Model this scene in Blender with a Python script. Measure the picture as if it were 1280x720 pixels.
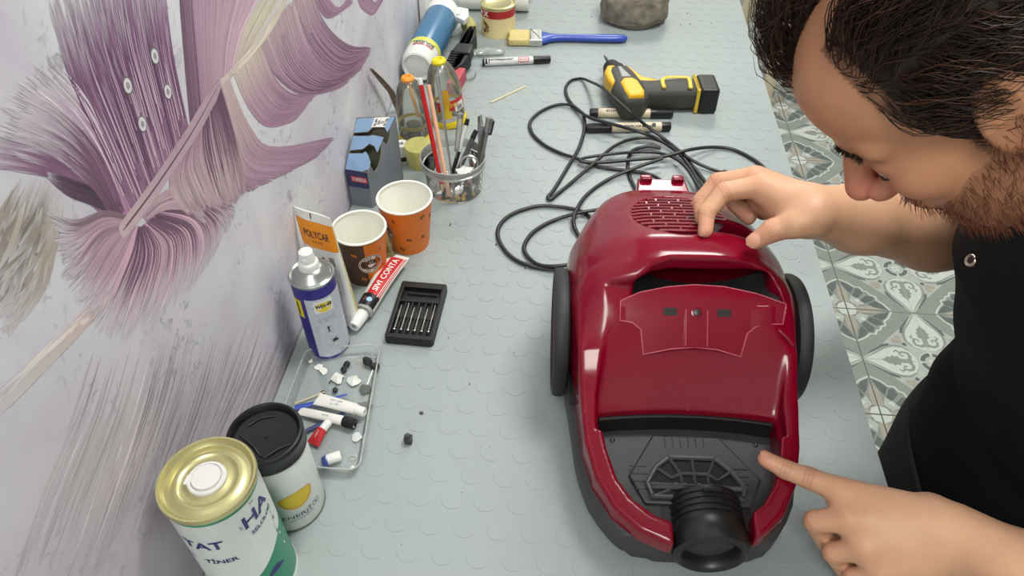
import bpy, bmesh, math, random
import numpy as np
from mathutils import Matrix, Vector

for o in list(bpy.data.objects):
    bpy.data.objects.remove(o)
SC = bpy.context.scene
COL = SC.collection
R = math.radians
# metres; z = 0 is the workbench surface, x = 0 the wall it stands against, the floor is 0.92 below
FLOOR_Z, CEIL_Z = -0.92, 1.75

# ---------------------------------------------------------------- camera
cam_d = bpy.data.cameras.new('camera')
cam_d.sensor_width = 36.0
cam_d.lens = 25.875
cam_d.clip_start = 0.02
cam = bpy.data.objects.new('camera', cam_d)
COL.objects.link(cam)
cam.location = (0.3284, 0.0, 0.70)
cam.rotation_euler = (R(45.471), 0, R(5.224))
SC.camera = cam

# ---------------------------------------------------------------- world, lamps, exposure
world = bpy.data.worlds.new('world')
SC.world = world
world.use_nodes = True
world.node_tree.nodes['Background'].inputs[0].default_value = (0.75, 0.85, 0.9, 1)
world.node_tree.nodes['Background'].inputs[1].default_value = 0.25
def area_lamp(name, loc, sx, sy, watts, color):
    d = bpy.data.lights.new(name, 'AREA')
    d.shape = 'RECTANGLE'; d.size = sx; d.size_y = sy
    d.energy = watts; d.color = color
    o = bpy.data.objects.new(name, d); COL.objects.link(o)
    o.location = loc
    return o
LAMPS = [(0.80, 0.95), (0.60, 2.95), (0.30, -0.70)]
area_lamp('ceiling_light_near', (0.80, 0.95, CEIL_Z - 0.075), 0.56, 0.56, 25, (1.0, 0.985, 0.94))
area_lamp('ceiling_light_far', (0.60, 2.95, CEIL_Z - 0.075), 0.56, 0.56, 24, (1.0, 0.985, 0.94))
area_lamp('fill_light_front', (0.30, -0.70, CEIL_Z - 0.075), 0.56, 0.56, 15, (1.0, 0.985, 0.94))  # unseen fill lamp, added to brighten the face
SC.view_settings.view_transform = 'Standard'
SC.view_settings.look = 'None'
SC.view_settings.gamma = 1.0
SC.view_settings.use_curve_mapping = False
SC.view_settings.exposure = -0.08
# ---------------------------------------------------------------- helpers
def lin(c):
    return tuple(((x / 12.92) if x <= 0.04045 else ((x + 0.055) / 1.055) ** 2.4) for x in c)
def rgb(r, g, b):
    return lin((r / 255.0, g / 255.0, b / 255.0)) + (1.0,)

_M = {}
def mat(name, c, rough=0.5, metal=0.0, var=0.06, scale=60.0, bump=0.0, bscale=None, spec=0.5, coat=0.0, sss=0.0, attr=None, emit=0.0):
    """principled material with a procedural grain; c is sRGB 0-255, or attr names a colour attribute"""
    if name in _M: return _M[name]
    m = bpy.data.materials.new(name); _M[name] = m
    m.use_nodes = True
    nt = m.node_tree; N = nt.nodes; L = nt.links
    b = N['Principled BSDF']
    b.inputs['Roughness'].default_value = rough
    b.inputs['Metallic'].default_value = metal
    b.inputs['Specular IOR Level'].default_value = spec
    b.inputs['Coat Weight'].default_value = coat
    b.inputs['Coat Roughness'].default_value = 0.08
    tc = N.new('ShaderNodeTexCoord')
    nz = N.new('ShaderNodeTexNoise'); nz.inputs['Scale'].default_value = scale; nz.inputs['Detail'].default_value = 4
    L.new(tc.outputs['Object'], nz.inputs['Vector'])
    hs = N.new('ShaderNodeHueSaturation')
    mr = N.new('ShaderNodeMapRange')
    mr.inputs['From Min'].default_value = 0.25; mr.inputs['From Max'].default_value = 0.75
    mr.inputs['To Min'].default_value = 1 - var; mr.inputs['To Max'].default_value = 1 + var
    L.new(nz.outputs['Fac'], mr.inputs['Value']); L.new(mr.outputs['Result'], hs.inputs['Value'])
    if attr:
        at = N.new('ShaderNodeAttribute'); at.attribute_name = attr
        L.new(at.outputs['Color'], hs.inputs['Color'])
    else:
        hs.inputs['Color'].default_value = rgb(*c)
    L.new(hs.outputs['Color'], b.inputs['Base Color'])
    if sss:
        b.inputs['Subsurface Weight'].default_value = sss
        b.inputs['Subsurface Radius'].default_value = (0.9, 0.35, 0.2)
        b.inputs['Subsurface Scale'].default_value = 0.006
    if bump:
        bz = N.new('ShaderNodeTexNoise'); bz.inputs['Scale'].default_value = bscale or scale; bz.inputs['Detail'].default_value = 5
        L.new(tc.outputs['Object'], bz.inputs['Vector'])
        bp = N.new('ShaderNodeBump'); bp.inputs['Strength'].default_value = min(1.0, bump); bp.inputs['Distance'].default_value = 0.001
        L.new(bz.outputs['Fac'], bp.inputs['Height']); L.new(bp.outputs['Normal'], b.inputs['Normal'])
    if emit:
        b.inputs['Emission Color'].default_value = rgb(*c); b.inputs['Emission Strength'].default_value = emit
    return m

def clear(name, tint, body=0.15, rough=0.06, bodyc=None):
    """thin clear plastic: passes light, keeps a faint milky body and a gloss"""
    if name in _M: return _M[name]
    m = bpy.data.materials.new(name); _M[name] = m
    m.use_nodes = True
    nt = m.node_tree; N = nt.nodes; L = nt.links
    out = N['Material Output']; b = N['Principled BSDF']
    b.inputs['Base Color'].default_value = rgb(*(bodyc or (225, 230, 228)))
    b.inputs['Roughness'].default_value = rough + 0.1
    tr = N.new('ShaderNodeBsdfTransparent'); tr.inputs['Color'].default_value = rgb(*tint)
    m1 = N.new('ShaderNodeMixShader')
    nz = N.new('ShaderNodeTexNoise'); nz.inputs['Scale'].default_value = 45
    tc = N.new('ShaderNodeTexCoord'); L.new(tc.outputs['Object'], nz.inputs['Vector'])
    mr = N.new('ShaderNodeMapRange'); mr.inputs['To Min'].default_value = body * 0.6; mr.inputs['To Max'].default_value = body * 1.4
    L.new(nz.outputs['Fac'], mr.inputs['Value']); L.new(mr.outputs['Result'], m1.inputs['Fac'])
    L.new(tr.outputs[0], m1.inputs[1]); L.new(b.outputs[0], m1.inputs[2])
    gl = N.new('ShaderNodeBsdfGlossy'); gl.inputs['Roughness'].default_value = rough
    fr = N.new('ShaderNodeFresnel'); fr.inputs['IOR'].default_value = 1.45
    m2 = N.new('ShaderNodeMixShader')
    L.new(fr.outputs[0], m2.inputs['Fac']); L.new(m1.outputs[0], m2.inputs[1]); L.new(gl.outputs[0], m2.inputs[2])
    L.new(m2.outputs[0], out.inputs['Surface'])
    return m

def frame(o, xdir, zdir=(0, 0, 1)):
    """matrix with local x along xdir, local z as near zdir as it can be"""
    x = Vector(xdir).normalized(); z = Vector(zdir); y = z.cross(x)
    if y.length < 1e-6: y = Vector((0, 1, 0)).cross(x)
    y.normalize(); z = x.cross(y)
    return Matrix(((x.x, y.x, z.x, o[0]), (x.y, y.y, z.y, o[1]), (x.z, y.z, z.z, o[2]), (0, 0, 0, 1)))
def T(x=0, y=0, z=0, rx=0, ry=0, rz=0):
    from mathutils import Euler
    return Matrix.Translation((x, y, z)) @ Euler((R(rx), R(ry), R(rz))).to_matrix().to_4x4()

class MB:
    def __init__(s): s.v = []; s.f = []; s.m = []; s.wn = False
    def add(s, vs, fs, mi=0, M=None):
        n = len(s.v)
        if M is not None: vs = [tuple(M @ Vector(p)) for p in vs]
        s.v.extend(tuple(p) for p in vs)
        for i, f in enumerate(fs):
            s.f.append(tuple(n + k for k in f)); s.m.append(mi[i] if isinstance(mi, (list, tuple)) else mi)
        return s
    def box(s, c, d, mi=0, bev=0.0, M=None, seg=2):
        if bev: s.wn = True
        bm = bmesh.new(); bmesh.ops.create_cube(bm, size=1.0)
        for v in bm.verts: v.co = Vector((v.co.x * d[0], v.co.y * d[1], v.co.z * d[2]))
        if bev: bmesh.ops.bevel(bm, geom=bm.edges[:], offset=min(bev, min(d) * 0.49), segments=seg, profile=0.5, affect='EDGES')
        bm.verts.index_update()
        vs = [(v.co.x + c[0], v.co.y + c[1], v.co.z + c[2]) for v in bm.verts]; fs = [[v.index for v in f.verts] for f in bm.faces]
        bm.free(); return s.add(vs, fs, mi, M)
    def lathe(s, prof, n=32, mi=0, M=None, wob=None):
        """prof: (radius, z) or (radius, z, material) from bottom to top; radius 0 closes"""
        vs = []; fs = []; ms = []; rings = []
        for p in prof:
            if p[0] <= 1e-7:
                rings.append([len(vs)]); vs.append((0, 0, p[1]))
            else:
                rings.append(list(range(len(vs), len(vs) + n)))
                for k in range(n):
                    a = 2 * math.pi * k / n
                    vs.append((p[0] * math.cos(a), p[0] * math.sin(a), p[1]))
        for i in range(len(prof) - 1):
            a, b = rings[i], rings[i + 1]
            mm = prof[i + 1][2] if len(prof[i + 1]) > 2 else mi
            for k in range(n):
                k2 = (k + 1) % n
                if len(a) == 1 and len(b) == 1: continue
                if len(a) == 1: fs.append((a[0], b[k2], b[k]))
                elif len(b) == 1: fs.append((a[k], a[k2], b[0]))
                else: fs.append((a[k], a[k2], b[k2], b[k]))
                ms.append(mm)
        return s.add(vs, fs, ms, M)
    def tube(s, path, r, n=8, mi=0, M=None, flat=1.0, up=None):
        P = [Vector(p) for p in path]; k = len(P)
        rr = r if isinstance(r, (list, tuple)) else [r] * k
        vs = []; fs = []
        u = None
        for i in range(k):
            t = (P[min(i + 1, k - 1)] - P[max(i - 1, 0)]).normalized()
            if up is not None: u = Vector(up)
            elif u is None: u = Vector((0, 0, 1)) if abs(t.z) < 0.9 else Vector((1, 0, 0))
            u = (u - t * u.dot(t))
            if u.length < 1e-6: u = t.orthogonal()
            u.normalize(); w = t.cross(u)
            for j in range(n):
                a = 2 * math.pi * j / n
                vs.append(P[i] + (w * math.cos(a) + u * math.sin(a) * flat) * rr[i])
        for i in range(k - 1):
            for j in range(n):
                j2 = (j + 1) % n
                fs.append((i * n + j, i * n + j2, (i + 1) * n + j2, (i + 1) * n + j))
        fs.append(tuple(range(n - 1, -1, -1))); fs.append(tuple(range((k - 1) * n, k * n)))
        return s.add(vs, fs, mi, M)
    def prism(s, out, z0, z1, mi=0, M=None, top=None, side=None):
        """extrude a 2-D outline; bevel-free"""
        n = len(out)
        vs = [(p[0], p[1], z0) for p in out] + [(p[0], p[1], z1) for p in out]
        a = sum(out[i][0] * out[(i + 1) % n][1] - out[(i + 1) % n][0] * out[i][1] for i in range(n))
        idx = list(range(n)) if a > 0 else list(range(n - 1, -1, -1))
        fs = [tuple(reversed(idx)), tuple(n + i for i in idx)]; ms = [mi, mi if top is None else top]
        for q in range(n):
            i, j = idx[q], idx[(q + 1) % n]
            fs.append((i, j, n + j, n + i)); ms.append(mi if side is None else side)
        return s.add(vs, fs, ms, M)
    def loft(s, rings, mi=0, M=None, caps=True, closed=True):
        n = len(rings[0]); vs = [p for r in rings for p in r]; fs = []
        for i in range(len(rings) - 1):
            for j in range(n if closed else n - 1):
                j2 = (j + 1) % n
                fs.append((i * n + j, i * n + j2, (i + 1) * n + j2, (i + 1) * n + j))
        if caps and closed:
            fs.append(tuple(range(n - 1, -1, -1))); fs.append(tuple(range((len(rings) - 1) * n, len(rings) * n)))
        return s.add(vs, fs, mi, M)
    def build(s, name, mats, parent=None, loc=(0, 0, 0), rot=(0, 0, 0), smooth=40, label=None, fixn=True):
        me = bpy.data.meshes.new(name)
        me.from_pydata(s.v, [], s.f); 
        for m in (mats if isinstance(mats, (list, tuple)) else [mats]): me.materials.append(m)
        me.polygons.foreach_set('material_index', s.m)
        if fixn:
            bm = bmesh.new(); bm.from_mesh(me); bmesh.ops.recalc_face_normals(bm, faces=bm.faces[:]); bm.to_mesh(me); bm.free()
        if smooth:
            me.polygons.foreach_set('use_smooth', [True] * len(me.polygons))
            me.set_sharp_from_angle(angle=R(smooth))
        me.update()
        o = bpy.data.objects.new(name, me); COL.objects.link(o)
        o.location = loc; o.rotation_euler = rot
        if parent: o.parent = parent
        if label: o['label'] = label
        if s.wn and smooth:
            w = o.modifiers.new('weighted_normal', 'WEIGHTED_NORMAL'); w.keep_sharp = True
        if name in ('lettering', 'print', 'logo', 'green_print', 'label', 'sticker', 'front_print', 'lens_print'): o['kind'] = 'stuff'
        return o

def tag(o, label, cat, group=None):
    o['label'] = label; o['category'] = cat
    if group: o['group'] = group
    return o
def thing(name, label, cat, loc=(0, 0, 0), rz=0.0, group=None):
    o = bpy.data.objects.new(name, None); COL.objects.link(o)
    o.empty_display_size = 0.02
    o.location = loc; o.rotation_euler = (0, 0, R(rz))
    return tag(o, label, cat, group)
def struct(o, kind='structure'):
    o['kind'] = kind; return o
def copy_thing(root, loc, rz, label, group=None):
    c = root.copy(); COL.objects.link(c); c.location = loc; c.rotation_euler = (0, 0, R(rz)); c['label'] = label
    if group: c['group'] = group
    for ch in list(root.children):
        d = ch.copy(); COL.objects.link(d); d.parent = c
        for g in ch.children:
            e = g.copy(); COL.objects.link(e); e.parent = d
    return c

def text_geo(t, size, align='CENTER', sx=1.0, bold=0.0, shear=0.0):
    cu = bpy.data.curves.new('lettering', 'FONT'); cu.body = t; cu.size = size
    cu.align_x = align; cu.align_y = 'CENTER'; cu.resolution_u = 2; cu.fill_mode = 'BOTH'; cu.offset = bold; cu.shear = shear
    o = bpy.data.objects.new('lettering', cu)
    me = bpy.data.meshes.new_from_object(o)
    vs = [(v.co.x * sx, v.co.y) for v in me.vertices]; fs = [tuple(p.vertices) for p in me.polygons]
    bpy.data.objects.remove(o); bpy.data.curves.remove(cu); bpy.data.meshes.remove(me)
    return vs, fs
def print_on(mb, vs, fs, mp, mi=0):
    """lay flat print (2-D) on a surface through mp(x, y) -> point"""
    mb.add([mp(x, y) for x, y in vs], fs, mi)
def cyl_map(r, a0, z0, up=1, lift=0.0003, taper=0.0):
    """a0 in degrees; x runs to the right seen from outside"""
    def f(x, y):
        z = z0 + y; rr = r + lift + taper * z
        a = R(a0) + x / rr
        return (rr * math.cos(a), rr * math.sin(a), z)
    return f
def grid2(x0, x1, y0, y1, nx, ny):
    vs = [(x0 + (x1 - x0) * i / nx, y0 + (y1 - y0) * j / ny) for j in range(ny + 1) for i in range(nx + 1)]
    fs = [(j * (nx + 1) + i, j * (nx + 1) + i + 1, (j + 1) * (nx + 1) + i + 1, (j + 1) * (nx + 1) + i) for j in range(ny) for i in range(nx)]
    return vs, fs
def disc2(r, n=20, rx=1.0, cx=0, cy=0, rot=0.0):
    pts = []
    for k in range(n):
        a = 2 * math.pi * k / n; x, y = r * rx * math.cos(a), r * math.sin(a)
        pts.append((cx + x * math.cos(rot) - y * math.sin(rot), cy + x * math.sin(rot) + y * math.cos(rot)))
    return [(cx, cy)] + pts, [(0, 1 + k, 1 + (k + 1) % n) for k in range(n)]
def ring2(r0, r1, n=28, cx=0, cy=0):
    vs = []
    for k in range(n):
        a = 2 * math.pi * k / n
        vs += [(cx + r0 * math.cos(a), cy + r0 * math.sin(a)), (cx + r1 * math.cos(a), cy + r1 * math.sin(a))]
    return vs, [(2 * k, 2 * k + 1, 2 * ((k + 1) % n) + 1, 2 * ((k + 1) % n)) for k in range(n)]
def spline(pts, per=8):
    """Catmull-Rom through pts"""
    P = [Vector(p) for p in pts]; P = [2 * P[0] - P[1]] + P + [2 * P[-1] - P[-2]]; out = []
    for i in range(1, len(P) - 2):
        for k in range(per):
            t = k / per; a, b, c, d = P[i - 1], P[i], P[i + 1], P[i + 2]
            out.append(0.5 * ((2 * b) + (c - a) * t + (2 * a - 5 * b + 4 * c - d) * t * t + (3 * b - a - 3 * c + d) * t ** 3))
    out.append(P[-2]); return out

# ---------------------------------------------------------------- the room
def slab(name, c, d, m, bev=0.0):
    return struct(MB().box(c, d, 0, bev).build(name, m))
m_plain = mat('painted_plaster', (205, 206, 200), 0.85, var=0.03, scale=8)
m_ceil = mat('white_ceiling_paint', (235, 235, 230), 0.9, var=0.02, scale=8)
X1, Y0, Y1 = 2.3, -1.1, 3.7
H = CEIL_Z - FLOOR_Z
ceiling = slab('ceiling', ((X1) / 2, (Y0 + Y1) / 2, CEIL_Z + 0.05), (X1 + 0.2, Y1 - Y0 + 0.2, 0.1), m_ceil)
slab('wall_back', (X1 / 2, Y1 + 0.05, FLOOR_Z + H / 2), (X1 + 0.2, 0.1, H), m_plain)
slab('wall_front', (X1 / 2, Y0 - 0.05, FLOOR_Z + H / 2), (X1 + 0.2, 0.1, H), m_plain)
slab('wall_right', (X1 + 0.05, (Y0 + Y1) / 2, FLOOR_Z + H / 2), (0.1, Y1 - Y0, H), m_plain)
# wallpaper wall: mottled grey-lilac plaster print
def wallpaper():
    m = bpy.data.materials.new('wallpaper_plaster_print'); m.use_nodes = True
    nt = m.node_tree; N = nt.nodes; L = nt.links; b = N['Principled BSDF']
    b.inputs['Roughness'].default_value = 0.55
    g = N.new('ShaderNodeNewGeometry')
    def noise(scale, detail, vec=None, dist=0.0):
        n = N.new('ShaderNodeTexNoise'); n.inputs['Scale'].default_value = scale; n.inputs['Detail'].default_value = detail
        n.inputs['Distortion'].default_value = dist; L.new(vec or g.outputs['Position'], n.inputs['Vector']); return n
    def ramp(src, stops):
        r = N.new('ShaderNodeValToRGB'); e = r.color_ramp.elements
        e[0].position, e[0].color = stops[0]; e[1].position, e[1].color = stops[-1]
        for p, c in stops[1:-1]:
            q = e.new(p); q.color = c
        L.new(src, r.inputs['Fac']); return r
    def mix(a, bcol, fac):
        x = N.new('ShaderNodeMix'); x.data_type = 'RGBA'
        L.new(a, x.inputs[6])
        if hasattr(bcol, 'is_linked'): L.new(bcol, x.inputs[7])
        else: x.inputs[7].default_value = bcol
        L.new(fac, x.inputs[0]); return x.outputs[2]
    base = ramp(noise(7, 6, dist=0.6).outputs['Fac'], [(0.3, rgb(194, 190, 205)), (0.5, rgb(211, 210, 219)), (0.72, rgb(225, 227, 231))])
    # broad tonal drift: greyer and pinker towards the near low corner
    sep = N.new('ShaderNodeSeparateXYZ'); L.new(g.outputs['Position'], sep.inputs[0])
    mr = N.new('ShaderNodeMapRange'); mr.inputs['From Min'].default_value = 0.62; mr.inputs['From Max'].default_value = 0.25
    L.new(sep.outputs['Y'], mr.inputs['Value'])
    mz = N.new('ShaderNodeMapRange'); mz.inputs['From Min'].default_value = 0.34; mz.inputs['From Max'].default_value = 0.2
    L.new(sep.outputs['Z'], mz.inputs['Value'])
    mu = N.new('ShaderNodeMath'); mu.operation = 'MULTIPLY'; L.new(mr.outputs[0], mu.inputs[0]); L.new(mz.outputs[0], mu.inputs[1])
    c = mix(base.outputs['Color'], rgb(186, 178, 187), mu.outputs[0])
    fine = ramp(noise(90, 5, dist=1.0).outputs['Fac'], [(0.55, (0, 0, 0, 1)), (0.68, (1, 1, 1, 1))])
    patch = ramp(noise(11, 3).outputs['Fac'], [(0.46, (0, 0, 0, 1)), (0.62, (0.75, 0.75, 0.75, 1))])
    mm = N.new('ShaderNodeMath'); mm.operation = 'MULTIPLY'; L.new(fine.outputs['Color'], mm.inputs[0]); L.new(patch.outputs['Color'], mm.inputs[1])
    c = mix(c, rgb(152, 148, 162), mm.outputs[0])
    L.new(c, b.inputs['Base Color'])
    bp = N.new('ShaderNodeBump'); bp.inputs['Strength'].default_value = 0.08; bp.inputs['Distance'].default_value = 0.001
    L.new(noise(260, 3).outputs['Fac'], bp.inputs['Height']); L.new(bp.outputs['Normal'], b.inputs['Normal'])
    return m
wall_left = slab('wall_left', (-0.05, (Y0 + Y1) / 2, FLOOR_Z + H / 2), (0.1, Y1 - Y0, H), wallpaper())

# printed feather on the wallpaper: every barb is a flat strip laid on the wall (y, z)
GUIDES = {
    'plume_upper': [[(0.414, 0.342), (0.412, 0.403), (0.411, 0.453), (0.419, 0.499)], [(0.436, 0.343), (0.442, 0.407), (0.447, 0.458), (0.458, 0.500)], [(0.466, 0.343), (0.476, 0.403), (0.485, 0.451), (0.505, 0.501)], [(0.495, 0.346), (0.506, 0.400), (0.516, 0.442), (0.536, 0.486)], [(0.521, 0.350), (0.529, 0.387), (0.540, 0.424), (0.561, 0.470)]],
    'left_dark': [[(0.393, 0.349), (0.374, 0.392), (0.353, 0.425), (0.314, 0.460)], [(0.394, 0.349), (0.382, 0.394), (0.364, 0.431), (0.326, 0.473)]],
    'ruffle': [[(0.421, 0.337), (0.446, 0.335), (0.475, 0.321), (0.498, 0.282)], [(0.423, 0.332), (0.449, 0.322), (0.476, 0.300), (0.494, 0.267)]],
    'plume_left': [[(0.393, 0.349), (0.384, 0.394), (0.364, 0.431), (0.332, 0.463)], [(0.397, 0.347), (0.394, 0.400), (0.375, 0.442), (0.343, 0.476)], [(0.403, 0.345), (0.406, 0.403), (0.393, 0.446), (0.370, 0.482)], [(0.412, 0.343), (0.420, 0.397), (0.418, 0.441), (0.403, 0.480)]],
    'vane_top': [[(0.525, 0.347), (0.547, 0.392), (0.571, 0.437), (0.584, 0.458)], [(0.554, 0.349), (0.576, 0.392), (0.594, 0.427), (0.607, 0.449)], [(0.589, 0.352), (0.609, 0.383), (0.633, 0.410), (0.654, 0.431)], [(0.626, 0.352), (0.661, 0.370), (0.710, 0.381), (0.759, 0.390)]],
    'vane_cream': [[(0.630, 0.351), (0.664, 0.368), (0.718, 0.377), (0.769, 0.386)], [(0.655, 0.350), (0.707, 0.352), (0.763, 0.358), (0.817, 0.365)]],
    'swirl': [[(0.873, 0.340), (0.900, 0.274), (0.981, 0.202), (1.094, 0.143)], [(0.820, 0.343), (0.839, 0.275), (0.929, 0.191), (1.080, 0.139)], [(0.755, 0.346), (0.774, 0.277), (0.856, 0.207), (1.028, 0.142)], [(0.696, 0.347), (0.721, 0.294), (0.790, 0.233), (0.933, 0.164)]],
    'swirl_low': [[(0.704, 0.345), (0.714, 0.296), (0.757, 0.251), (0.827, 0.214)], [(0.662, 0.347), (0.673, 0.301), (0.711, 0.255), (0.807, 0.216)], [(0.627, 0.348), (0.638, 0.304), (0.669, 0.263), (0.750, 0.223)]],
    'swirl_top': [[(0.881, 0.337), (0.887, 0.304), (0.925, 0.270), (1.039, 0.242)], [(0.914, 0.324), (0.937, 0.288), (0.974, 0.261), (1.030, 0.258)]],
    'swirl_tip': [[(1.055, 0.244), (1.074, 0.217), (1.129, 0.183), (1.209, 0.175)], [(1.101, 0.237), (1.123, 0.211), (1.156, 0.190), (1.204, 0.188)]],
    'wing': [[(0.613, 0.352), (0.628, 0.286), (0.673, 0.231), (0.863, 0.123)], [(0.606, 0.353), (0.609, 0.293), (0.639, 0.239), (0.787, 0.143)], [(0.598, 0.353), (0.594, 0.297), (0.606, 0.250), (0.688, 0.188)], [(0.590, 0.353), (0.577, 0.302), (0.572, 0.261), (0.589, 0.234)]],
    'cone': [[(0.595, 0.355), (0.594, 0.308), (0.590, 0.273), (0.583, 0.238)], [(0.581, 0.352), (0.577, 0.314), (0.568, 0.279), (0.558, 0.242)], [(0.559, 0.348), (0.546, 0.321), (0.539, 0.285), (0.538, 0.251)], [(0.536, 0.346), (0.509, 0.325), (0.508, 0.295), (0.510, 0.273)], [(0.516, 0.344), (0.475, 0.338), (0.466, 0.318), (0.477, 0.292)]],
    'fan': [[(0.409, 0.344), (0.385, 0.369), (0.357, 0.383), (0.338, 0.405)], [(0.408, 0.341), (0.377, 0.359), (0.345, 0.362), (0.324, 0.364)], [(0.410, 0.337), (0.382, 0.334), (0.347, 0.329), (0.322, 0.326)], [(0.414, 0.332), (0.400, 0.310), (0.365, 0.297), (0.332, 0.287)], [(0.422, 0.331), (0.436, 0.295), (0.411, 0.273), (0.372, 0.261)], [(0.431, 0.331), (0.469, 0.285), (0.460, 0.256), (0.424, 0.241)], [(0.440, 0.332), (0.493, 0.285), (0.505, 0.250), (0.479, 0.232)], [(0.450, 0.332), (0.497, 0.298), (0.543, 0.254), (0.561, 0.233)]],
    'strokes': [[(0.319, 0.302), (0.270, 0.282), (0.207, 0.266), (0.154, 0.245)], [(0.380, 0.243), (0.320, 0.214), (0.259, 0.196), (0.183, 0.175)], [(0.454, 0.177), (0.384, 0.149), (0.318, 0.133), (0.245, 0.118)], [(0.538, 0.099), (0.464, 0.085), (0.384, 0.084), (0.319, 0.076)], [(0.660, -0.014), (0.588, -0.013), (0.517, -0.012), (0.458, 0.006)]],
    'smudge': [[(0.337, 0.439), (0.313, 0.430), (0.289, 0.420), (0.270, 0.412)], [(0.355, 0.421), (0.325, 0.408), (0.295, 0.399), (0.263, 0.390)], [(0.365, 0.406), (0.335, 0.387), (0.302, 0.375), (0.262, 0.374)]],
    'quill': [[(0.390, 0.345), (0.451, 0.344), (0.525, 0.347), (0.595, 0.355)]],
    'quill_top': [[(0.595, 0.355), (0.656, 0.347), (0.727, 0.345), (0.830, 0.357)]],
    'quill_low': [[(0.391, 0.313), (0.326, 0.324), (0.273, 0.335), (0.217, 0.348)]],
    'leaf': [[(0.400, 0.354), (0.390, 0.382), (0.371, 0.407), (0.355, 0.426)], [(0.399, 0.353), (0.378, 0.382), (0.362, 0.402), (0.353, 0.423)]],
    'drops': [[(0.511, 0.425), (0.465, 0.425), (0.511, 0.394), (0.464, 0.393)]],
}
def build_mural():
    rng = np.random.default_rng(5)
    V = []; F = []; C = []
    layer = [0]
    def at_guides(g, t, s):
        g = np.array(g, float); k = len(g)
        # across guides: linear; along: Bezier-like Catmull on 4 points
        x = t * (k - 1); i = min(int(x), k - 2) if k > 1 else 0; w = x - i
        P = g[i] * (1 - w) + g[i + 1] * w if k > 1 else g[0]
        s = np.atleast_1d(s)[:, None] * 3
        Pe = np.vstack([2 * P[0] - P[1], P, 2 * P[3] - P[2]])
        j = np.minimum(s.astype(int), 2); u = s - j; j = j[:, 0]
        a, b, c, d = Pe[j], Pe[j + 1], Pe[j + 2], Pe[j + 3]
        return 0.5 * (2 * b + (c - a) * u + (2 * a - 5 * b + 4 * c - d) * u ** 2 + (3 * b - a - 3 * c + d) * u ** 3)
    def strip(pts, wid, col):
        n = len(pts); d = np.gradient(pts, axis=0); d /= np.linalg.norm(d, axis=1)[:, None] + 1e-9
        nrm = np.stack([-d[:, 1], d[:, 0]], 1)
        x = 0.0002 + layer[0] * 5e-8; layer[0] += 1
        b = len(V)
        for k in range(n):
            for sg in (-0.5, 0.5):
                q = pts[k] + nrm[k] * wid[k] * sg
                V.append((x, q[0], q[1])); C.append(col[k])
        for k in range(n - 1): F.append((b + 2 * k, b + 2 * k + 1, b + 2 * k + 3, b + 2 * k + 2))
    def fill(key, n, w, ramp_s, jit=0.10, t0=0.0, t1=1.0, length=(0.75, 1.0), s0=(0.0, 0.05), fade=0.25, wav=0.0015, wallc=(204, 202, 210), cross=None, order=None, seg=14, taper=0.35, both=False):
        g = GUIDES[key]; cols = np.array([rgb(*c)[:3] for c in ramp_s]); wc = np.array(rgb(*wallc)[:3])
        ts = rng.uniform(t0, t1, n)
        if order: ts = np.sort(ts)[::order]
        for t in ts:
            a = rng.uniform(*s0); e = rng.uniform(*length); s = np.linspace(a, e, seg)
            p = at_guides(g, t, s)
            ph, fr = rng.uniform(0, 6.3), rng.uniform(3, 8)
            d = np.gradient(p, axis=0); d /= np.linalg.norm(d, axis=1)[:, None] + 1e-9
            p = p + np.stack([-d[:, 1], d[:, 0]], 1) * (np.sin(s * fr + ph) * wav * s)[:, None]
            q = s * (len(cols) - 1); i = np.minimum(q.astype(int), len(cols) - 2); f = (q - i)[:, None]
            c = cols[i] * (1 - f) + cols[i + 1] * f
            if cross is not None:
                cc = np.array([rgb(*k)[:3] for k in cross]); xq = t * (len(cc) - 1); xi = min(int(xq), len(cc) - 2)
                c = c * (cc[xi] * (1 - xq + xi) + cc[xi + 1] * (xq - xi)) / cc.mean()
            v = rng.normal(1.0, jit); 
            if rng.random() < 0.10: v *= 0.68
            elif rng.random() < 0.08: v *= 1.35
            c = np.clip(c * max(0.3, v) * 1.06, 0, 1)
            u = (s - a) / (e - a)
            if fade: 
                k = np.clip((u - 1 + fade) / fade, 0, 1)[:, None] * 0.85
                c = c * (1 - k) + wc * k
            ww = w * rng.uniform(0.5, 1.4) * (1 - (1 - taper) * u ** 2)
            ww[-1] = w * 0.05
            if both: ww = w * np.sin(np.pi * np.clip(u, 0.02, 0.98)) ** 0.7 * rng.uniform(0.5, 1.3); kb = np.clip(1 - u / 0.3, 0, 1)[:, None] * 0.85; c = c * (1 - kb) + wc * kb
            strip(p, ww, c)
    fill('smudge', 420, 0.0042, [(178, 174, 172), (158, 150, 142), (150, 142, 134), (166, 160, 156)], 0.07, fade=0.5, s0=(0, 0.7), length=(0.5, 1.0), both=True, wav=0.008, cross=[(180, 180, 180), (168, 168, 168), (205, 205, 205)])
    fill('strokes', 240, 0.0022, [(180, 174, 182), (184, 178, 185), (178, 171, 178)], 0.06, s0=(0.0, 0.6), length=(0.4, 1.0), fade=0.5, wallc=(188, 181, 189), both=True)
    fill('strokes', 130, 0.0012, [(128, 120, 128), (144, 136, 144), (164, 156, 164)], 0.14, s0=(0.0, 0.65), length=(0.3, 1.0), fade=0.5, wallc=(188, 181, 189), t0=0.25, both=True)
    fill('quill_low', 60, 0.007, [(196, 160, 172), (198, 182, 180), (196, 190, 186), (186, 182, 184)], 0.02, t0=0, t1=1, fade=0.3, length=(0.85, 1.0), wav=0.006)
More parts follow.
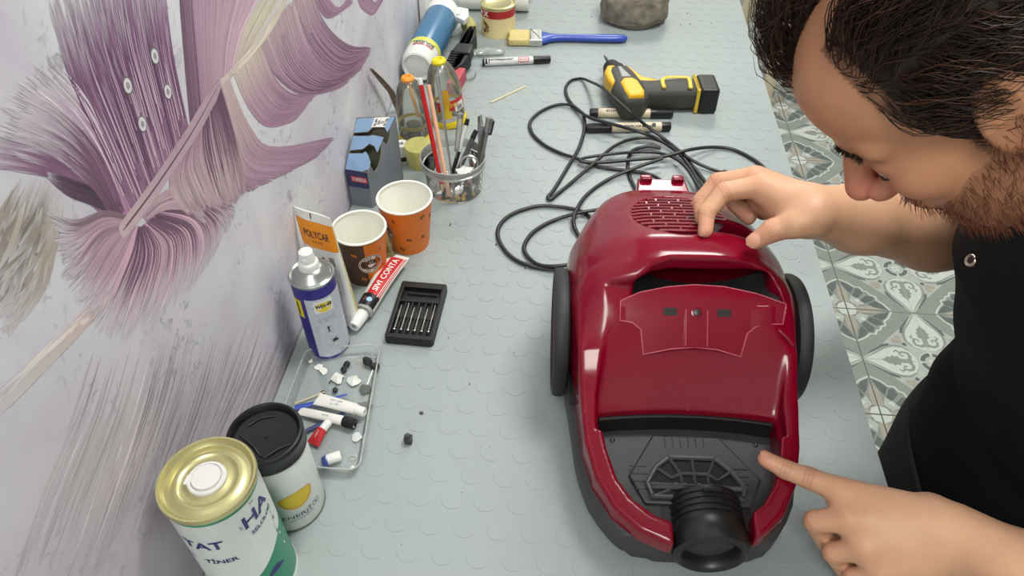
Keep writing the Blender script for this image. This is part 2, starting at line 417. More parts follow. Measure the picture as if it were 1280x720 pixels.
    fill('plume_left', 460, 0.0022, [(160, 124, 148), (150, 116, 143), (150, 118, 145), (176, 162, 178)], 0.13, fade=0.4, length=(0.55, 1.0), cross=[(150, 140, 150), (172, 165, 172), (178, 172, 178), (182, 180, 182)])
    fill('left_dark', 150, 0.0028, [(150, 116, 142), (126, 92, 120), (118, 84, 114), (150, 124, 148)], 0.09, fade=0.2, length=(0.8, 1.05))
    fill('leaf', 40, 0.004, [(84, 64, 82), (78, 60, 78), (88, 68, 88), (110, 90, 110)], 0.05, fade=0.1, wav=0.0)
    fill('plume_upper', 520, 0.0024, [(142, 106, 134), (120, 84, 116), (122, 86, 120), (138, 108, 138)], 0.13, fade=0.22, length=(0.75, 1.1), order=1)
    fill('plume_left', 70, 0.0010, [(172, 146, 166), (186, 168, 184), (200, 194, 202)], 0.05, s0=(0.1, 0.6), length=(0.6, 1.05), fade=0.1, cross=[(150, 145, 150), (180, 180, 180), (190, 190, 190)])
    fill('plume_left', 90, 0.0012, [(110, 78, 104), (118, 88, 112), (150, 124, 144)], 0.08, s0=(0.0, 0.3), length=(0.5, 0.9), fade=0.4, t1=0.7)
    fill('plume_upper', 90, 0.0011, [(92, 60, 92), (98, 66, 98)], 0.06, s0=(0, 0.4), length=(0.5, 0.95), fade=0.3)
    fill('plume_upper', 60, 0.0010, [(205, 180, 196), (190, 165, 186), (180, 156, 178)], 0.05, s0=(0, 0.4), length=(0.4, 0.9), fade=0.2)
    fill('vane_top', 330, 0.0028, [(166, 136, 156), (170, 142, 162), (166, 136, 158)], 0.06, fade=0.0, length=(0.98, 1.0), order=1, cross=[(110, 106, 110), (168, 168, 168), (178, 178, 176), (186, 190, 182)], wav=0.0005)
    fill('vane_cream', 120, 0.003, [(196, 180, 176), (206, 198, 180), (196, 184, 176)], 0.04, fade=0.0, length=(0.9, 1.0), wav=0.0005)
    fill('vane_top', 26, 0.0009, [(112, 78, 104), (118, 84, 110)], 0.05, fade=0.0, length=(0.9, 1.0), t1=0.3, wav=0.0004)
    fill('swirl_top', 110, 0.0026, [(166, 136, 158), (150, 114, 142), (160, 128, 152)], 0.10, fade=0.0, length=(0.95, 1.0), order=1)
    fill('swirl_tip', 90, 0.0040, [(160, 126, 150), (158, 122, 148)], 0.06, fade=0.0, length=(0.95, 1.0))
    fill('swirl_low', 260, 0.0030, [(204, 190, 180), (176, 146, 164), (156, 120, 146), (166, 130, 154)], 0.08, fade=0.0, length=(0.96, 1.0), order=-1)
    fill('swirl', 420, 0.0034, [(184, 162, 168), (166, 134, 158), (150, 114, 142), (160, 126, 150)], 0.08, fade=0.0, length=(0.97, 1.0), order=-1)
    fill('swirl', 34, 0.0010, [(120, 84, 112), (104, 72, 98), (116, 82, 108)], 0.05, fade=0.0, s0=(0.1, 0.4), length=(0.9, 1.0))
    fill('fan', 620, 0.0030, [(176, 146, 164), (180, 152, 168), (176, 150, 168), (182, 168, 180)], 0.12, fade=0.35, length=(0.65, 1.03), cross=[(150, 148, 150), (176, 170, 172), (180, 176, 176), (168, 162, 166)])
    fill('fan', 110, 0.0014, [(104, 76, 98), (120, 90, 112), (150, 122, 142)], 0.08, fade=0.3, t0=0.35, length=(0.55, 0.95))
    fill('ruffle', 130, 0.0028, [(170, 140, 158), (186, 160, 172), (176, 146, 162), (160, 130, 150)], 0.10, fade=0.1, length=(0.8, 1.05))
    fill('wing', 330, 0.0032, [(190, 172, 172), (184, 158, 166), (166, 136, 156), (158, 124, 148)], 0.09, fade=0.0, length=(0.96, 1.0), order=1)
    fill('cone', 420, 0.0028, [(150, 118, 140), (176, 148, 162), (186, 166, 170), (176, 146, 162)], 0.10, fade=0.0, length=(0.9, 1.0), order=1)
    fill('cone', 80, 0.0013, [(96, 68, 92), (112, 82, 104), (140, 110, 130)], 0.08, fade=0.1, t1=0.6, length=(0.5, 1.0))
    fill('quill_top', 26, 0.0045, [(190, 172, 172), (206, 198, 182), (200, 190, 180)], 0.03, fade=0.0, length=(1.0, 1.0), wav=0.003, taper=1.0)
    fill('quill', 30, 0.0090, [(196, 176, 182), (182, 156, 170), (178, 150, 164)], 0.04, fade=0.0, length=(1.0, 1.0), wav=0.004, taper=0.7)
    fill('quill', 3, 0.0020, [(130, 100, 122), (120, 92, 114)], 0.03, fade=0.0, length=(1.0, 1.0), wav=0.0)
    for (y, z) in GUIDES['drops'][0]:
        for rr, c in ((0.0055, (120, 110, 122)), (0.0045, (215, 216, 220)), (0.0022, (165, 152, 166))):
            a = np.linspace(0, 2 * np.pi, 15); b = len(V); x = 0.0006 + (0.0055 - rr) * 0.05
            for k in range(14): V.append((x, y + rr * 1.1 * math.cos(a[k]), z + rr * 1.25 * math.sin(a[k]))); C.append(rgb(*c)[:3])
            F.append(tuple(range(b, b + 14)))
    me = bpy.data.meshes.new('feather_print'); me.from_pydata(V, [], F)
    ca = me.color_attributes.new('Col', 'FLOAT_COLOR', 'POINT')
    arr = np.ones((len(V), 4), np.float32); arr[:, :3] = np.array(C); ca.data.foreach_set('color', arr.ravel())
    me.materials.append(mat('feather_print_ink', None, 0.55, var=0.03, scale=120, attr='Col'))
    o = bpy.data.objects.new('feather_print', me); COL.objects.link(o); o.parent = wall_left; o['kind'] = 'stuff'
    o['label'] = 'purple feather printed on the wallpaper'
build_mural()

# ceiling panels; the last one is an added fill light
for i, (lx, ly) in enumerate(LAMPS):
    t = thing('ceiling_panel', ['square ceiling light panel above the workbench', 'square ceiling light panel further back in the room', 'added square fill light panel behind the near end of the workbench'][i], 'ceiling light', (lx, ly, CEIL_Z))
    MB().box((0, 0, -0.03), (0.62, 0.62, 0.06), 0, 0.004).build('housing', mat('white_metal', (230, 230, 228), 0.5), t)
    MB().box((0, 0, -0.064), (0.56, 0.56, 0.008), 0, 0.002).build('diffuser', mat('lamp_diffuser', (250, 250, 240), 0.5, emit=3.0), t)

# ---------------------------------------------------------------- patterned floor tiles
TILE = 0.197
def tile_mesh():
    """one quarter of the ornament: ring corner at (0,0), diamond corner at (1,1)"""
    S = TILE - 0.0015
    mb = MB(); mb.box((S / 2, S / 2, -0.004), (S, S, 0.008), 0, 0.0006, seg=1)
    h = [0.00005]
    def poly(pts, mi):
        h[0] += 0.00004
        n = len(pts); a = sum(pts[i][0] * pts[(i + 1) % n][1] - pts[(i + 1) % n][0] * pts[i][1] for i in range(n))
        if a < 0: pts = pts[::-1]
        # clip to the tile
        def clip(P, ax, lim, keep):
            out = []
            for i in range(len(P)):
                p, q = P[i], P[(i + 1) % len(P)]
                pi, qi = keep(p[ax], lim), keep(q[ax], lim)
                if pi: out.append(p)
                if pi != qi:
                    f = (lim - p[ax]) / (q[ax] - p[ax]); out.append((p[0] + f * (q[0] - p[0]), p[1] + f * (q[1] - p[1])))
            return out
        for ax in (0, 1):
            if pts: pts = clip(pts, ax, 0.004, lambda v, l: v >= l)
            if pts: pts = clip(pts, ax, 0.996, lambda v, l: v <= l)
        if len(pts) < 3: return
        mb.add([(p[0] * S, p[1] * S, h[0]) for p in pts], [tuple(range(len(pts)))], mi)
    def both(pts, mi):
        poly(pts, mi); poly([(y, x) for x, y in pts], mi)
    def band(path, w, mi):
        P = [Vector((p[0], p[1], 0)) for p in path]; L_, R_ = [], []
        for i in range(len(P)):
            t = (P[min(i + 1, len(P) - 1)] - P[max(i - 1, 0)]).normalized(); nn = Vector((-t.y, t.x, 0))
            ww = w[i] if isinstance(w, (list, tuple)) else w
            L_.append(P[i] + nn * ww / 2); R_.append(P[i] - nn * ww / 2)
        for i in range(len(P) - 1):
            q = [L_[i], L_[i + 1], R_[i + 1], R_[i]]; q = [(a.x, a.y) for a in q]
            h[0] -= 0.00004
            both(q, mi)
            h[0] -= 0.00004
        h[0] += 0.00008
    def circ(r, a0=0, a1=90, n=14): return [(r * math.cos(R(a0 + (a1 - a0) * k / n)), r * math.sin(R(a0 + (a1 - a0) * k / n))) for k in range(n + 1)]
    LG, WH, MG, DG, BE = 0, 1, 2, 3, 4
    # ogee frame between ring field and diamond: mid grey field outside it
    poly([(1.0, 0.02), (0.84, 0.16), (0.66, 0.30), (0.55, 0.42), (0.42, 0.55), (0.30, 0.66), (0.16, 0.84), (0.02, 1.0), (1, 1)], MG)
    # teardrop petal on the x axis (mirrored to y)
    tear = [(0.22, -0.01), (0.24, 0.10), (0.30, 0.20), (0.40, 0.265), (0.52, 0.27), (0.64, 0.225), (0.76, 0.14), (0.86, 0.075), (0.99, 0.0), (0.9, -0.01)]
    both([(x + (0.0 if x < .3 else .005), y * 1.14 + 0.004) for x, y in tear], MG)
    both(tear, WH)
    # dark crescent outside the petal
    both([(0.56, 0.335), (0.66, 0.305), (0.78, 0.215), (0.90, 0.125), (0.93, 0.085), (0.80, 0.165), (0.66, 0.255), (0.56, 0.295)], DG)
    # leaf with scrolls
    both([(0.78, -0.01), (0.70, 0.02), (0.64, 0.075), (0.61, 0.06), (0.57, 0.10), (0.54, 0.075), (0.49, 0.09), (0.47, 0.04), (0.30, 0.035), (0.30, -0.01)], MG)
    band([(0.34, 0.03), (0.31, 0.09), (0.335, 0.155), (0.40, 0.175), (0.455, 0.145), (0.44, 0.10), (0.40, 0.10)], [0.05, 0.05, 0.045, 0.04, 0.035, 0.03, 0.03], MG)
    band([(0.44, 0.155), (0.49, 0.20), (0.53, 0.165)], [0.03, 0.035, 0.02], MG)
    # ring
    poly([(0, 0)] + circ(0.20), WH)
    poly(circ(0.185, 7, 83) + circ(0.12, 83, 7), DG)
    poly([(0, 0)] + circ(0.115), LG); poly([(0, 0)] + circ(0.07), WH)
    # quatrefoil on the diagonal
    for cx, cy in ((0.40, 0.40), (0.46, 0.40), (0.40, 0.46)):
        poly([(cx + 0.05 * math.cos(k * 0.785), cy + 0.05 * math.sin(k * 0.785)) for k in range(8)], BE)
    poly([(0.33, 0.29), (0.37, 0.33), (0.33, 0.37), (0.29, 0.33)], DG)
    # diamond cluster: white zig-zag, dark kites, beige star
    band([(1.0, 0.34), (0.86, 0.42), (0.78, 0.50), (0.70, 0.50), (0.66, 0.58), (0.60, 0.60)], 0.03, WH)
    both([(0.985, 0.375), (0.87, 0.45), (0.80, 0.53), (0.87, 0.66), (0.93, 0.56)], DG)
    both([(0.78, 0.54), (0.72, 0.54), (0.68, 0.64), (0.79, 0.75), (0.86, 0.70)], DG)
    both([(1.0, 0.44), (0.93, 0.62), (0.93, 0.84), (1.0, 0.90)], BE)
    poly([(0.88, 0.70), (0.93, 0.84), (0.84, 0.93), (0.70, 0.88), (0.79, 0.79)], LG)
    poly([(0.80, 0.76), (0.86, 0.80), (0.80, 0.86), (0.76, 0.80)], WH)
    poly([(1, 0.86), (0.9, 0.9), (0.86, 1), (1, 1)], WH)
    me = mb.build('tile', [mat('tile_light_grey', (188, 194, 188), 0.45, var=0.05, scale=40), mat('tile_white', (212, 218, 212), 0.45, var=0.05, scale=40),
                           mat('tile_mid_grey', (150, 156, 151), 0.45, var=0.06, scale=40), mat('tile_dark_grey', (104, 113, 112), 0.45, var=0.06, scale=40), mat('tile_beige', (176, 172, 160), 0.45, var=0.05, scale=40)], smooth=0, fixn=False)
    return me
floor = slab('floor', (X1 / 2, (Y0 + Y1) / 2, FLOOR_Z - 0.058), (X1 + 0.2, Y1 - Y0 + 0.2, 0.1), mat('grout', (150, 152, 148), 0.9, scale=200))
tile0 = tile_mesh(); tile0.parent = floor
first = True
CX0, CY0 = 1.401 - 2 * TILE * 3, 1.84 - 2 * TILE * 6     # a ring centre of the pattern
i = 0
for ix in range(0, 12):
    for iy in range(0, 24):
        xa = CX0 + ix * TILE; ya = CY0 + iy * TILE
        if xa < 0.25 or xa > X1 - TILE or ya < -0.35 or ya > Y1 - TILE: continue
        o = tile0 if first else tile0.copy()
        if not first: COL.objects.link(o); o.parent = floor
        first = False
        mx, my = ix % 2, iy % 2
        # quarter turns keep the ring corner on the ring centres
        rot = {(0, 0): 0, (1, 0): 90, (1, 1): 180, (0, 1): 270}[(mx, my)]
        dx = {(0, 0): (0, 0), (1, 0): (1, 0), (1, 1): (1, 1), (0, 1): (0, 1)}[(mx, my)]
        o.location = (xa + dx[0] * TILE, ya + dx[1] * TILE, FLOOR_Z); o.rotation_euler = (0, 0, R(rot))

# ---------------------------------------------------------------- workbench
def inset(out, d):
    n = len(out); a = sum(out[i][0] * out[(i + 1) % n][1] - out[(i + 1) % n][0] * out[i][1] for i in range(n)); sg = 1 if a > 0 else -1
    res = []
    for i in range(n):
        p, q, r = Vector(out[i - 1][:2]), Vector(out[i][:2]), Vector(out[(i + 1) % n][:2])
        e1 = (q - p); e2 = (r - q); e1 = e1.normalized() if e1.length > 1e-9 else Vector((1, 0)); e2 = e2.normalized() if e2.length > 1e-9 else e1
        n1 = Vector((-e1.y, e1.x)) * sg; n2 = Vector((-e2.y, e2.x)) * sg
        b = n1 + n2
        if b.length < 1e-6: b = n1
        b.normalize(); k = d / max(0.45, b.dot(n1)); res.append((q.x + b.x * k, q.y + b.y * k))
    return res
def pillow(mb, out, z0, z1, r, mi=0, M=None, seg=4, bottom=True):
    """extruded outline with rounded edges"""
    rings = []
    st = [k / seg for k in range(seg + 1)]
    if bottom:
        for t in st: 
            a = t * math.pi / 2; rings.append([(x, y, z0 + r * (1 - math.sin(a))) for x, y in inset(out, r * (1 - math.cos(a)))])
        rings = rings[::-1]
        rings = [[(x, y, z0 + r * (1 - math.cos(t * math.pi / 2))) for x, y in inset(out, r * (1 - math.sin(t * math.pi / 2)))] for t in st]
    else: rings = [[(x, y, z0) for x, y in out]]
    mb.wn = True
    rings += [[(x, y, z1 - r * (1 - math.sin((1 - t) * math.pi / 2))) for x, y in inset(out, r * (1 - math.cos((1 - t) * math.pi / 2)))] for t in [1 - s for s in st]][::1] if False else [[(x, y, z1 - r + r * math.sin(t * math.pi / 2)) for x, y in inset(out, r * (1 - math.cos(t * math.pi / 2)))] for t in st]
    mb.loft(rings, mi, M); return mb
def rrect(w, d, r, n=5, cx=0, cy=0):
    pts = []
    for k, (sx, sy) in enumerate(((1, 1), (-1, 1), (-1, -1), (1, -1))):
        for i in range(n + 1):
            a = R(90 * k + 90 * i / n); pts.append((cx + sx * (w / 2 - r) + r * math.cos(a), cy + sy * (d / 2 - r) + r * math.sin(a)))
    return pts

TW, TY0, TY1 = 0.690, -0.55, 2.35
bench = thing('workbench', 'long workbench covered with grey studded rubber matting against the papered wall', 'workbench', (TW / 2, 0.9, FLOOR_Z))
BL = lambda x, y, z: (x - TW / 2, y - 0.9, z - FLOOR_Z)
MB().box(BL((TW + 0.002) / 2, (TY0 + TY1) / 2, -0.023), (TW - 0.006, TY1 - TY0, 0.038), 0, 0.002).build('tabletop', mat('chipboard', (150, 140, 122), 0.7, scale=150, var=0.15), bench)
def mat_rubber():
    m = mat('grey_rubber_matting', (149, 158, 158), 0.42, var=0.035, scale=9, bump=0.10, bscale=420, spec=0.5)
    return m
MB().box(BL((TW + 0.002) / 2, (TY0 + TY1) / 2, -0.002), (TW - 0.002, TY1 - TY0, 0.004), 0, 0.0012).build('rubber_mat', mat_rubber(), bench)
st = MB(); rng = random.Random(3)
row = 0; y = TY0 + 0.03
while y < TY1 - 0.02:
    x = 0.02 + (0.0175 if row % 2 else 0)
    while x < TW - 0.012:
        st.lathe([(0.0128, -0.0002), (0.0126, 0.00033), (0.0120, 0.00042), (0, 0.00042)], 16, 0, Matrix.Translation(BL(x, y, 0)))
        x += 0.035
    y += 0.0303; row += 1
struct(st.build('mat_studs', mat_rubber(), bench, smooth=0, fixn=False), 'stuff')
for lx in (0.05, TW - 0.05):
    for ly in (TY0 + 0.08, TY1 - 0.08):
        MB().box(BL(lx, ly, (FLOOR_Z - 0.042) / 2), (0.05, 0.05, -FLOOR_Z - 0.042), 0, 0.003).build('leg', mat('grey_steel_leg', (96, 98, 100), 0.5, metal=0.6), bench)

# common materials
black = mat('black_plastic', (20, 20, 21), 0.38, var=0.1)
blackm = mat('matt_black_plastic', (26, 26, 27), 0.6, var=0.12)
white_p = mat('white_plastic', (226, 227, 224), 0.35, var=0.02)
paper_w = mat('white_paper', (222, 222, 216), 0.7, var=0.03)
steel = mat('brushed_steel', (176, 178, 178), 0.28, metal=0.95, var=0.06, scale=200)
gold = mat('gold_lacquered_tin', (198, 192, 142), 0.33, metal=0.75, var=0.04, scale=30)
ink_blue = mat('dark_blue_ink', (52, 48, 112), 0.5)
ink_black = mat('black_ink', (22, 22, 24), 0.5)
ink_grey = mat('grey_ink', (92, 94, 98), 0.6)
red_p = mat('red_print', (190, 38, 44), 0.45, var=0.05)
yellow_p = mat('yellow_plastic', (222, 196, 30), 0.4, var=0.05)

# --- thinner tin
t = thing('thinner_tin', 'white and green thinner tin with gold lid in the near left corner by the wall', 'tin', (0.0515, 0.2950, 0))
rr = 0.0383
MB().lathe([(0, 0.001), (rr - 0.001, 0.001), (rr + 0.0012, 0.0), (rr + 0.0012, 0.003), (rr, 0.0045), (rr, 0.164)], 56, 0).build('body', mat('white_litho_tin', (206, 212, 210), 0.32, var=0.015), t)
MB().lathe([(rr, 0.1635), (rr + 0.0014, 0.1645), (rr + 0.0018, 0.1685), (rr + 0.0010, 0.1700), (rr - 0.0008, 0.1700), (rr - 0.0020, 0.1670), (rr - 0.0040, 0.1650), (rr - 0.008, 0.1652), (rr - 0.010, 0.1668), (rr - 0.0135, 0.1668), (rr - 0.0155, 0.1650), (rr - 0.019, 0.1648), (0.017, 0.1662), (0, 0.1662)], 64, 0).build('lid', gold, t)
cap = MB().lathe([(0.0158, 0.1662), (0.0158, 0.1692), (0.0148, 0.1702), (0.0130, 0.1702), (0.0126, 0.1692), (0.0122, 0.1692), (0.0116, 0.1715), (0.0, 0.1720)], 40, 0)
cap.box((-0.0135, -0.0035, 0.1695), (0.006, 0.009, 0.0022), 0, 0.0008)
cap.build('cap', mat('white_cap', (206, 206, 204), 0.3, var=0.01), t, label='white pull-up plastic cap')
pr = MB()
vs, fs = grid2(-R(180) * rr, R(179) * rr, 0, 0.0042, 60, 1); print_on(pr, vs, fs, cyl_map(rr, -47, 0.1595, lift=0.0002), 0)
# green wave at the foot
vs, fs = grid2(-1.9 * rr, 2.4 * rr, 0.0, 1.0, 50, 6)
def wave(x, y): 
    top = 0.046 + 0.040 / (1 + math.exp(-(x / rr - 0.35) * 3.2))
    return cyl_map(rr, -47, 0.0046, lift=0.0002)(x, y * (top - 0.0046))
print_on(pr, vs, fs, wave, 0)
for k in range(9):
    vs, fs = disc2(0.0028 - 0.0001 * k, 10, 0.6, cx=0.036 + 0.002 * math.sin(k * 1.3), cy=0.120 - 0.009 * k)
    print_on(pr, vs, fs, cyl_map(rr, -47, 0, lift=0.0004), 2 if k % 2 else 0)
pr.build('green_print', [mat('green_ink', (34, 138, 106), 0.35, var=0.04), ink_blue, white_p], t, fixn=False)
pr = MB()
for s, sz, a, z, sx, bold in (('TAT', 0.0165, -92, 0.1265, 1.15, 0.0004), ('TİNER', 0.0088, -79, 0.0995, 1.1, 0.0002), ('SELÜLOZİK', 0.0062, -138, 0.1005, 1.0, 0.0001), ('HA', 0.023, -14, 0.138, 1.0, 0.0005), ('SELÜLOZ', 0.0072, -10, 0.120, 1.0, 0.0001), ('™', 0.006, -16, 0.1535, 1, 0)):
    vs, fs = text_geo(s, sz, sx=sx, bold=bold); print_on(pr, vs, fs, cyl_map(rr, a, z, lift=0.0004), 0)
vs, fs = text_geo('TAT', 0.0036); print_on(pr, [(-y, x) for x, y in vs], fs, cyl_map(rr, -40, 0.137, lift=0.0004))
vs, fs = grid2(-0.008, 0.010, 0, 0.010, 4, 2); print_on(pr, [(x, y * (1 - abs(x) / 0.012)) for x, y in vs], fs, cyl_map(rr, -24, 0.042, lift=0.0006))
pr.build('lettering', ink_blue, t, fixn=False)

# --- lidded mug
t = thing('travel_mug', 'white travel mug with black lid and a yellow half-lens print', 'mug', (0.0650, 0.3686, 0))
rm = 0.0332
MB().lathe([(0, 0.0), (rm - 0.003, 0.0), (rm - 0.0008, 0.0015), (rm, 0.004), (rm + 0.0002, 0.112), (rm - 0.001, 0.114), (0, 0.114)], 56).build('body', mat('white_glazed_mug', (208, 213, 212), 0.24, var=0.012), t)
MB().lathe([(rm - 0.0015, 0.0002), (rm + 0.0002, 0.0018), (rm + 0.0002, 0.0030)], 56).build('foot_ring', mat('grey_foot', (120, 122, 120), 0.5), t)
lid = MB(); rl = 0.0352
lid.lathe([(rm - 0.001, 0.108), (rm + 0.0018, 0.109), (rl - 0.0008, 0.1125), (rl - 0.0008, 0.121), (rl, 0.1235), (rl, 0.1265), (rl - 0.001, 0.1285), (rl - 0.003, 0.1290), (rl - 0.0045, 0.1275), (rl - 0.0065, 0.1225), (0.016, 0.1215), (0, 0.1215)], 64)
lid.build('lid', mat('black_lid', (17, 18, 18), 0.33, var=0.06), t)
x = MB()
x.tube([(-0.020, 0.010, 0.1222), (-0.012, 0.019, 0.1222), (0.001, 0.023, 0.1222)], 0.0016, 8)
x.tube(spline([(0.026, -0.006, 0.1222), (0.016, -0.013, 0.1225), (0.006, -0.0235, 0.1222)], 6), 0.0016, 8)
x.tube(spline([(-0.024, -0.002, 0.1222), (-0.008, -0.012, 0.1222), (0.004, -0.022, 0.1222), (0.016, -0.013, 0.1222)], 6), 0.0012, 8)
x.lathe([(0.0022, 0.1212), (0.0018, 0.1226), (0, 0.1227)], 12)
x.build('lid_rib', black, t)
pr = MB()
def lens(k):   # a half lens: flat upper edge bulging below
    P = []
    for i in range(22):
        a = math.pi + math.pi * i / 21; P.append((0.0185 * math.cos(a), 0.0190 * math.sin(a)))
    for i in range(1, 14):
        a = math.pi * i / 14; P.append((0.0185 * math.cos(a), 0.0075 * math.sin(a)))
    return [(x * k, y * k) for x, y in P]
P = lens(1.0); ng = 6
for j in range(ng):
    a = lens(1 - j / ng); b = lens(1 - (j + 1) / ng) if j < ng - 1 else [(0, -0.003)] * len(P)
    n = len(P); print_on(pr, a + b, [(i, (i + 1) % n, n + (i + 1) % n, n + i) for i in range(n)], cyl_map(rm, -47, 0.0585, lift=0.0004), 0 if j else 1)
pr.build('lens_print', [mat('lens_yellow', (218, 190, 30), 0.35, var=0.10, scale=40), mat('lens_orange', (206, 160, 46), 0.35, var=0.06)], t, fixn=False)
pr = MB()
vs, fs = text_geo('ENERJİ', 0.0085, sx=1.25); print_on(pr, vs, fs, cyl_map(rm, -55, 0.027, lift=0.0004))
for cx in (0.0, 0.0048):
    vs, fs = ring2(0.0024, 0.0031, 16); print_on(pr, [(x * 0.8 + cx, y * 1.25) for x, y in vs], fs, cyl_map(rm, -55 + 34, 0.0275, lift=0.0004))
vs, fs = text_geo('ENERJİ VERİMLİLİĞİ', 0.0030); print_on(pr, vs, fs, cyl_map(rm, -50, 0.0205, lift=0.0004))
pr.build('lettering', mat('slate_ink', (60, 74, 92), 0.5), t, fixn=False)

# --- spray can (blue, white actuator)
t = thing('spray_can', 'upright blue lubricant spray can with white actuator and yellow badge', 'spray can', (0.0445, 0.5870, 0))
rs = 0.0252
MB().lathe([(0, 0.002), (rs - 0.003, 0.0), (rs, 0.002), (rs, 0.119), (rs - 0.0003, 0.1205)], 48).build('body', mat('spray_can_blue', (50, 44, 132), 0.3, var=0.03, metal=0.2), t)
MB().lathe([(rs, 0.1195), (rs + 0.0009, 0.1208), (rs + 0.0009, 0.1235), (rs - 0.001, 0.1248), (rs - 0.003, 0.1235), (rs - 0.0045, 0.1245), (rs - 0.009, 0.1305), (rs - 0.0125, 0.1335), (0.010, 0.1345), (0, 0.1345)], 48).build('shoulder', mat('bare_tin', (166, 170, 168), 0.3, metal=0.9, var=0.04), t)
a = MB().lathe([(0.0118, 0.1330), (0.0118, 0.1400), (0.0108, 0.1425), (0.0092, 0.1435), (0.0085, 0.1520), (0.0078, 0.1565), (0.0050, 0.1585), (0, 0.1588)], 28)
a.box((0.0, -0.0078, 0.1490), (0.005, 0.003, 0.005), 0, 0.0008)
a.build('actuator', white_p, t)
pr = MB()
vs, fs = grid2(-0.020, 0.042, 0.006, 0.104, 30, 4)
print_on(pr, [(x + (0.006 if False else 0), y) for x, y in vs], fs, cyl_map(rs, -56, 0, lift=0.0002), 0)
pr.build('label_panel', mat('silver_label', (190, 196, 206), 0.35, var=0.10, scale=220), t, fixn=False)
pr = MB()
Y, K, Rd, Wh = 0, 1, 2, 3
vs, fs = grid2(-0.0115, 0.0115, -0.0095, 0.0095, 8, 3); print_on(pr, vs, fs, cyl_map(rs, -54, 0.0915, lift=0.0004), Wh)
vs, fs = disc2(0.0085, 26, 1.12); print_on(pr, [(x, max(y, -0.008) if y < 0.005 else 0.005 + (y - .005) * .3) for x, y in vs], fs, cyl_map(rs, -54, 0.0915, lift=0.0006), Y)
vs, fs = text_geo('WD-40', 0.0064, bold=0.0003); print_on(pr, vs, fs, cyl_map(rs, -54, 0.0925, lift=0.0008), K)
vs, fs = grid2(-0.0065, 0.0065, -0.016, 0.013, 6, 2); print_on(pr, vs, fs, cyl_map(rs, -128, 0.088, lift=0.0004), Y)
vs, fs = grid2(-0.0015, 0.0015, -0.012, 0.009, 2, 1); print_on(pr, vs, fs, cyl_map(rs, -128, 0.088, lift=0.0006), K)
for z in (0.0735, 0.0705, 0.0675):
    vs, fs = text_geo('çok amaçlı sprey yağ' if z > .073 else 'yağlar · korur · temizler', 0.0024); print_on(pr, vs, fs, cyl_map(rs, -54, z, lift=0.0004), 4)
for cx, z, kind in ((-0.001, 0.0535, '!'), (0.0040, 0.0330, 'f')):
    for s, mi, lf in ((0.0122, Rd, 0.0004), (0.0104, Wh, 0.0006)):
        print_on(pr, [(cx - s, 0), (cx, -s), (cx + s, 0), (cx, s)], [(0, 1, 2, 3)], cyl_map(rs, -54, z, lift=lf), mi)
    if kind == '!':
        vs, fs = text_geo('!', 0.012, bold=0.0005); print_on(pr, [(x + cx, y) for x, y in vs], fs, cyl_map(rs, -54, z, lift=0.0008), K)
    else:
        print_on(pr, [(cx - 0.004, -0.003), (cx + 0.004, -0.003), (cx + 0.0035, 0.0005), (cx + 0.002, -0.0005), (cx + 0.0015, 0.004), (cx - 0.0008, 0.0015), (cx - 0.0022, 0.003), (cx - 0.0035, 0.0005)], [tuple(range(8))], cyl_map(rs, -54, z, lift=0.0008), K)
pr.build('print', [mat('badge_yellow', (226, 206, 30), 0.4), ink_black, mat('hazard_red', (160, 52, 56), 0.5), white_p, ink_grey], t, fixn=False)

# --- sealant tube leaning on the wall
t = thing('sealant_tube', 'white and orange sealant tube standing upright against the wall behind the spray can', 'tube', (0.046, 0.640, 0))
def tube_sec(s):
    w = 0.0272 - 0.001 * s; d = 0.017 * (1 - s) ** 0.75 + 0.0012
    cx, cy, z = -0.022 * s + 0.002, 0.032 * s - 0.004, 0.004 + 0.142 * s
    return [(cx + w * math.copysign(abs(math.cos(a)) ** 0.8, math.cos(a)), cy + d * math.sin(a) - 0.010 * math.cos(a) * (1), z) for a in [2 * math.pi * k / 28 for k in range(28)]]
mb = MB(); rings = [tube_sec(s) for s in np.linspace(0, 1, 13)]
mb.loft(rings, 0)
for i, f in enumerate(mb.f[:-2]):
    k = i % 28; a = 2 * math.pi * (k + .5) / 28
    if math.sin(a) > -0.12: mb.m[i] = 1
mb.build('body', [mat('tube_white', (214, 216, 210), 0.4, var=0.02), mat('tube_cream', (196, 190, 140), 0.45, var=0.05)], t)
MB().lathe([(0, 0), (0.013, 0), (0.0135, 0.006), (0, 0.006)], 20).build('cap', white_p, t)
def tube_pt(x, y, lift=0.0006):     # x in -1..1 across the front face, y in 0..1 up it
    w = 0.0272 - 0.001 * y; d = 0.017 * (1 - y) ** 0.75 + 0.0012
    c = max(-0.999, min(0.999, x)); a = -math.acos(c ** 1 if c >= 0 else c) if True else 0
    ca = math.copysign(abs(c) ** (1 / 0.8), c); a = -math.acos(ca)
    return (-0.022 * y + 0.002 + w * c, 0.032 * y - 0.004 + d * math.sin(a) - 0.010 * ca - lift, 0.004 + 0.142 * y + lift * 0.3)
pr = MB()
vs, fs = grid2(-0.97, 0.97, 0.70, 0.93, 14, 4); print_on(pr, vs, fs, lambda x, y: tube_pt(x, y - 0.03 * (x < -2)), 0)
vs, fs = text_geo('POLYCAR', 1.0, bold=0.02); print_on(pr, [(x * 0.30, 0.815 + y * 0.085) for x, y in vs], fs, lambda x, y: tube_pt(x, y, 0.0010), 1)
vs, fs = text_geo('MS POLİMER', 1.0); print_on(pr, [(x * 0.10, 0.755 + y * 0.03) for x, y in vs], fs, lambda x, y: tube_pt(x, y, 0.0010), 1)
vs, fs = grid2(-0.09, -0.03, 0.955, 1.0, 1, 2); print_on(pr, vs, fs, lambda x, y: tube_pt(x, y, 0.0012), 1)
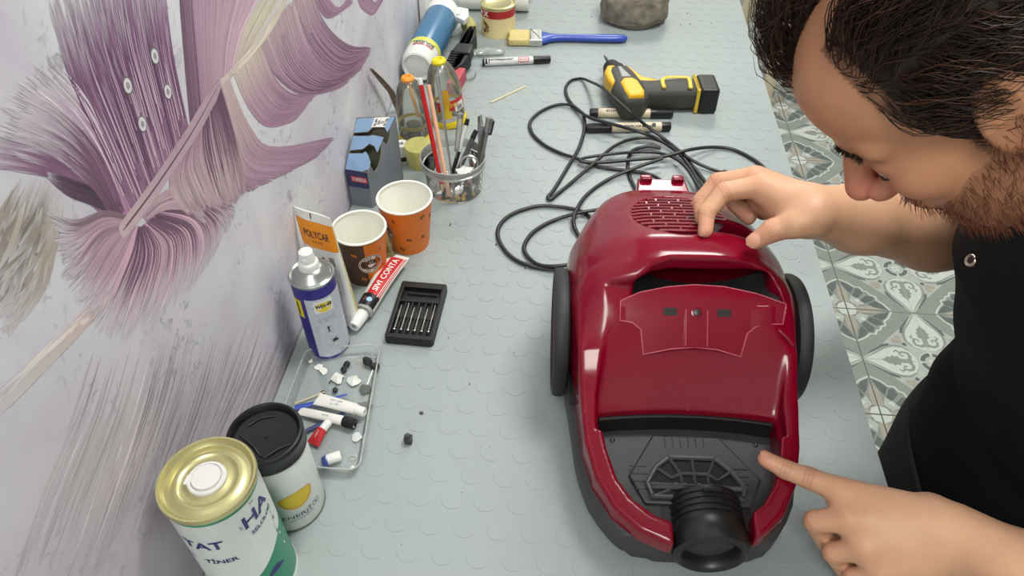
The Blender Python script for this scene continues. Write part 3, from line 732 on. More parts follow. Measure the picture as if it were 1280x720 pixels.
for k in range(9):
    vs, fs = grid2(0.40 + 0.03 * k, 0.40 + 0.03 * k + (0.012 if k % 3 else 0.02), 0.565, 0.645, 1, 1); print_on(pr, vs, fs, tube_pt, 1)
for k, s in enumerate(('290 ml', 'mastik · yapıştırıcı · sızdırmaz', 'tüm yüzeyler için kullanım')):
    vs, fs = text_geo(s, 1.0); print_on(pr, [(0.45 + 0.14 * k - y * 0.09, 0.42 + x * 0.022) for x, y in vs], fs, tube_pt, 1)
vs, fs = text_geo('a a a', 1.0); print_on(pr, [(0.72 - y * 0.1, 0.10 + x * 0.02) for x, y in vs], fs, tube_pt, 1)
for dx_, dy_ in ((0.1, 0.62), (0.2, 0.58), (0.1, 0.55)):
    vs, fs = disc2(1, 10); print_on(pr, [(dx_ + x * 0.06, dy_ + y * 0.013) for x, y in vs], fs, tube_pt, 1)
pr.build('print', [mat('orange_ink', (226, 140, 24), 0.4, var=0.04), mat('brown_ink', (70, 52, 40), 0.5)], t, fixn=False)

# --- paper cups
cup_in = mat('cup_paper', (240, 240, 230), 0.6, var=0.015)
cup_or = mat('cup_orange', (222, 118, 28), 0.42, var=0.04)
cup_br = mat('cup_brown', (78, 52, 40), 0.45, var=0.06)
def make_cup(name, label, loc, rt, rb, h, prints):
    t = thing(name, label, 'paper cup', loc, 0, 'paper coffee cups by the wall')
    sl = (rt - rb) / (h - 0.002)
    MB().lathe([(0, 0.006), (rb - 0.0015, 0.006), (rb - 0.001, 0.0), (rb, 0.0), (rt, h - 0.002)], 56).build('wall', prints['wall'], t)
    MB().lathe([(0, 0.0062), (rb - 0.001, 0.0062), (rt - 0.0008, h - 0.002)], 56).build('inner_liner', cup_in, t)
    MB().lathe([(rt - 0.001 + 0.0017 * math.cos(a), h - 0.001 + 0.0017 * math.sin(a)) for a in np.linspace(-1.2, 4.0, 12)], 56).build('rolled_rim', cup_in, t)
    cm = lambda a, z, l: cyl_map(rb, a, z, lift=l, taper=sl)
    for (a, z, rot, big) in prints['beans']:
        pr = MB(); vs, fs = disc2(0.0036 * big, 14, 0.62, rot=rot); print_on(pr, vs, fs, cm(a, z, 0.0003), 0)
        print_on(pr, [(-0.0003, -0.003 * big), (0.0003, -0.003 * big), (0.0004, 0.003 * big), (-0.0002, 0.003 * big)] , [(0, 1, 2, 3)], cm(a, z, 0.0004), 1)
        pr.build('bean_print', prints['beanmats'], t, fixn=False)
    if 'band' in prints:
        a0, a1 = prints['band']; pr = MB()
        vs, fs = grid2(0, R(a1 - a0) * rb, 0.0, h - 0.0035, 24, 6); 
        pr.add([((rb + sl * y + 0.00015) * math.cos(R(a0) + x / rb), (rb + sl * y + 0.00015) * math.sin(R(a0) + x / rb), y) for x, y in vs], fs, 0)
        pr.build('orange_panel', cup_or, t, fixn=False)
    a, z = prints['logo']; pr = MB(); k = prints.get('lk', 1.0)
    vs, fs = disc2(0.0165 * k, 36); print_on(pr, vs, fs, cm(a, z, 0.0005), 0)
    vs, fs = ring2(0.0148 * k, 0.0156 * k, 36); print_on(pr, vs, fs, cm(a, z, 0.0006), 1)
    vs, fs = disc2(0.0088 * k, 28); print_on(pr, vs, fs, cm(a, z, 0.0007), 1)
    def arc_text(s, rad, a_mid, flip):
        n = len(s); step = 0.32
        for i, ch in enumerate(s):
            if ch == ' ': continue
            vs, fs = text_geo(ch, 0.0058 * k, bold=0.0001)
            th = a_mid + (-(i - (n - 1) / 2) if not flip else (i - (n - 1) / 2)) * step
            ro = th - math.pi / 2 if not flip else th + math.pi / 2
            P = [(rad * math.cos(th) + x * math.cos(ro) - y * math.sin(ro), rad * math.sin(th) + x * math.sin(ro) + y * math.cos(ro)) for x, y in vs]
            print_on(pr, P, fs, cm(a, z, 0.0008), 1)
    arc_text('COFFEE TIME', 0.0118 * k, math.pi / 2, False); arc_text('TO GO', 0.0118 * k, -math.pi / 2, True)
    # small cup with steam
    cupo = [(-0.0045, 0.0005), (0.0040, 0.0005), (0.0034, -0.0035), (0.001, -0.0052), (-0.0016, -0.0052), (-0.004, -0.0035)]
    print_on(pr, [(x * k, y * k) for x, y in cupo], [tuple(range(6))], cm(a, z, 0.0010), 0)
    vs, fs = ring2(0.0010 * k, 0.0020 * k, 12, 0.0048 * k, -0.0012 * k); print_on(pr, vs, fs, cm(a, z, 0.0010), 0)
    for sx in (-0.002, 0.0012):
        print_on(pr, [(sx * k, 0.002 * k), ((sx + .0008) * k, 0.002 * k), ((sx + 0.0016) * k, 0.0062 * k), ((sx + .0006) * k, 0.0062 * k)], [(0, 1, 2, 3)], cm(a, z, 0.0010), 0)
    pr.build('logo', [mat('logo_cream', (226, 218, 206), 0.5), cup_br], t, fixn=False)
    return t
make_cup('paper_cup', 'brown and orange paper coffee cup nearer the wall, with round logo', (0.0615, 0.7195, 0), 0.0358, 0.0265, 0.083,
         dict(wall=cup_br, beans=[(-92, 0.062, 1.1, 1.2), (-80, 0.016, 0.9, 1.2), (-30, 0.064, 0.3, 1), (-20, 0.03, 0.5, 1)], beanmats=[mat('bean_orange', (196, 108, 50), 0.5), cup_br], band=(-68, 60), logo=(-57, 0.043)))
make_cup('paper_cup', 'orange paper coffee cup with brown bean print, behind the brown one', (0.1080, 0.7890, 0), 0.0382, 0.0275, 0.0825,
         dict(wall=cup_or, beans=[(-106, 0.066, 0.3, 1), (-76, 0.031, 1.2, 1.1), (-98, 0.012, 0.9, 1.2), (-40, 0.068, 2.4, 1.2), (-38, 0.03, 0.4, 1.1), (-10, 0.058, .4, 1.3), (-130, 0.03, .4, 1)], beanmats=[mat('bean_brown', (104, 56, 24), 0.5), cup_or], logo=(-141, 0.042), lk=0.95))

# --- liquid gasket tube
gt = thing('gasket_tube', 'red and white gasket paste tube with black shoulder and white cap beside the bit case', 'tube', (0.0720, 0.6080, 0.012))
A = Vector((0.0720, 0.6080, 0.0)); B = Vector((0.1030, 0.7400, 0.0)); ax = (B - A).normalized(); Lg = (B - A).length
Mg = frame((0, 0, 0), ax)
mb = MB(); rings = []
for s in np.linspace(0, 1, 12):
    x = 0.030 + (Lg - 0.030) * s; w = 0.0118 + 0.0050 * s; h = 0.0112 * (1 - s) ** 0.8 + 0.0009; lift = 0.006 * math.sin(s * math.pi) * 0.4
    tw = -0.0 ; rings.append([(x, w * math.cos(a), h * math.sin(a) + lift + 0.006 * s) for a in [2 * math.pi * k / 24 for k in range(24)]])
mb.loft(rings, 0, Mg); mb.build('body', mat('gasket_white', (222, 220, 216), 0.35, var=0.02), gt)
def gpt(x, y, lift=0.0005):    # x along the tube 0..1 from the shoulder, y across -1..1
    w = 0.0118 + 0.0050 * x; h = 0.0112 * max(0.0, 1 - x) ** 0.8 + 0.0009; xx = 0.030 + (Lg - 0.030) * x
    c = max(-0.98, min(0.98, y)); return Mg @ Vector((xx, w * c, h * math.sqrt(1 - c * c) + 0.0024 * math.sin(x * math.pi) + 0.006 * x + lift))
pr = MB()
vs, fs = grid2(0.20, 0.93, -0.85, 0.40, 16, 8); print_on(pr, vs, fs, lambda x, y: gpt(x, y), 0)
for q in (-0.95, -0.78):
    vs, fs = grid2(0.18, 0.95, q, q + 0.05, 12, 1); print_on(pr, vs, fs, lambda x, y: gpt(x, y, 0.0008), 1 if q > -.9 else 0)
vs, fs = text_geo('SIVI CONTA', 1.0, bold=0.02)
print_on(pr, [(0.57 + x * 0.118, -0.22 + y * 0.78) for x, y in vs], fs, lambda x, y: gpt(x, y, 0.0009), 1)
vs, fs = grid2(0.0, 0.20, -0.97, 0.97, 5, 14); print_on(pr, vs, fs, lambda x, y: gpt(x, y, 0.0004), 2)
vs, fs = disc2(1, 16); print_on(pr, [(0.10 + x * 0.035, -0.25 + y * 0.3) for x, y in vs], fs, lambda x, y: gpt(x, y, 0.0008), 3)
print_on(pr, [(0.05, 0.15), (0.12, 0.1), (0.15, 0.35), (0.08, 0.42)], [(0, 1, 2, 3)], lambda x, y: gpt(x, y, 0.0008), 4)
pr.build('print', [red_p, mat('print_white', (232, 230, 226), 0.4), mat('print_black', (24, 24, 30), 0.35), mat('print_sky', (150, 190, 214), 0.4), mat('print_brown', (110, 62, 52), 0.4)], gt, fixn=False)
Mr = Mg @ Matrix.Rotation(R(90), 4, 'Y')
MB().lathe([(0.0125, 0.026), (0.0125, 0.031), (0.011, 0.0315), (0, 0.0315)], 24, 0, Mr).build('shoulder', mat('shoulder_grey', (150, 152, 152), 0.4), gt)
MB().lathe([(0.003, 0.0005), (0.0068, 0.0), (0.0074, 0.002), (0.0088, 0.024), (0.0080, 0.0262), (0, 0.0262)], 24, 0, Mr).build('cap', white_p, gt)

# --- case of precision bits
CW, CD = 0.062, 0.104
t = thing('bit_case', 'open black plastic case holding a row of precision screwdriver bits', 'case', (0.1455, 0.6460, 0), -1.5)
mb = MB(); pillow(mb, rrect(CW, CD, 0.005), 0, 0.004, 0.0012)
mb.box((0, -CD / 2 + 0.004, 0.007), (CW - 0.002, 0.007, 0.013), 0, 0.0015)
mb.box((0, CD / 2 - 0.006, 0.006), (CW - 0.002, 0.011, 0.011), 0, 0.0015)
for sx in (-1, 1): mb.box((sx * (CW / 2 - 0.003), 0, 0.0065), (0.0055, CD - 0.006, 0.012), 0, 0.0012)
mb.build('tray', mat('case_black', (17, 18, 19), 0.5, var=0.1), t)
mb = MB()
for k in range(7): mb.box((-0.0265 + k * 0.0088, -0.012, 0.0055), (0.0022, 0.058, 0.006), 0, 0.0006)
mb.box((0, -0.004, 0.0055), (CW - 0.010, 0.014, 0.003), 0, 0.0006); mb.box((0, 0.0175, 0.006), (CW - 0.010, 0.003, 0.007), 0, 0.0008)
mb.box((0, 0.033, 0.0055), (0.040, 0.0015, 0.003), 0, 0.0004)
mb.build('divider_rack', blackm, t)
bits = None
for k, (ln, tip) in enumerate(((0.044, 0.6), (0.049, 0.8), (0.042, 0.3), (0.043, 0.5), (0.041, 0.35), (0.049, 0.9))):
    bx = -0.0222 + k * 0.0088; rot = Matrix.Rotation(R(-90), 4, 'X')
    x = thing('precision_bit', '', 'screwdriver bit', (0.1455 + bx * math.cos(R(1.5)) - 0.0 + (-0.036) * math.sin(R(1.5)), 0.6460 - 0.036 + bx * -0.026, 0.0088), -1.5, 'precision bits in the black case')
    x['label'] = ('leftmost', 'second from left', 'third from left', 'third from right', 'second from right', 'rightmost')[k] + ' silver precision bit in the open black case'
    MB().lathe([(0, 0), (0.0022, 0.0), (0.0026, 0.0012), (0.0014, 0.003), (0.0014, 0.004)], 10, 0, rot).build('head', steel, x)
    MB().lathe([(0.0013, 0.003), (0.0013, ln * 0.6), (0.0009, ln * 0.75), (0.0006 + tip * 0.0003, ln), (0, ln)], 10, 0, rot).build('shank', steel, x)

# --- clear plastic tray with scraps
t = thing('plastic_tray', 'shallow clear plastic tray of scraps and glue tubes beside the wall', 'tray', (0.072, 0.492, 0))
tr_poly = [(0.0221, 0.5645, 0.0000), (0.1120, 0.5859, 0.0000), (0.1192, 0.4056, 0.0000), (0.0810, 0.4070, 0.0000), (0.0260, 0.4928, 0.0000)]
tr = [(0.0225, 0.567), (0.112, 0.582), (0.128, 0.405), (0.0225, 0.405)]
tr = [(p[0] - 0.072, p[1] - 0.492) for p in tr]
def roundpoly(P, r, n=5):
    out = []
    m = len(P)
    for i in range(m):
        a, b, c = Vector(P[i - 1]), Vector(P[i]), Vector(P[(i + 1) % m]); u = (a - b).normalized(); w = (c - b).normalized()
        for k in range(n + 1):
            s = k / n; q0 = b + u * r; q1 = b + w * r; out.append(tuple(q0 * (1 - s) ** 2 + b * 2 * s * (1 - s) + q1 * s * s))
    return out
TRo = roundpoly(tr, 0.014)
mb = MB(); fl = inset(TRo, 0.005)
rings = [[(x, y, 0.0012) for x, y in inset(fl, 0.001)], [(x, y, 0.0022) for x, y in fl], [(x, y, 0.012) for x, y in inset(TRo, 0.0015)], [(x, y, 0.0135) for x, y in TRo], [(x, y, 0.0128) for x, y in inset(TRo, -0.0008)]]
n = len(TRo); mb.loft(rings, 0, caps=False); mb.add([(x, y, 0.0012) for x, y in inset(fl, 0.001)], [tuple(range(n))], 0)
mb.build('basin', clear('clear_tray_plastic', (246, 249, 249), 0.14, 0.08), t, fixn=True)
mb = MB(); mb.tube([(x, y, 0.0132) for x, y in TRo] + [(TRo[0][0], TRo[0][1], 0.0132)], 0.0011, 6); mb.build('rim', clear('clear_rim_plastic', (244, 247, 246), 0.42, 0.08), t)
TZ = 0.0018
def small_tube(name, label, A, B, wa, wb, body, cap, capl, capr, h=0.0055, txt=None, tmat=None, group=None):
    """squeezed glue tube from crimp A to nozzle B"""
    A = Vector(A); B = Vector(B); ax = (B - A); L_ = ax.length; M = frame((0, 0, 0), ax)
    o = thing(name, label, 'glue tube', A, 0, group)
    mb = MB(); rings = []
    lb = L_ - capl
    for s in np.linspace(0, 1, 8):
        w = wa + (wb - wa) * s; hh = 0.0006 + h * s ** 0.7
        rings.append([(lb * s, w * math.cos(a), hh * (1 + math.sin(a))) for a in [2 * math.pi * k / 16 for k in range(16)]])
    mb.loft(rings, 0, M); mb.build('body', body, o)
    mc = M @ Matrix.Translation((lb, 0, h)) @ Matrix.Rotation(R(90), 4, 'Y')
    MB().lathe([(0, -0.001), (capr * 0.9, -0.001), (capr, 0.001), (capr, capl - 0.001), (capr * 0.85, capl), (capr * 0.45, capl), (capr * 0.4, capl - 0.004), (0, capl - 0.004)], 18, 0, mc).build('cap', cap, o)
    if txt:
        pr = MB()
        for s_, sz, x0, y0 in txt:
            vs, fs = text_geo(s_, sz); print_on(pr, [(x + lb * x0, y + y0) for x, y in vs], fs, lambda x, y: M @ Vector((x, y, 0.0012 + 2 * h * (x / lb) ** 0.7 * math.sqrt(max(0.05, 1 - (y / (wa + .001)) ** 2)) + 0.0006)))
        pr.build('lettering', tmat or ink_grey, o, fixn=False)
    return o
small_tube('glue_tube', 'white glue tube with handwritten notes and white cap, in the tray', (0.0544, 0.4978, 0.0060), (0.1163, 0.4807, 0.0060), 0.0085, 0.0070, paper_w, white_p, 0.011, 0.0058, 0.0050, [('super glue', 0.004, 0.5, 0.002), ('5 g - 2021', 0.003, 0.5, -0.003)], mat('pen_ink', (92, 92, 140), 0.6))
small_tube('glue_tube', 'flattened white glue tube with black cap, in the tray', (0.0382, 0.4807, 0.0040), (0.1084, 0.4660, 0.0040), 0.0055, 0.0060, paper_w, black, 0.014, 0.0068, 0.0040, [('epoxy', 0.0035, 0.6, 0)], ink_grey)
small_tube('glue_tube', 'small red glue tube with white nozzle, in the tray', (0.0667, 0.4377, 0.0040), (0.0778, 0.4665, 0.0040), 0.0080, 0.0060, red_p, white_p, 0.013, 0.0048, 0.0045, [('super', 0.0035, 0.6, 0.001)], white_p)
small_tube('glue_tube', 'short blue and white glue tube lying alone at the near end of the tray', (0.0839, 0.4147, 0.0040), (0.1026, 0.4245, 0.0040), 0.0075, 0.0062, mat('blue_print', (58, 86, 168), 0.4), white_p, 0.015, 0.0058, 0.0045)
tag(MB().tube([(0, 0, 0.003), (0.03, 0.004, 0.0035), (0.060, 0.010, 0.004)], [0.0035, 0.0030, 0.0012], 10, flat=0.5).build('modelling_tool', mat('blue_plastic', (52, 82, 172), 0.4), loc=(0.0320, 0.4840, 0.0018), rot=(0, 0, R(14)), smooth=50), 'blue plastic spatula under the white glue tube, in the tray', 'spatula')
tag(MB().tube([(0, 0, 0.002), (0.045, 0.012, 0.003)], 0.0028, 10, flat=0.5).build('modelling_tool', mat('navy_plastic', (62, 72, 112), 0.4), loc=(0.0538, 0.4550, 0.0018), rot=(0, 0, R(22)), smooth=50), 'dark blue plastic spatula beside the red glue tube, in the tray', 'spatula')
tag(MB().tube([(0, 0, 0.002), (0.030, 0.020, 0.002)], 0.0010, 8).build('toothpick', mat('pale_wood', (206, 196, 160), 0.7), loc=(0.0300, 0.4906, 0.0018)), 'pale toothpick at the wall end of the tray', 'toothpick')
def crumb(name, label, cat, loc, size, m, seed, flat=0.5, group=None):
    r = random.Random(seed); bm = bmesh.new(); bmesh.ops.create_icosphere(bm, subdivisions=2, radius=1.0)
    for v in bm.verts:
        k = 1 + r.uniform(-0.28, 0.28); v.co = Vector((v.co.x * size * k * 1.15, v.co.y * size * k, v.co.z * size * flat * k + size * flat))
    vs = [tuple(v.co) for v in bm.verts]; fs = [[v.index for v in f.verts] for f in bm.faces]; bm.free()
    return tag(MB().add(vs, fs).build(name, m, loc=loc, rot=(0, 0, r.uniform(0, 6)), smooth=35), label, cat, group)
def flake(name, label, loc, size, m, seed, group=None, lift=0.0022):
    r = random.Random(seed); n = 9
    out = [(size * r.uniform(0.65, 1.2) * math.cos(2 * math.pi * k / n), size * r.uniform(0.65, 1.2) * math.sin(2 * math.pi * k / n)) for k in range(n)]
    mb = MB(); c = [(x, y, lift * r.uniform(0.1, 1.0)) for x, y in out]; cc = (0, 0, lift * 1.2)
    vs = [cc] + c + [(0, 0, lift * 1.2 - 0.0006)] + [(x, y, max(0, z - 0.0006)) for x, y, z in c]
    fs = [(0, 1 + k, 1 + (k + 1) % n) for k in range(n)] + [(n + 1, n + 2 + (k + 1) % n, n + 2 + k) for k in range(n)] + [(1 + k, n + 2 + k, n + 2 + (k + 1) % n, 1 + (k + 1) % n) for k in range(n)]
    mb.add(vs, fs); return tag(mb.build(name, m, loc=loc, smooth=25), label, 'scrap', group)
g1 = 'white scraps in the tray'
flake('paper_scrap', 'crumpled white paper scrap nearest the middle of the tray', (0.0703, 0.5322, 0.0018), 0.0085, paper_w, 1, g1, 0.006)
flake('paper_scrap', 'pale pointed scrap right of the crumpled one in the tray', (0.0891, 0.5315, 0.0018), 0.0085, mat('pale_scrap', (206, 210, 204), 0.5), 2, g1, 0.003)
flake('paper_scrap', 'small white scrap in the far left of the tray', (0.0422, 0.5483, 0.0018), 0.0055, paper_w, 3, g1, 0.002)
flake('paper_scrap', 'small white scrap second from the far left corner of the tray', (0.0497, 0.5427, 0.0018), 0.0055, paper_w, 4, g1, 0.002)
flake('paper_scrap', 'tiny white scrap in the far left corner of the tray', (0.0290, 0.5559, 0.0018), 0.0030, paper_w, 5, g1, 0.002)
flake('paper_scrap', 'thin whitish scrap at the right edge of the tray beside the black cap', (0.1123, 0.4528, 0.0018), 0.0065, mat('grey_scrap', (196, 200, 200), 0.5), 6, g1, 0.002)
flake('paper_scrap', 'tiny white scrap at the near right corner of the tray', (0.1165, 0.4141, 0.0018), 0.0030, paper_w, 7, g1, 0.002)
blk = mat('black_rubber_bits', (30, 30, 30), 0.6)
g2 = 'black plastic bits in the tray'
for nm, p, sz, lb in (('rubber_bit', (0.0756, 0.5539, 0.0018), 0.0042, 'upper lump of the black stub in the middle of the tray'), ('rubber_bit', (0.0739, 0.5449, 0.0018), 0.0036, 'lower lump of the black stub in the middle of the tray'), ('rubber_bit', (0.1000, 0.5599, 0.0018), 0.0055, 'black lump nearest the far right corner of the tray'), ('rubber_bit', (0.1105, 0.5533, 0.0018), 0.0052, 'black lump at the right rim of the tray'), ('rubber_bit', (0.0712, 0.5143, 0.0018), 0.0032, 'small black lump above the white glue tube'), ('rubber_bit', (0.0577, 0.5106, 0.0018), 0.0022, 'tiny black lump left of the white glue tube')):
    crumb(nm, lb, 'plastic bit', p, sz, blk, hash(lb) % 1000 if False else int(sz * 1e6) % 97, 0.7, g2)
crumb('felt_pad', 'dark grey round pad with a pale stick, right side of the tray', 'pad', (0.1065, 0.5199, 0.0018), 0.0070, mat('grey_felt', (92, 94, 92), 0.9, var=0.25, scale=900), 11, 0.18, 'grey pads in the tray')
crumb('felt_pad', 'grey round pad lower on the right side of the tray', 'pad', (0.1103, 0.4957, 0.0018), 0.0072, mat('grey_felt_light', (112, 114, 112), 0.9, var=0.25, scale=900), 12, 0.14, 'grey pads in the tray')
tag(MB().tube([(0, 0, 0.0014), (0.002, 0.022, 0.0018)], 0.0011, 8).build('swab_stick', paper_w, loc=(0.1071, 0.5256, 0.0022)), 'short white swab stick above the dark pad in the tray', 'swab')
tag(MB().tube(spline([(0, 0, 0.001), (0.004, 0.008, 0.0015), (0.010, 0.010, 0.001)], 6), 0.0007, 6).build('wire_end', blk, loc=(0.0609, 0.5238, 0.0022)), 'thin curled dark wire left of the crumpled paper scrap', 'wire')
for k, p in enumerate(((0.0922, 0.5719, 0.0020), (0.1053, 0.5718, 0.0020), (0.1142, 0.4269, 0.0020))):
    mb = MB(); mb.tube([(0.004 * math.cos(a), 0.003 * math.sin(a), 0.0008) for a in np.linspace(0, 6.283, 17)], 0.0006, 6)
    tag(mb.build('clear_ring', clear('clear_rim_plastic', (244, 247, 246), 0.42, 0.08), loc=p), ('clear plastic ring at the far edge of the tray, left of two', 'clear plastic ring at the far edge of the tray, right of two', 'clear plastic ring in the near right of the tray')[k], 'ring', 'clear rings in the tray')

# --- loose bits on the bench
o = thing('grommet', 'small black ribbed plastic grommet alone on the middle of the bench', 'grommet', (0.1711, 0.4530, 0.0000))
MB().box((0, 0, 0.004), (0.0085, 0.0075, 0.008), 0, 0.0012).box((0, 0.0, 0.0095), (0.0092, 0.0082, 0.0016), 0, 0.0004).build('base', mat('grommet_dark', (58, 60, 60), 0.55), o)
MB().lathe([(0.0030, 0.008), (0.0030, 0.014), (0.0024, 0.015), (0, 0.015)], 12).build('stub', mat('grommet_dark', (58, 60, 60), 0.55), o)
crumb('rubber_bit', 'tiny dark chip on the bench beyond the grommet', 'plastic bit', (0.1784, 0.4930, 0.0000), 0.0022, mat('grommet_dark', (58, 60, 60), 0.55), 21, 0.5)
sp = MB(); rr_ = random.Random(9)
for k in range(150):
    x, y = rr_.uniform(0.13, 0.68), rr_.uniform(0.3, 1.7)
    if 0.28 < x < 0.66 and 0.25 < y < 1.40: continue
    s = rr_.choice((0.0006, 0.0008, 0.0011, 0.0016)); sp.box((x, y, 0.0006 + s * 0.35), (s, s * rr_.uniform(0.8, 2), s * 0.7), 0, 0, None)
o = sp.build('sawdust_specks', mat('dark_specks', (70, 72, 70), 0.8)); o['kind'] = 'stuff'; tag(o, 'dark specks of dust scattered over the grey matting', 'dust')

# --- torn open carton by the wall
t = thing('carton', 'battered blue and grey cardboard carton with cut-out holes in its sloping top, against the wall', 'box', (0.03, 0.90, 0))
FL, FR, RR_, RL = Vector((0.003, 0.868, 0)), Vector((0.037, 0.862, 0)), Vector((0.070, 0.935, 0)), Vector((0.013, 0.926, 0))
O = Vector((0.03, 0.90, 0)); HF, HR = 0.066, 0.118
def topP(u, v, dz=0.0):
    a = FL.lerp(FR, u); b = RL.lerp(RR_, u); p = a.lerp(b, v); return (p.x - O.x, p.y - O.y, HF + (HR - HF) * v + dz)
def sheet(mb, pts, fn, th, mi=0, mi2=1):
    n = len(pts); va = [fn(u, v, 0) for u, v in pts] + [fn(u, v, -th) for u, v in pts]
    mb.add(va, [tuple(range(n)), tuple(range(2 * n - 1, n - 1, -1))] + [(i, n + i, n + (i + 1) % n, (i + 1) % n) for i in range(n)], [mi, mi2] + [mi2] * n)
card_b = mat('carton_sky_blue', (122, 150, 184), 0.35, var=0.12, scale=40); card_g = mat('carton_grey', (120, 126, 134), 0.45, var=0.12, scale=30); card_n = mat('carton_navy', (46, 52, 92), 0.4, var=0.1)
card_i = mat('carton_inside', (126, 124, 108), 0.8, var=0.06)
for k, P in enumerate(([(0, 0), (0.75, 0), (1.0, 0.06), (0.93, 0.18), (0.72, 0.30), (0.58, 0.36), (0.5, 0.32), (0, 0.30)], [(0, 0.36), (0.45, 0.40), (0.60, 0.50), (0.80, 0.46), (0.98, 0.36), (1.0, 0.38), (0.96, 0.62), (0.6, 0.66), (0.5, 0.64), (0, 0.64)], [(0, 0.70), (0.42, 0.72), (0.55, 0.83), (0.85, 0.80), (1.0, 0.71), (1, 1), (0, 1)])):
    mb = MB(); sheet(mb, P, topP, 0.0012); mb.build('top_panel', [card_b, card_i], t, smooth=0)
def wall(name, A, B, za, zb, m, dips=None, v0=0.0):
    mb = MB(); A = A - O; B = B - O; nrm = (B - A).cross(Vector((0, 0, 1))).normalized()
    top = [(s, za + (zb - za) * s) for s in np.linspace(0, 1, 25)]
    if dips: top = [(s, z - sum(d * max(0.0, 1 - ((s - c) / w) ** 2) ** 0.5 for c, w, d in dips)) for s, z in top]
    n = len(top)
    vs = []
    for off in (0, -0.0012):
        for s, z in top: p = A.lerp(B, s) + nrm * off; vs += [(p.x, p.y, 0.0), (p.x, p.y, max(0.004, z))]
    q = 2 * n; fs = []
    for i in range(n - 1):
        fs += [(2 * i, 2 * i + 2, 2 * i + 3, 2 * i + 1), (q + 2 * i, q + 2 * i + 1, q + 2 * i + 3, q + 2 * i + 2), (2 * i + 1, 2 * i + 3, q + 2 * i + 3, q + 2 * i + 1)]
    mi = [0, 1, 1] * (n - 1); mb.add(vs, fs, mi); return mb.build(name, [m, card_i], t, smooth=0, fixn=False)
wall('front_panel', FL, FR, HF, HF, card_g)
wall('side_panel', FR, RR_, HF, HR, card_g, dips=[(0.30, 0.17, 0.022), (0.68, 0.10, 0.016)])
wall('rear_panel', RR_, RL, HR, HR, card_g)
wall('side_panel', RL, FL, HR, HF, card_b)
def frontP(x, y, l=0.0006):
    p = FL.lerp(FR, x) - O; nrm = (FR - FL).cross(Vector((0, 0, 1))).normalized(); return (p.x + nrm.x * l, p.y + nrm.y * l, y)
pr = MB(); vs, fs = grid2(0, 1, 0.036, HF - 0.0005, 2, 2); print_on(pr, vs, fs, frontP, 0)
vs, fs = grid2(0.22, 0.95, 0.046, 0.056, 2, 1); print_on(pr, vs, fs, lambda x, y: frontP(x, y, 0.0009), 1)
vs, fs = text_geo('V.MERSA', 1.0, bold=0.02); print_on(pr, [(0.585 + x * 0.17, 0.0508 + y * 0.0085) for x, y in vs], fs, lambda x, y: frontP(x, y, 0.0012), 2)
pr.build('front_print', [card_n, mat('pink_red_print', (206, 62, 84), 0.45), paper_w], t, fixn=False)
pr = MB(); vs, fs = grid2(0.48, 0.86, 0.80, 0.98, 2, 2); print_on(pr, vs, fs, lambda x, y: topP(x, y, 0.0004), 0)
for k in range(4):
    vs, fs = text_geo(('B22 60W', '230V~', 'E27', '8W 2700')[k], 1.0, bold=0.03); print_on(pr, [(0.56 + 0.09 * k - y * 0.1, 0.885 + x * 0.035) for x, y in vs], fs, lambda x, y: topP(x, y, 0.0007), 1)
pr.build('sticker', [paper_w, ink_black], t, fixn=False, label='white printed sticker')

# --- clear tub of tools
t = thing('plastic_tub', 'round clear plastic tub holding pencils and small tools', 'tub', (0.1540, 0.9240, 0))
clr = clear('clear_tub_plastic', (249, 250, 249), 0.12, 0.07); clr2 = clear('clear_rim_plastic', (244, 247, 246), 0.42, 0.08)
MB().lathe([(0, 0.0012), (0.040, 0.0012), (0.0425, 0.003), (0.0455, 0.046), (0.0478, 0.047), (0.0482, 0.060)], 56).build('wall', clr, t, fixn=False)
MB().lathe([(0, 0.0002), (0.040, 0.0002), (0.0423, 0.0025)], 56).build('base', clr, t, fixn=False)
MB().lathe([(0.0478, 0.0462), (0.0495, 0.0465), (0.0498, 0.049), (0.0482, 0.050), (0.0482, 0.0575), (0.0500, 0.058), (0.0503, 0.0605), (0.0488, 0.0615), (0.0478, 0.0600), (0.0478, 0.0462)], 56).build('rim', clr2, t, fixn=False)
def rod(name, label, cat, A, B, parts, group=None, n=10):
    """parts: (start, end, radius0, radius1, material, part name)"""
    A = Vector(A); B = Vector(B); d = B - A; o = thing(name, label, cat, A, 0, group)
    for s0, s1, r0, r1, m, nm in parts:
        MB().tube([d * s0, d * (s0 + (s1 - s0) * 0.5), d * s1], [r0, (r0 + r1) / 2, r1], n).build(nm, m, o, smooth=50)
    return o
clean_wood = mat('bare_wood', (216, 190, 150), 0.6, var=0.05)
rod('pencil', 'red pencil leaning tallest in the clear tub', 'pencil', (0.140, 0.900, 0.004), (0.1085, 0.948, 0.174), [(0.0, 0.03, 0.0006, 0.0010, ink_black, 'lead'), (0.03, 0.10, 0.0010, 0.0036, clean_wood, 'cone'), (0.10, 0.95, 0.0036, 0.0036, mat('red_lacquer', (190, 34, 36), 0.3), 'shaft'), (0.95, 1.0, 0.0038, 0.0038, white_p, 'end_cap')], n=6)
rod('wooden_stick', 'plain pale wooden stick beside the red pencil in the clear tub', 'stick', (0.149, 0.897, 0.004), (0.1190, 0.955, 0.160), [(0, 1, 0.0034, 0.0034, mat('salmon_wood', (224, 178, 146), 0.6, var=0.05), 'shaft')], n=8)
rod('tweezers', 'long steel tweezers to the right of the wooden stick, in the clear tub', 'tweezers', (0.157, 0.900, 0.004), (0.1300, 0.972, 0.165), [(0, 0.75, 0.0010, 0.0024, steel, 'arm'), (0.75, 1.0, 0.0024, 0.0032, steel, 'heel')])
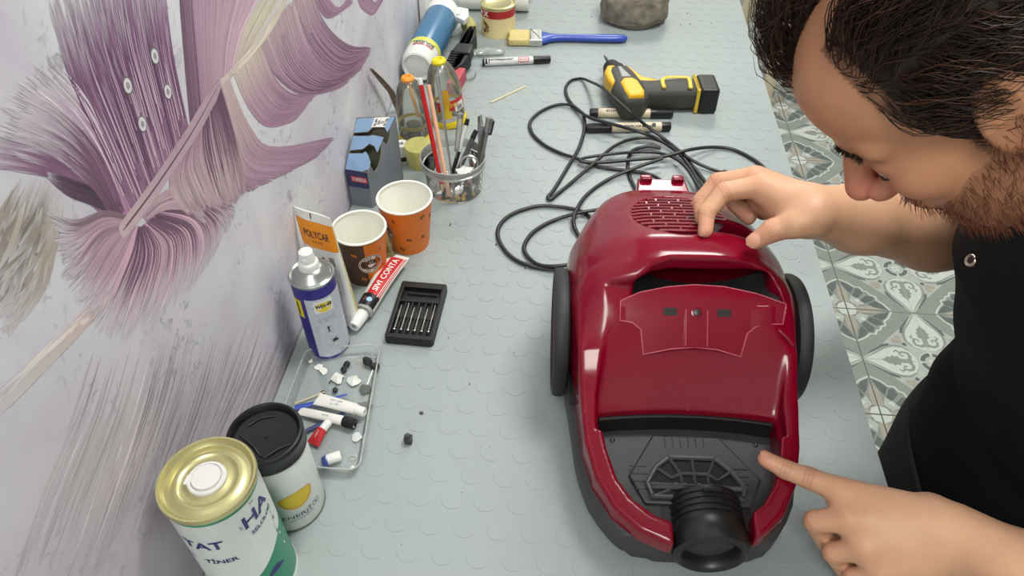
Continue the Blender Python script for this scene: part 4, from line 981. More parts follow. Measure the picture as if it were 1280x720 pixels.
rod('screwdriver', 'clear handled slim screwdriver standing in the middle of the clear tub', 'screwdriver', (0.152, 0.915, 0.004), (0.1660, 0.944, 0.122), [(0, 0.52, 0.0014, 0.0014, steel, 'shank'), (0.52, 0.56, 0.0036, 0.0036, steel, 'collar'), (0.56, 0.95, 0.0042, 0.0046, clear('clear_handle', (226, 230, 232), 0.30, 0.05), 'handle'), (0.95, 1.0, 0.0050, 0.0042, steel, 'end_cap')])
rod('pen', 'white and black printed pen leaning right in the clear tub', 'pen', (0.145, 0.915, 0.006), (0.1760, 0.946, 0.112), [(0, 0.55, 0.0032, 0.0034, ink_black, 'grip'), (0.55, 0.92, 0.0035, 0.0035, white_p, 'barrel'), (0.92, 1, 0.0036, 0.0030, ink_black, 'end_cap')])
rod('craft_knife', 'grey and black craft knife leaning towards the right rim of the clear tub', 'knife', (0.148, 0.905, 0.006), (0.1890, 0.938, 0.098), [(0, 0.3, 0.0010, 0.0036, steel, 'blade'), (0.3, 0.88, 0.0040, 0.0040, mat('knife_grey', (92, 98, 98), 0.4, metal=0.4), 'handle'), (0.88, 1, 0.0044, 0.0036, blackm, 'end_cap')])
# adjustable wrench
o = thing('adjustable_wrench', 'steel adjustable wrench with dark jaw standing at the right side of the clear tub', 'wrench', (0.184, 0.930, 0.006))
Mw = frame((0, 0, 0), Vector((0.020, 0.026, 0.112)), (-0.5, -1, 0.2))
mb = MB(); pillow(mb, [(0.0, -0.005), (0.055, -0.004), (0.075, -0.006), (0.092, -0.012), (0.106, -0.013), (0.108, -0.006), (0.096, -0.001), (0.096, 0.004), (0.110, 0.010), (0.106, 0.014), (0.090, 0.011), (0.070, 0.006), (0.055, 0.004), (0.0, 0.005)], -0.0025, 0.0025, 0.001, 0, Mw); mb.build('body', steel, o)
mb = MB(); pillow(mb, [(0.086, -0.013), (0.108, -0.014), (0.110, -0.004), (0.098, -0.002), (0.086, -0.002)], -0.0035, 0.0035, 0.001, 0, Mw); mb.build('jaw', mat('dark_steel', (48, 52, 54), 0.35, metal=0.7), o)
rod('spanner', 'chrome open spanner leaning on the right rim of the clear tub beside the wrench', 'spanner', (0.190, 0.915, 0.010), (0.2085, 0.949, 0.114), [(0, 0.8, 0.0022, 0.0026, steel, 'shaft'), (0.8, 1, 0.0048, 0.0060, steel, 'head')])
mb = MB(); mb.tube([(0.013 * math.cos(a), 0.013 * math.sin(a), 0) for a in np.linspace(0, 6.283, 25)], 0.0022, 8)
tag(mb.build('key_ring', steel, loc=(0.180, 0.915, 0.052), rot=(R(55), R(20), 0)), 'steel ring propped inside the right of the clear tub', 'ring')
mb = MB()
flake('tissue', 'crumpled white tissue inside the right of the clear tub', (0.177, 0.899, 0.047), 0.016, paper_w, 31, None, 0.010)
rr_ = random.Random(4)
for k in range(14):
    a, q = rr_.uniform(0, 6.28), rr_.uniform(0.008, 0.031); p = (0.154 + q * math.cos(a), 0.924 + q * math.sin(a), 0.003 + 0.004 * (k % 4))
    o = MB().tube([(0, 0, 0.0015), (rr_.uniform(0.008, 0.016), 0, 0.0015)], 0.0013, 6).lathe([(0, 0), (0.003, 0.0003), (0.003, 0.0016), (0, 0.0024)], 8, 0, Matrix.Rotation(R(-90), 4, 'Y') @ Matrix.Translation((0.0015, 0, 0))).build('screw', mat('screw_steel', (98, 98, 98), 0.4, metal=0.85), loc=p, rot=(0, 0, rr_.uniform(0, 6)))
    tag(o, 'small screw in the jumble at the bottom of the clear tub', 'screw', 'screws in the clear tub')

# --- two glue bottles with yellow collars
ylw_clear = clear('clear_bottle_plastic', (240, 240, 236), 0.14, 0.06)
def glue_bottle(label, loc, noz, lab, k, tilt):
    t = thing('glue_bottle', label, 'bottle', loc, 0, 'clear glue bottles behind the tub')
    t.rotation_euler = (R(tilt[0]), R(tilt[1]), 0)
    MB().lathe([(0.026 * k, 0.0), (0.029 * k, 0.001), (0.030 * k, 0.008), (0.028 * k, 0.012), (0.026 * k, 0.0125)], 40).build('base_ring', yellow_p, t)
    MB().lathe([(0, 0.002), (0.026 * k, 0.0025), (0.0275 * k, 0.014), (0.0275 * k, 0.062), (0.0255 * k, 0.080), (0.021 * k, 0.096), (0.0165 * k, 0.106), (0.012 * k, 0.110), (0.009 * k, 0.112)], 40).build('body', ylw_clear, t, fixn=False)
    MB().lathe([(0.007 * k, 0.109), (0.0115 * k, 0.110), (0.0120 * k, 0.114), (0.0095 * k, 0.117), (0.0060 * k, 0.1175), (0.0045 * k, 0.1145), (0, 0.114)], 24).build('nozzle', noz, t)
    MB().lathe([(0.0265 * k, 0.030), (0.0272 * k, 0.0302), (0.0272 * k, 0.036), (0.0265 * k, 0.0362)], 40).build('inner_collar', yellow_p, t)
    if lab:
        pr = MB(); r = 0.0276 * k
        for a0, a1, z0, z1, mi in ((-110, 10, 0.034, 0.052, 0), (-96, -64, 0.046, 0.074, 1), (-96, -64, 0.020, 0.034, 2), (-50, -8, 0.030, 0.046, 3), (-96, -70, 0.028, 0.046, 2)):
            vs, fs = grid2(0, R(a1 - a0) * r, z0, z1, 14, 1); print_on(pr, vs, fs, cyl_map(r, a0, 0, lift=0.0002 + 0.0001 * mi), mi)
        vs, fs = text_geo('SÜPER', 0.010, bold=0.0003); print_on(pr, vs, fs, cyl_map(r, -60, 0.043, lift=0.0007), 1)
        for q in range(7):
            vs, fs = grid2(-0.006 + q * 0.0018, -0.006 + q * 0.0018 + 0.001, 0.032, 0.040, 1, 1); print_on(pr, vs, fs, cyl_map(r, -30, 0, lift=0.0008), 4)
        pr.build('label', [red_p, mat('label_gold', (212, 160, 40), 0.4), mat('label_yellow', (226, 190, 40), 0.4), paper_w, ink_grey], t, fixn=False)
    else:
        MB().tube([(0.0, 0.0, 0.112), (0.006, -0.004, 0.080), (0.013, -0.010, 0.050)], 0.003, 8).build('dip_tube', mat('orange_yellow', (226, 160, 50), 0.4), t)
        MB().lathe([(0.008, 0.004), (0.012, 0.005), (0.0125, 0.03), (0.010, 0.032), (0, 0.032)], 20).build('plunger', mat('grey_plunger', (104, 106, 102), 0.5), t)
glue_bottle('clear glue bottle with red and yellow label and bright yellow nozzle', (0.116, 1.118, 0), mat('lemon_nozzle', (226, 208, 24), 0.4), True, 1.05, (0, -6))
glue_bottle('clear glue bottle with orange nozzle, nearer the wall than the labelled one', (0.066, 1.055, 0), mat('orange_nozzle', (232, 152, 52), 0.4), False, 0.92, (0, -1))

# --- big spray can lying down
t = thing('foam_can', 'blue and white aerosol can lying along the wall behind the glue bottles', 'spray can', (0.0375, 1.235, 0.0335))
Mc = frame((0, 0, 0), (0.018, 0.24, 0.008)) @ Matrix.Rotation(R(90), 4, 'Y')
MB().lathe([(0, 0.006), (0.016, 0.006), (0.022, 0.008), (0.026, 0.004), (0.029, 0.006), (0.0325, 0.022), (0.0325, 0.048)], 48, 0, Mc).build('dome_cap', mat('can_white', (220, 222, 218), 0.35, var=0.02), t)
MB().lathe([(0.0328, 0.047), (0.0330, 0.049), (0.0330, 0.060), (0.0328, 0.061)], 48, 0, Mc).build('yellow_band', mat('can_lime', (206, 208, 90), 0.4), t)
MB().lathe([(0.0326, 0.060), (0.0328, 0.062), (0.0328, 0.192), (0.0326, 0.194)], 48, 0, Mc).build('body', mat('can_blue', (62, 112, 150), 0.25, var=0.05), t)
MB().lathe([(0.0328, 0.193), (0.0345, 0.196), (0.0345, 0.222), (0.030, 0.232), (0.018, 0.238), (0, 0.238)], 40, 0, Mc).build('collar', white_p, t)
Mt = frame((0, 0, 0), (0.018, 0.24, 0.008))
mb = MB(); pillow(mb, [(0.180, -0.052), (0.200, -0.058), (0.232, -0.050), (0.236, -0.030), (0.215, -0.022), (0.196, -0.030)], -0.002, 0.010, 0.002, 0, Mt); mb.box((0.212, -0.034, 0.006), (0.030, 0.012, 0.018), 0, 0.003, Mt); mb.build('trigger_lever', white_p, t)
pr = MB(); r = 0.0328
def canmap(lift): 
    return lambda x, y: Mc @ Vector(((r + lift) * math.cos(R(192) + x / r), (r + lift) * math.sin(R(192) + x / r), y))
vs, fs = text_geo('SOUDAL', 0.011, bold=0.0003); print_on(pr, [(-x, 0.042 - y) for x, y in vs], fs, canmap(0.0006), 0)
vs, fs = text_geo('FOAM CLEANER', 0.0055, bold=0.0004); print_on(pr, [(-x, 0.0335 - y) for x, y in vs], fs, canmap(0.0006), 1)
pr.build('lettering', [ink_black, red_p], t, fixn=False)

# --- black spring clamp and small neighbours
t = thing('spring_clamp', 'black plastic spring clamp lying between the blue can and the varnish tin', 'clamp', (0.110, 1.335, 0))
Mk = frame((0, 0, 0), (0.016, 0.20, 0))
for sg, nm in ((1, 'jaw_arm'), (-1, 'jaw_arm')):
    mb = MB(); pillow(mb, [(-0.085, sg * 0.004), (-0.060, sg * 0.016), (-0.020, sg * 0.020), (0.02, sg * 0.012), (0.055, sg * 0.016), (0.095, sg * 0.006), (0.096, sg * 0.001), (0.05, sg * 0.006), (0.01, sg * 0.002), (-0.03, sg * 0.008), (-0.065, sg * 0.006), (-0.085, sg * 0.0005)], 0.001, 0.030, 0.003, 0, Mk); mb.build(nm, blackm, t)
MB().box((-0.010, -0.004, 0.022), (0.040, 0.034, 0.026), 0, 0.005, Mk).build('pivot_block', black, t)
for k in range(7): MB().box((-0.075 + k * 0.009, 0.010, 0.031), (0.004, 0.016, 0.003), 0, 0.001, Mk).build('grip_rib', black, t)
MB().tube([Mk @ Vector((0.02 * math.cos(a) - 0.055, -0.026 + 0.010 * math.sin(a), 0.004)) for a in np.linspace(0.3, 5.4, 18)], 0.0012, 6).build('spring_wire', steel, t)
tag(MB().box((0, 0, 0.013), (0.020, 0.062, 0.026), 0, 0.002).box((-0.0102, 0, 0.013), (0.0006, 0.050, 0.022), 1, 0).build('matchbox', [mat('faded_red_card', (186, 72, 84), 0.5), paper_w], loc=(0.112, 1.232, 0), rot=(0, 0, R(-8))), 'small red and white card box behind the labelled glue bottle', 'box')
tag(MB().box((0, 0, 0.04), (0.016, 0.040, 0.080), 0, 0.002).build('white_block', white_p, loc=(0.014, 1.475, 0), rot=(0, 0, R(-6))), 'white plastic strip standing against the wall beyond the blue can', 'block')
tag(MB().box((0, 0, 0.015), (0.026, 0.05, 0.03), 0, 0.008).build('sponge_scrap', mat('yellow_sponge', (176, 172, 112), 0.95, var=0.2, scale=300, bump=0.6), loc=(0.106, 1.455, 0), rot=(0, 0, 0.4)), 'dull yellow sponge scrap between the clamp and the white roll', 'sponge')
t = thing('paper_roll', 'white paper roll lying across the far end behind the varnish tin', 'roll', (0.070, 1.578, 0.026))
Mq = Matrix.Rotation(R(90), 4, 'Y')
MB().lathe([(0.010, 0.0), (0.024, 0.0), (0.0255, 0.002), (0.0255, 0.150), (0.024, 0.152), (0.010, 0.152), (0.010, 0.0)], 40, 0, Mq).build('paper', paper_w, t)
MB().lathe([(0.0085, -0.001), (0.010, -0.001), (0.010, 0.153), (0.0085, 0.153), (0.0085, -0.001)], 24, 0, Mq).build('core', mat('card_core', (170, 150, 120), 0.8), t)
# tortoiseshell stick leaning on the wall
tag(MB().tube([(0.0085, 1.050, 0.1290), (0.012, 1.082, 0.094), (0.0165, 1.118, 0.052), (0.020, 1.140, 0.004)], [0.0030, 0.0055, 0.0060, 0.0060], 12, flat=0.6).build('brown_handle', mat('tortoiseshell', (104, 78, 48), 0.3, var=0.75, scale=130)), 'mottled brown tortoiseshell stick leaning on the wall behind the carton', 'stick')
t = thing('tape_reel', 'small white and black reel standing between the carton and the glue bottles', 'reel', (0.058, 0.992, 0))
MB().lathe([(0.004, 0), (0.011, 0.0), (0.0115, 0.002), (0.0115, 0.030), (0.011, 0.032), (0.004, 0.032), (0.004, 0)], 28).build('reel', white_p, t)
MB().lathe([(0.0116, 0.004), (0.0119, 0.0045), (0.0119, 0.012), (0.0116, 0.0125)], 28).build('black_band', ink_black, t)
t = thing('yellow_pot', 'small translucent yellow plastic pot between the carton and the clear tub', 'pot', (0.0885, 0.985, 0))
MB().lathe([(0, 0.0), (0.0215, 0.0), (0.0225, 0.002), (0.0245, 0.034), (0.0235, 0.036), (0.020, 0.0362), (0, 0.0362)], 36).build('pot', clear('yellow_translucent', (232, 226, 150), 0.72, 0.15, (206, 202, 120)), t)
mb = MB(); mb.loft([[(0.012 * (1 - 0.1 * k) * math.cos(a) * (1 + 0.25 * math.sin(3 * a + k)), 0.008 * math.sin(a) * (1 + 0.2 * math.cos(2 * a + k)), 0.006 * k) for a in [2 * math.pi * j / 14 for j in range(14)]] for k in range(10)])
tag(mb.build('plastic_wrapper', clear('wrapper_plastic', (226, 230, 200), 0.35, 0.05, (176, 180, 120)), loc=(0.0905, 0.7400, 0.0)), 'crinkled clear yellowish wrapper squeezed between the two paper cups', 'wrapper')

# --- far tin, brush, markers, drill, stone
t = thing('varnish_tin', 'small cream varnish tin with red band and gold rim', 'tin', (0.1655, 1.470, 0)); rv = 0.0352
MB().lathe([(0, 0), (rv + 0.0008, 0), (rv + 0.0008, 0.002), (rv, 0.003), (rv, 0.060)], 48).build('body', mat('cream_tin', (206, 192, 144), 0.35, var=0.03), t)
MB().lathe([(rv, 0.060), (rv + 0.0014, 0.061), (rv + 0.0014, 0.0635), (rv - 0.001, 0.0645), (rv - 0.004, 0.062), (rv - 0.008, 0.0625), (rv - 0.010, 0.061), (0, 0.061)], 48).build('lid', gold, t)
pr = MB(); vs, fs = grid2(-math.pi * rv, math.pi * rv * 0.995, 0.042, 0.0575, 48, 1); print_on(pr, vs, fs, cyl_map(rv, -84, 0, lift=0.0002), 0)
vs, fs = text_geo('X', 0.014, bold=0.0008); print_on(pr, vs, fs, cyl_map(rv, -128, 0.0495, lift=0.0005), 1)
vs, fs = text_geo('VERNİK', 0.0085, bold=0.0003); print_on(pr, vs, fs, cyl_map(rv, -168, 0.0495, lift=0.0005), 1)
for k in range(9):
    a = 0.7 * k; vs, fs = disc2(0.0035 + 0.001 * (k % 3), 9, 0.8, cx=0.0055 * math.cos(a * 2.1), cy=0.0085 * math.sin(a)); print_on(pr, vs, fs, cyl_map(rv, -130, 0.022, lift=0.0003 + 0.00002 * k), 2 if k % 2 else 3)
pr.build('print', [mat('tin_red', (164, 36, 38), 0.4), white_p, mat('tin_brown', (88, 66, 44), 0.5), mat('tin_tan', (160, 140, 92), 0.5)], t, fixn=False)

t = thing('paintbrush', 'flat paintbrush with pale bristles and blue handle lying across the bench', 'paintbrush', (0.236, 1.432, 0))
Mb = frame((0, 0, 0), Vector((1, 0.07, 0)))
mb = MB(); rr_ = random.Random(2)
pillow(mb, [(-0.044, -0.024), (-0.002, -0.0245), (-0.002, 0.0245), (-0.042, 0.0255), (-0.046, 0.012), (-0.044, 0.0), (-0.046, -0.012)], 0.001, 0.015, 0.004, 0, Mb); mb.build('bristle_block', mat('bristle', (206, 190, 128), 0.7, var=0.12, scale=160, bump=0.6, bscale=260), t)
mb = MB()
for k in range(260):
    yy, zz = rr_.uniform(-0.024, 0.024), rr_.uniform(0.002, 0.0150); xx = -0.046 - rr_.uniform(-0.003, 0.004)
    mb.tube([(-0.004, yy * 0.95, zz), (xx, yy * rr_.uniform(0.97, 1.07), zz * rr_.uniform(0.85, 1.0))], 0.00035, 3, 0, Mb)
o = mb.build('bristles', mat('bristle_hair', (196, 178, 116), 0.7, var=0.2), t, fixn=False); o['kind'] = 'stuff'
mb = MB(); pillow(mb, rrect(0.026, 0.0505, 0.001, 2, 0.0105, 0), 0.0002, 0.0162, 0.003, 0, Mb); mb.build('ferrule', mat('ferrule_tin', (196, 198, 192), 0.38, metal=0.9, var=0.05), t)
for q in (0.004, 0.017): MB().box((q, 0, 0.0163), (0.0016, 0.048, 0.0006), 0, 0.0002, Mb).build('ferrule_ridge', steel, t)
hand = [(0.0225, 0.0, 0.0245), (0.030, 0.0, 0.022), (0.040, 0, 0.013), (0.055, 0, 0.0085), (0.085, 0, 0.0075), (0.125, 0, 0.0095), (0.165, 0, 0.0108), (0.188, 0, 0.0095), (0.196, 0, 0.005), (0.198, 0, 0.001)]
mb = MB(); mb.loft([[(x, w * math.cos(a), 0.0085 + min(0.0075, w) * math.sin(a)) for a in [2 * math.pi * k / 20 for k in range(20)]] for x, _, w in hand], 0, Mb); mb.build('handle', mat('brush_blue', (48, 76, 168), 0.3, var=0.05), t)

def marker(label, A, B, r, body, caplen, tip, prints, group=None, roll=0):
    A = Vector(A); B = Vector(B); ax = B - A; L_ = ax.length; o = thing('marker_pen', label, 'marker', A, 0, group)
    M = frame((0, 0, 0), ax) @ Matrix.Rotation(R(90), 4, 'Y')
    MB().lathe([(0, 0), (r * 0.86, 0.0), (r * 0.95, 0.002), (r * 0.95, tip), (r * 0.9, tip + 0.0004)], 28, 0, M).build('end_plug', black, o)
    MB().lathe([(r * 0.9, tip), (r, tip + 0.0006), (r, L_ - caplen - 0.0006), (r * 0.9, L_ - caplen)], 28, 0, M).build('barrel', body, o)
    MB().lathe([(r * 0.9, L_ - caplen), (r * 1.05, L_ - caplen), (r * 1.05, L_ - caplen + 0.012), (r * 1.0, L_ - caplen + 0.013), (r * 0.96, L_ - 0.003), (r * 0.8, L_), (0, L_)], 28, 0, M).build('cap', black, o)
    pr = MB()
    for mi, kind, a, q, *rest in prints:
        mp = lambda x, y, l=0.0003: M @ Vector(((r + l) * math.cos(R(a) - y / r), (r + l) * math.sin(R(a) - y / r), q + x))
        if kind == 'box':
            w, h, lf = rest; vs, fs = grid2(-w / 2, w / 2, -h / 2, h / 2, 2, 6)
        else:
            s, sz, fl, lf = kind, rest[0], rest[1], rest[2]; vs, fs = text_geo(s, sz, bold=0.0002)
            if fl: vs = [(-x, -y) for x, y in vs]
        print_on(pr, vs, fs, lambda x, y: mp(x, y, lf), mi)
    pr.build('print', [ink_black, mat('marker_pink', (196, 96, 106), 0.4), paper_w], o, fixn=False)
UPA = 180 + 45
marker('white barrelled black marker lying in front of the paintbrush', (0.1498, 1.3202, 0.0075), (0.2810, 1.3453, 0.0075), 0.0075, mat('marker_white', (210, 212, 212), 0.3, var=0.03), 0.034, 0.004,
       [(0, 'box', UPA, 0.0075, 0.004, 0.012, 0.0002), (0, 'box', UPA, 0.0125, 0.002, 0.010, 0.0002), (0, 'PERMANENT', UPA - 10, 0.045, 0.0055, False, 0.0003), (0, 'marker', UPA - 20, 0.022, 0.0065, False, 0.0003), (1, 'box', UPA, 0.080, 0.021, 0.011, 0.0002), (2, 'box', UPA, 0.080, 0.017, 0.007, 0.0003), (1, 'BLACK', UPA, 0.080, 0.0045, False, 0.0005)])
tan = mat('marker_cream', (206, 192, 166), 0.35, var=0.04)
marker('cream barrelled marker with cap to the right, just below the drill', (0.361, 1.1535, 0.0082), (0.5071, 1.1635, 0.0082), 0.0082, tan, 0.040, 0.014,
       [(0, 'PERMANENT MARKER', UPA - 15, 0.058, 0.0062, True, 0.0003)], 'cream markers below the drill')
marker('cream barrelled marker with cap to the left, nearer the cord', (0.5003, 1.1212, 0.0082), (0.3561, 1.1029, 0.0082), 0.0082, tan, 0.043, 0.016,
       [(0, 'WATERPROOF MARKER', 132, 0.060, 0.0060, True, 0.0003), (0, 'box', 150, 0.030, 0.006, 0.006, 0.0003)], 'cream markers below the drill')
tag(MB().tube([(0.1822, 1.1833, 0.0015), (0.2400, 1.2464, 0.0015)], 0.0016, 8).build('matchstick', mat('pale_stick', (220, 210, 170), 0.7)), 'thin pale wooden stick alone on the matting beyond the clear tub', 'stick')
r_ = random.Random(12); bm = bmesh.new(); bmesh.ops.create_icosphere(bm, subdivisions=3, radius=1)
for v in bm.verts:
    k = 1 + 0.12 * math.sin(v.co.x * 5 + v.co.y * 3) + r_.uniform(-0.06, 0.06); v.co = Vector((0.038 * v.co.x * k, 0.013 * v.co.y * k, 0.0065 * v.co.z * k + 0.0065))
vs = [tuple(v.co) for v in bm.verts]; fs = [[v.index for v in f.verts] for f in bm.faces]; bm.free()
tag(MB().add(vs, fs).build('cling_film', clear('cling_film', (240, 242, 242), 0.30, 0.05), loc=(0.1550, 1.3685, 0.0000), rot=(0, 0, R(8)), smooth=30), 'crumpled clear plastic film behind the white marker', 'film')
# stone
bm = bmesh.new(); bmesh.ops.create_icosphere(bm, subdivisions=5, radius=1)
from mathutils import noise as mnoise
for v in bm.verts:
    p = v.co.copy(); p = Vector((math.copysign(abs(p.x) ** 0.55, p.x), math.copysign(abs(p.y) ** 0.6, p.y), math.copysign(abs(p.z) ** 0.45, p.z)))
    k = 1 + 0.10 * mnoise.noise(p * 1.7) + 0.035 * mnoise.noise(p * 7) + 0.015 * mnoise.noise(p * 18)
    if p.y < -0.2: p.y += 0.30 * abs(p.x) - 0.14
    v.co = Vector((p.x * 0.071 * k, p.y * 0.055 * k, max(-0.036, p.z * 0.040 * k)))
vs = [tuple(v.co) for v in bm.verts]; fs = [[v.index for v in f.verts] for f in bm.faces]; bm.free()
tag(MB().add(vs, fs).build('stone', mat('rough_stone', (122, 116, 104), 0.9, var=0.42, scale=55, bump=1.0, bscale=160), loc=(0.450, 1.556, 0.036), smooth=0 or 60), 'rough grey brown stone block at the far end of the bench', 'stone')

# cordless drill lying on its side
t = thing('cordless_drill', 'yellow and black cordless drill lying on its side with a bit fitted', 'drill', (0.424, 1.196, 0))
gr = mat('drill_grip_grey', (62, 62, 58), 0.6, var=0.08); yl = mat('drill_yellow', (226, 176, 26), 0.38, var=0.04)
ang = R(16); Mx = Matrix.Rotation(ang, 4, 'Z')      # local y = chuck direction
Mh = Matrix.Rotation(R(5), 4, 'Z')                 # local x = handle direction
pil = lambda out, z0, z1, r, M: pillow(MB(), out, z0, z1, r, 0, M, 5)
pil([(-0.020, -0.056), (0.012, -0.060), (0.026, -0.044), (0.030, -0.010), (0.026, 0.035), (0.020, 0.062), (-0.018, 0.062), (-0.028, 0.040), (-0.030, -0.020), (-0.027, -0.044)], 0.001, 0.052, 0.016, Mx).build('motor_housing', gr, t)
pil([(-0.014, -0.053), (0.012, -0.056), (0.018, -0.040), (0.017, -0.005), (0.010, 0.006), (-0.006, 0.008), (-0.016, -0.006), (-0.017, -0.040)], 0.030, 0.0545, 0.006, Mx).build('gear_cover', yl, t)
pil([(-0.029, -0.005), (-0.018, 0.004), (-0.016, 0.022), (-0.010, 0.046), (-0.004, 0.063), (-0.019, 0.064), (-0.030, 0.044), (-0.032, 0.015)], 0.020, 0.050, 0.006, Mx).build('side_cover', yl, t)
pil([(0.012, 0.060), (0.006, 0.040), (0.018, 0.012), (0.034, -0.008), (0.058, -0.004), (0.060, 0.004), (0.036, 0.020), (0.028, 0.044), (0.022, 0.062)], 0.014, 0.046, 0.006, Mx).build('side_cover', yl, t)
pil([(-0.008, 0.012), (0.010, 0.010), (0.002, 0.050), (-0.004, 0.050)], 0.040, 0.0535, 0.003, Mx).build('badge', mat('drill_badge', (150, 154, 152), 0.35), t)
pil([(0.034, 0.004), (0.060, 0.010), (0.058, 0.020), (0.040, 0.022)], 0.018, 0.040, 0.004, Mx).build('trigger', black, t)
pil([(0.010, -0.030), (0.050, -0.026), (0.095, -0.026), (0.128, -0.025), (0.128, 0.024), (0.095, 0.025), (0.065, 0.020), (0.040, 0.018), (0.010, 0.020)], 0.003, 0.047, 0.015, Mh).build('handle', gr, t)
lp = spline([(0.062, -0.021, 0.0485), (0.062, 0.002, 0.0485), (0.070, 0.014, 0.0485), (0.100, 0.017, 0.0480), (0.110, 0.010, 0.0485), (0.108, -0.022, 0.0480)], 6)
MB().tube([Mh @ p for p in lp], 0.0036, 10, flat=0.5).build('trim_loop', mat('drill_trim', (222, 190, 60), 0.4), t)
mb = MB(); pillow(mb, rrect(0.006, 0.056, 0.001, 2, 0.1225, -0.0005), 0.0012, 0.0488, 0.0025, 0, Mh); mb.build('trim_band', mat('drill_trim', (222, 190, 60), 0.4), t)
mb = MB(); pillow(mb, rrect(0.034, 0.058, 0.006, 4, 0.1425, -0.0005), 0.0008, 0.0492, 0.006, 0, Mh); mb.build('battery', black, t)
Mz = Mx @ Matrix.Translation((0.0, 0.058, 0.026)) @ Matrix.Rotation(R(-90), 4, 'X')
MB().lathe([(0.019, 0.0), (0.0215, 0.002), (0.0215, 0.016), (0.0185, 0.018), (0.0190, 0.022), (0.0150, 0.040), (0.010, 0.043), (0.0, 0.043)], 24, 0, Mz).build('chuck', blackm, t)
for k in range(12):
    a = 2 * math.pi * k / 12; MB().box((0.0203 * math.cos(a), 0.0203 * math.sin(a), 0.009), (0.003, 0.003, 0.013), 0, 0.0008, Mz).build('chuck_rib', blackm, t)
MB().lathe([(0.0028, 0.042), (0.0028, 0.070), (0.0010, 0.086), (0, 0.087)], 10, 0, Mz).build('drill_bit', mat('bit_steel', (96, 98, 98), 0.3, metal=0.9), t)

# --- the vacuum cleaner's cord
t = thing('power_cord', 'long black mains cord looped loosely behind the vacuum cleaner', 'cord', (0.42, 0.95, 0))
OC = Vector((0.42, 0.95, 0)); rub = mat('black_cord', (24, 25, 25), 0.42, var=0.08)
def cable(pts):
    P = [Vector(p) - OC for p in pts]
    MB().tube(spline(P, 7), 0.0031, 10, flat=0.8).build('cable', rub, t, smooth=60)
cable([(0.5778, 0.9950, 0.0060),(0.5573, 1.0041, 0.0060),(0.5259, 1.0209, 0.0110),(0.4928, 1.0691, 0.0110),(0.4500, 1.0917, 0.0300),(0.4281, 1.0787, 0.0550),(0.4093, 1.0953, 0.0620),(0.3938, 1.1259, 0.0600),(0.3787, 1.1782, 0.0450),(0.3600, 1.2453, 0.0180),(0.3424, 1.2814, 0.0040),(0.3230, 1.2705, 0.0040),(0.3152, 1.2399, 0.0040),(0.3225, 1.2003, 0.0040),(0.3424, 1.1601, 0.0060),(0.3646, 1.1153, 0.0200),(0.4040, 1.0953, 0.0220),(0.4452, 1.0768, 0.0220),(0.4839, 1.0714, 0.0090),(0.5184, 1.0298, 0.0060),(0.5401, 0.9829, 0.0060),(0.5484, 0.9171, 0.0200)])
cable([(0.3495, 1.1461, 0.0100),(0.3290, 1.1763, 0.0070),(0.3016, 1.1816, 0.0040),(0.2742, 1.1572, 0.0040),(0.2582, 1.1213, 0.0040),(0.2636, 1.0860, 0.0040),(0.2848, 1.0536, 0.0040),(0.3141, 1.0302, 0.0040),(0.3423, 1.0137, 0.0060),(0.3778, 0.9972, 0.0040),(0.4228, 0.9902, 0.0040),(0.4495, 0.9861, 0.0040),(0.4702, 0.9722, 0.0060),(0.4818, 0.9426, 0.0100),(0.4872, 0.9106, 0.0100)])
cable([(0.3495, 1.1461, 0.0100),(0.3534, 1.1087, 0.0060),(0.3452, 1.0390, 0.0110),(0.3288, 0.9927, 0.0040),(0.3098, 0.9307, 0.0040),(0.3010, 0.9095, 0.0040),(0.3050, 0.9038, 0.0040),(0.3142, 0.9168, 0.0040),(0.3330, 0.9454, 0.0040),(0.3646, 0.9874, 0.0100),(0.4007, 1.0441, 0.0110),(0.4337, 1.0787, 0.0060),(0.4662, 1.0841, 0.0060),(0.4966, 1.0597, 0.0080),(0.5198, 1.0179, 0.0080),(0.5335, 0.9689, 0.0080),(0.5360, 0.9120, 0.0200)])
cable([(0.5447, 0.8798, 0.0200),(0.5306, 0.9478, 0.0140),(0.5147, 0.9977, 0.0140),(0.4906, 1.0305, 0.0100),(0.4565, 1.0426, 0.0060),(0.4044, 1.0243, 0.0120),(0.3641, 1.0114, 0.0120),(0.3487, 1.0032, 0.0120),(0.3515, 0.9982, 0.0110),(0.3825, 1.0002, 0.0100),(0.4277, 1.0111, 0.0100),(0.4808, 1.0221, 0.0120),(0.5267, 1.0411, 0.0160),(0.5714, 1.0672, 0.0060),(0.6056, 1.0639, 0.0040),(0.6396, 1.0279, 0.0040),(0.6521, 0.9852, 0.0040)])
cable([(0.4797, 1.0116, 0.0160),(0.4360, 0.9881, 0.0110),(0.3920, 0.9614, 0.0040),(0.3599, 0.9189, 0.0040),(0.3449, 0.8703, 0.0100),(0.3422, 0.8437, 0.0100),(0.3489, 0.8259, 0.0040),(0.3705, 0.7790, 0.0040)])
cable([(0.4155, 0.7831, 0.0040),(0.3838, 0.8327, 0.0040),(0.3694, 0.8610, 0.0040),(0.3498, 0.8803, 0.0040),(0.3157, 0.8869, 0.0040),(0.2830, 0.8839, 0.0040),(0.2507, 0.8635, 0.0040),(0.2342, 0.8356, 0.0040),(0.2350, 0.8048, 0.0040),(0.2546, 0.7701, 0.0040),(0.2843, 0.7511, 0.0040),(0.3291, 0.7454, 0.0040),(0.3654, 0.7520, 0.0040),(0.4096, 0.7658, 0.0040)])
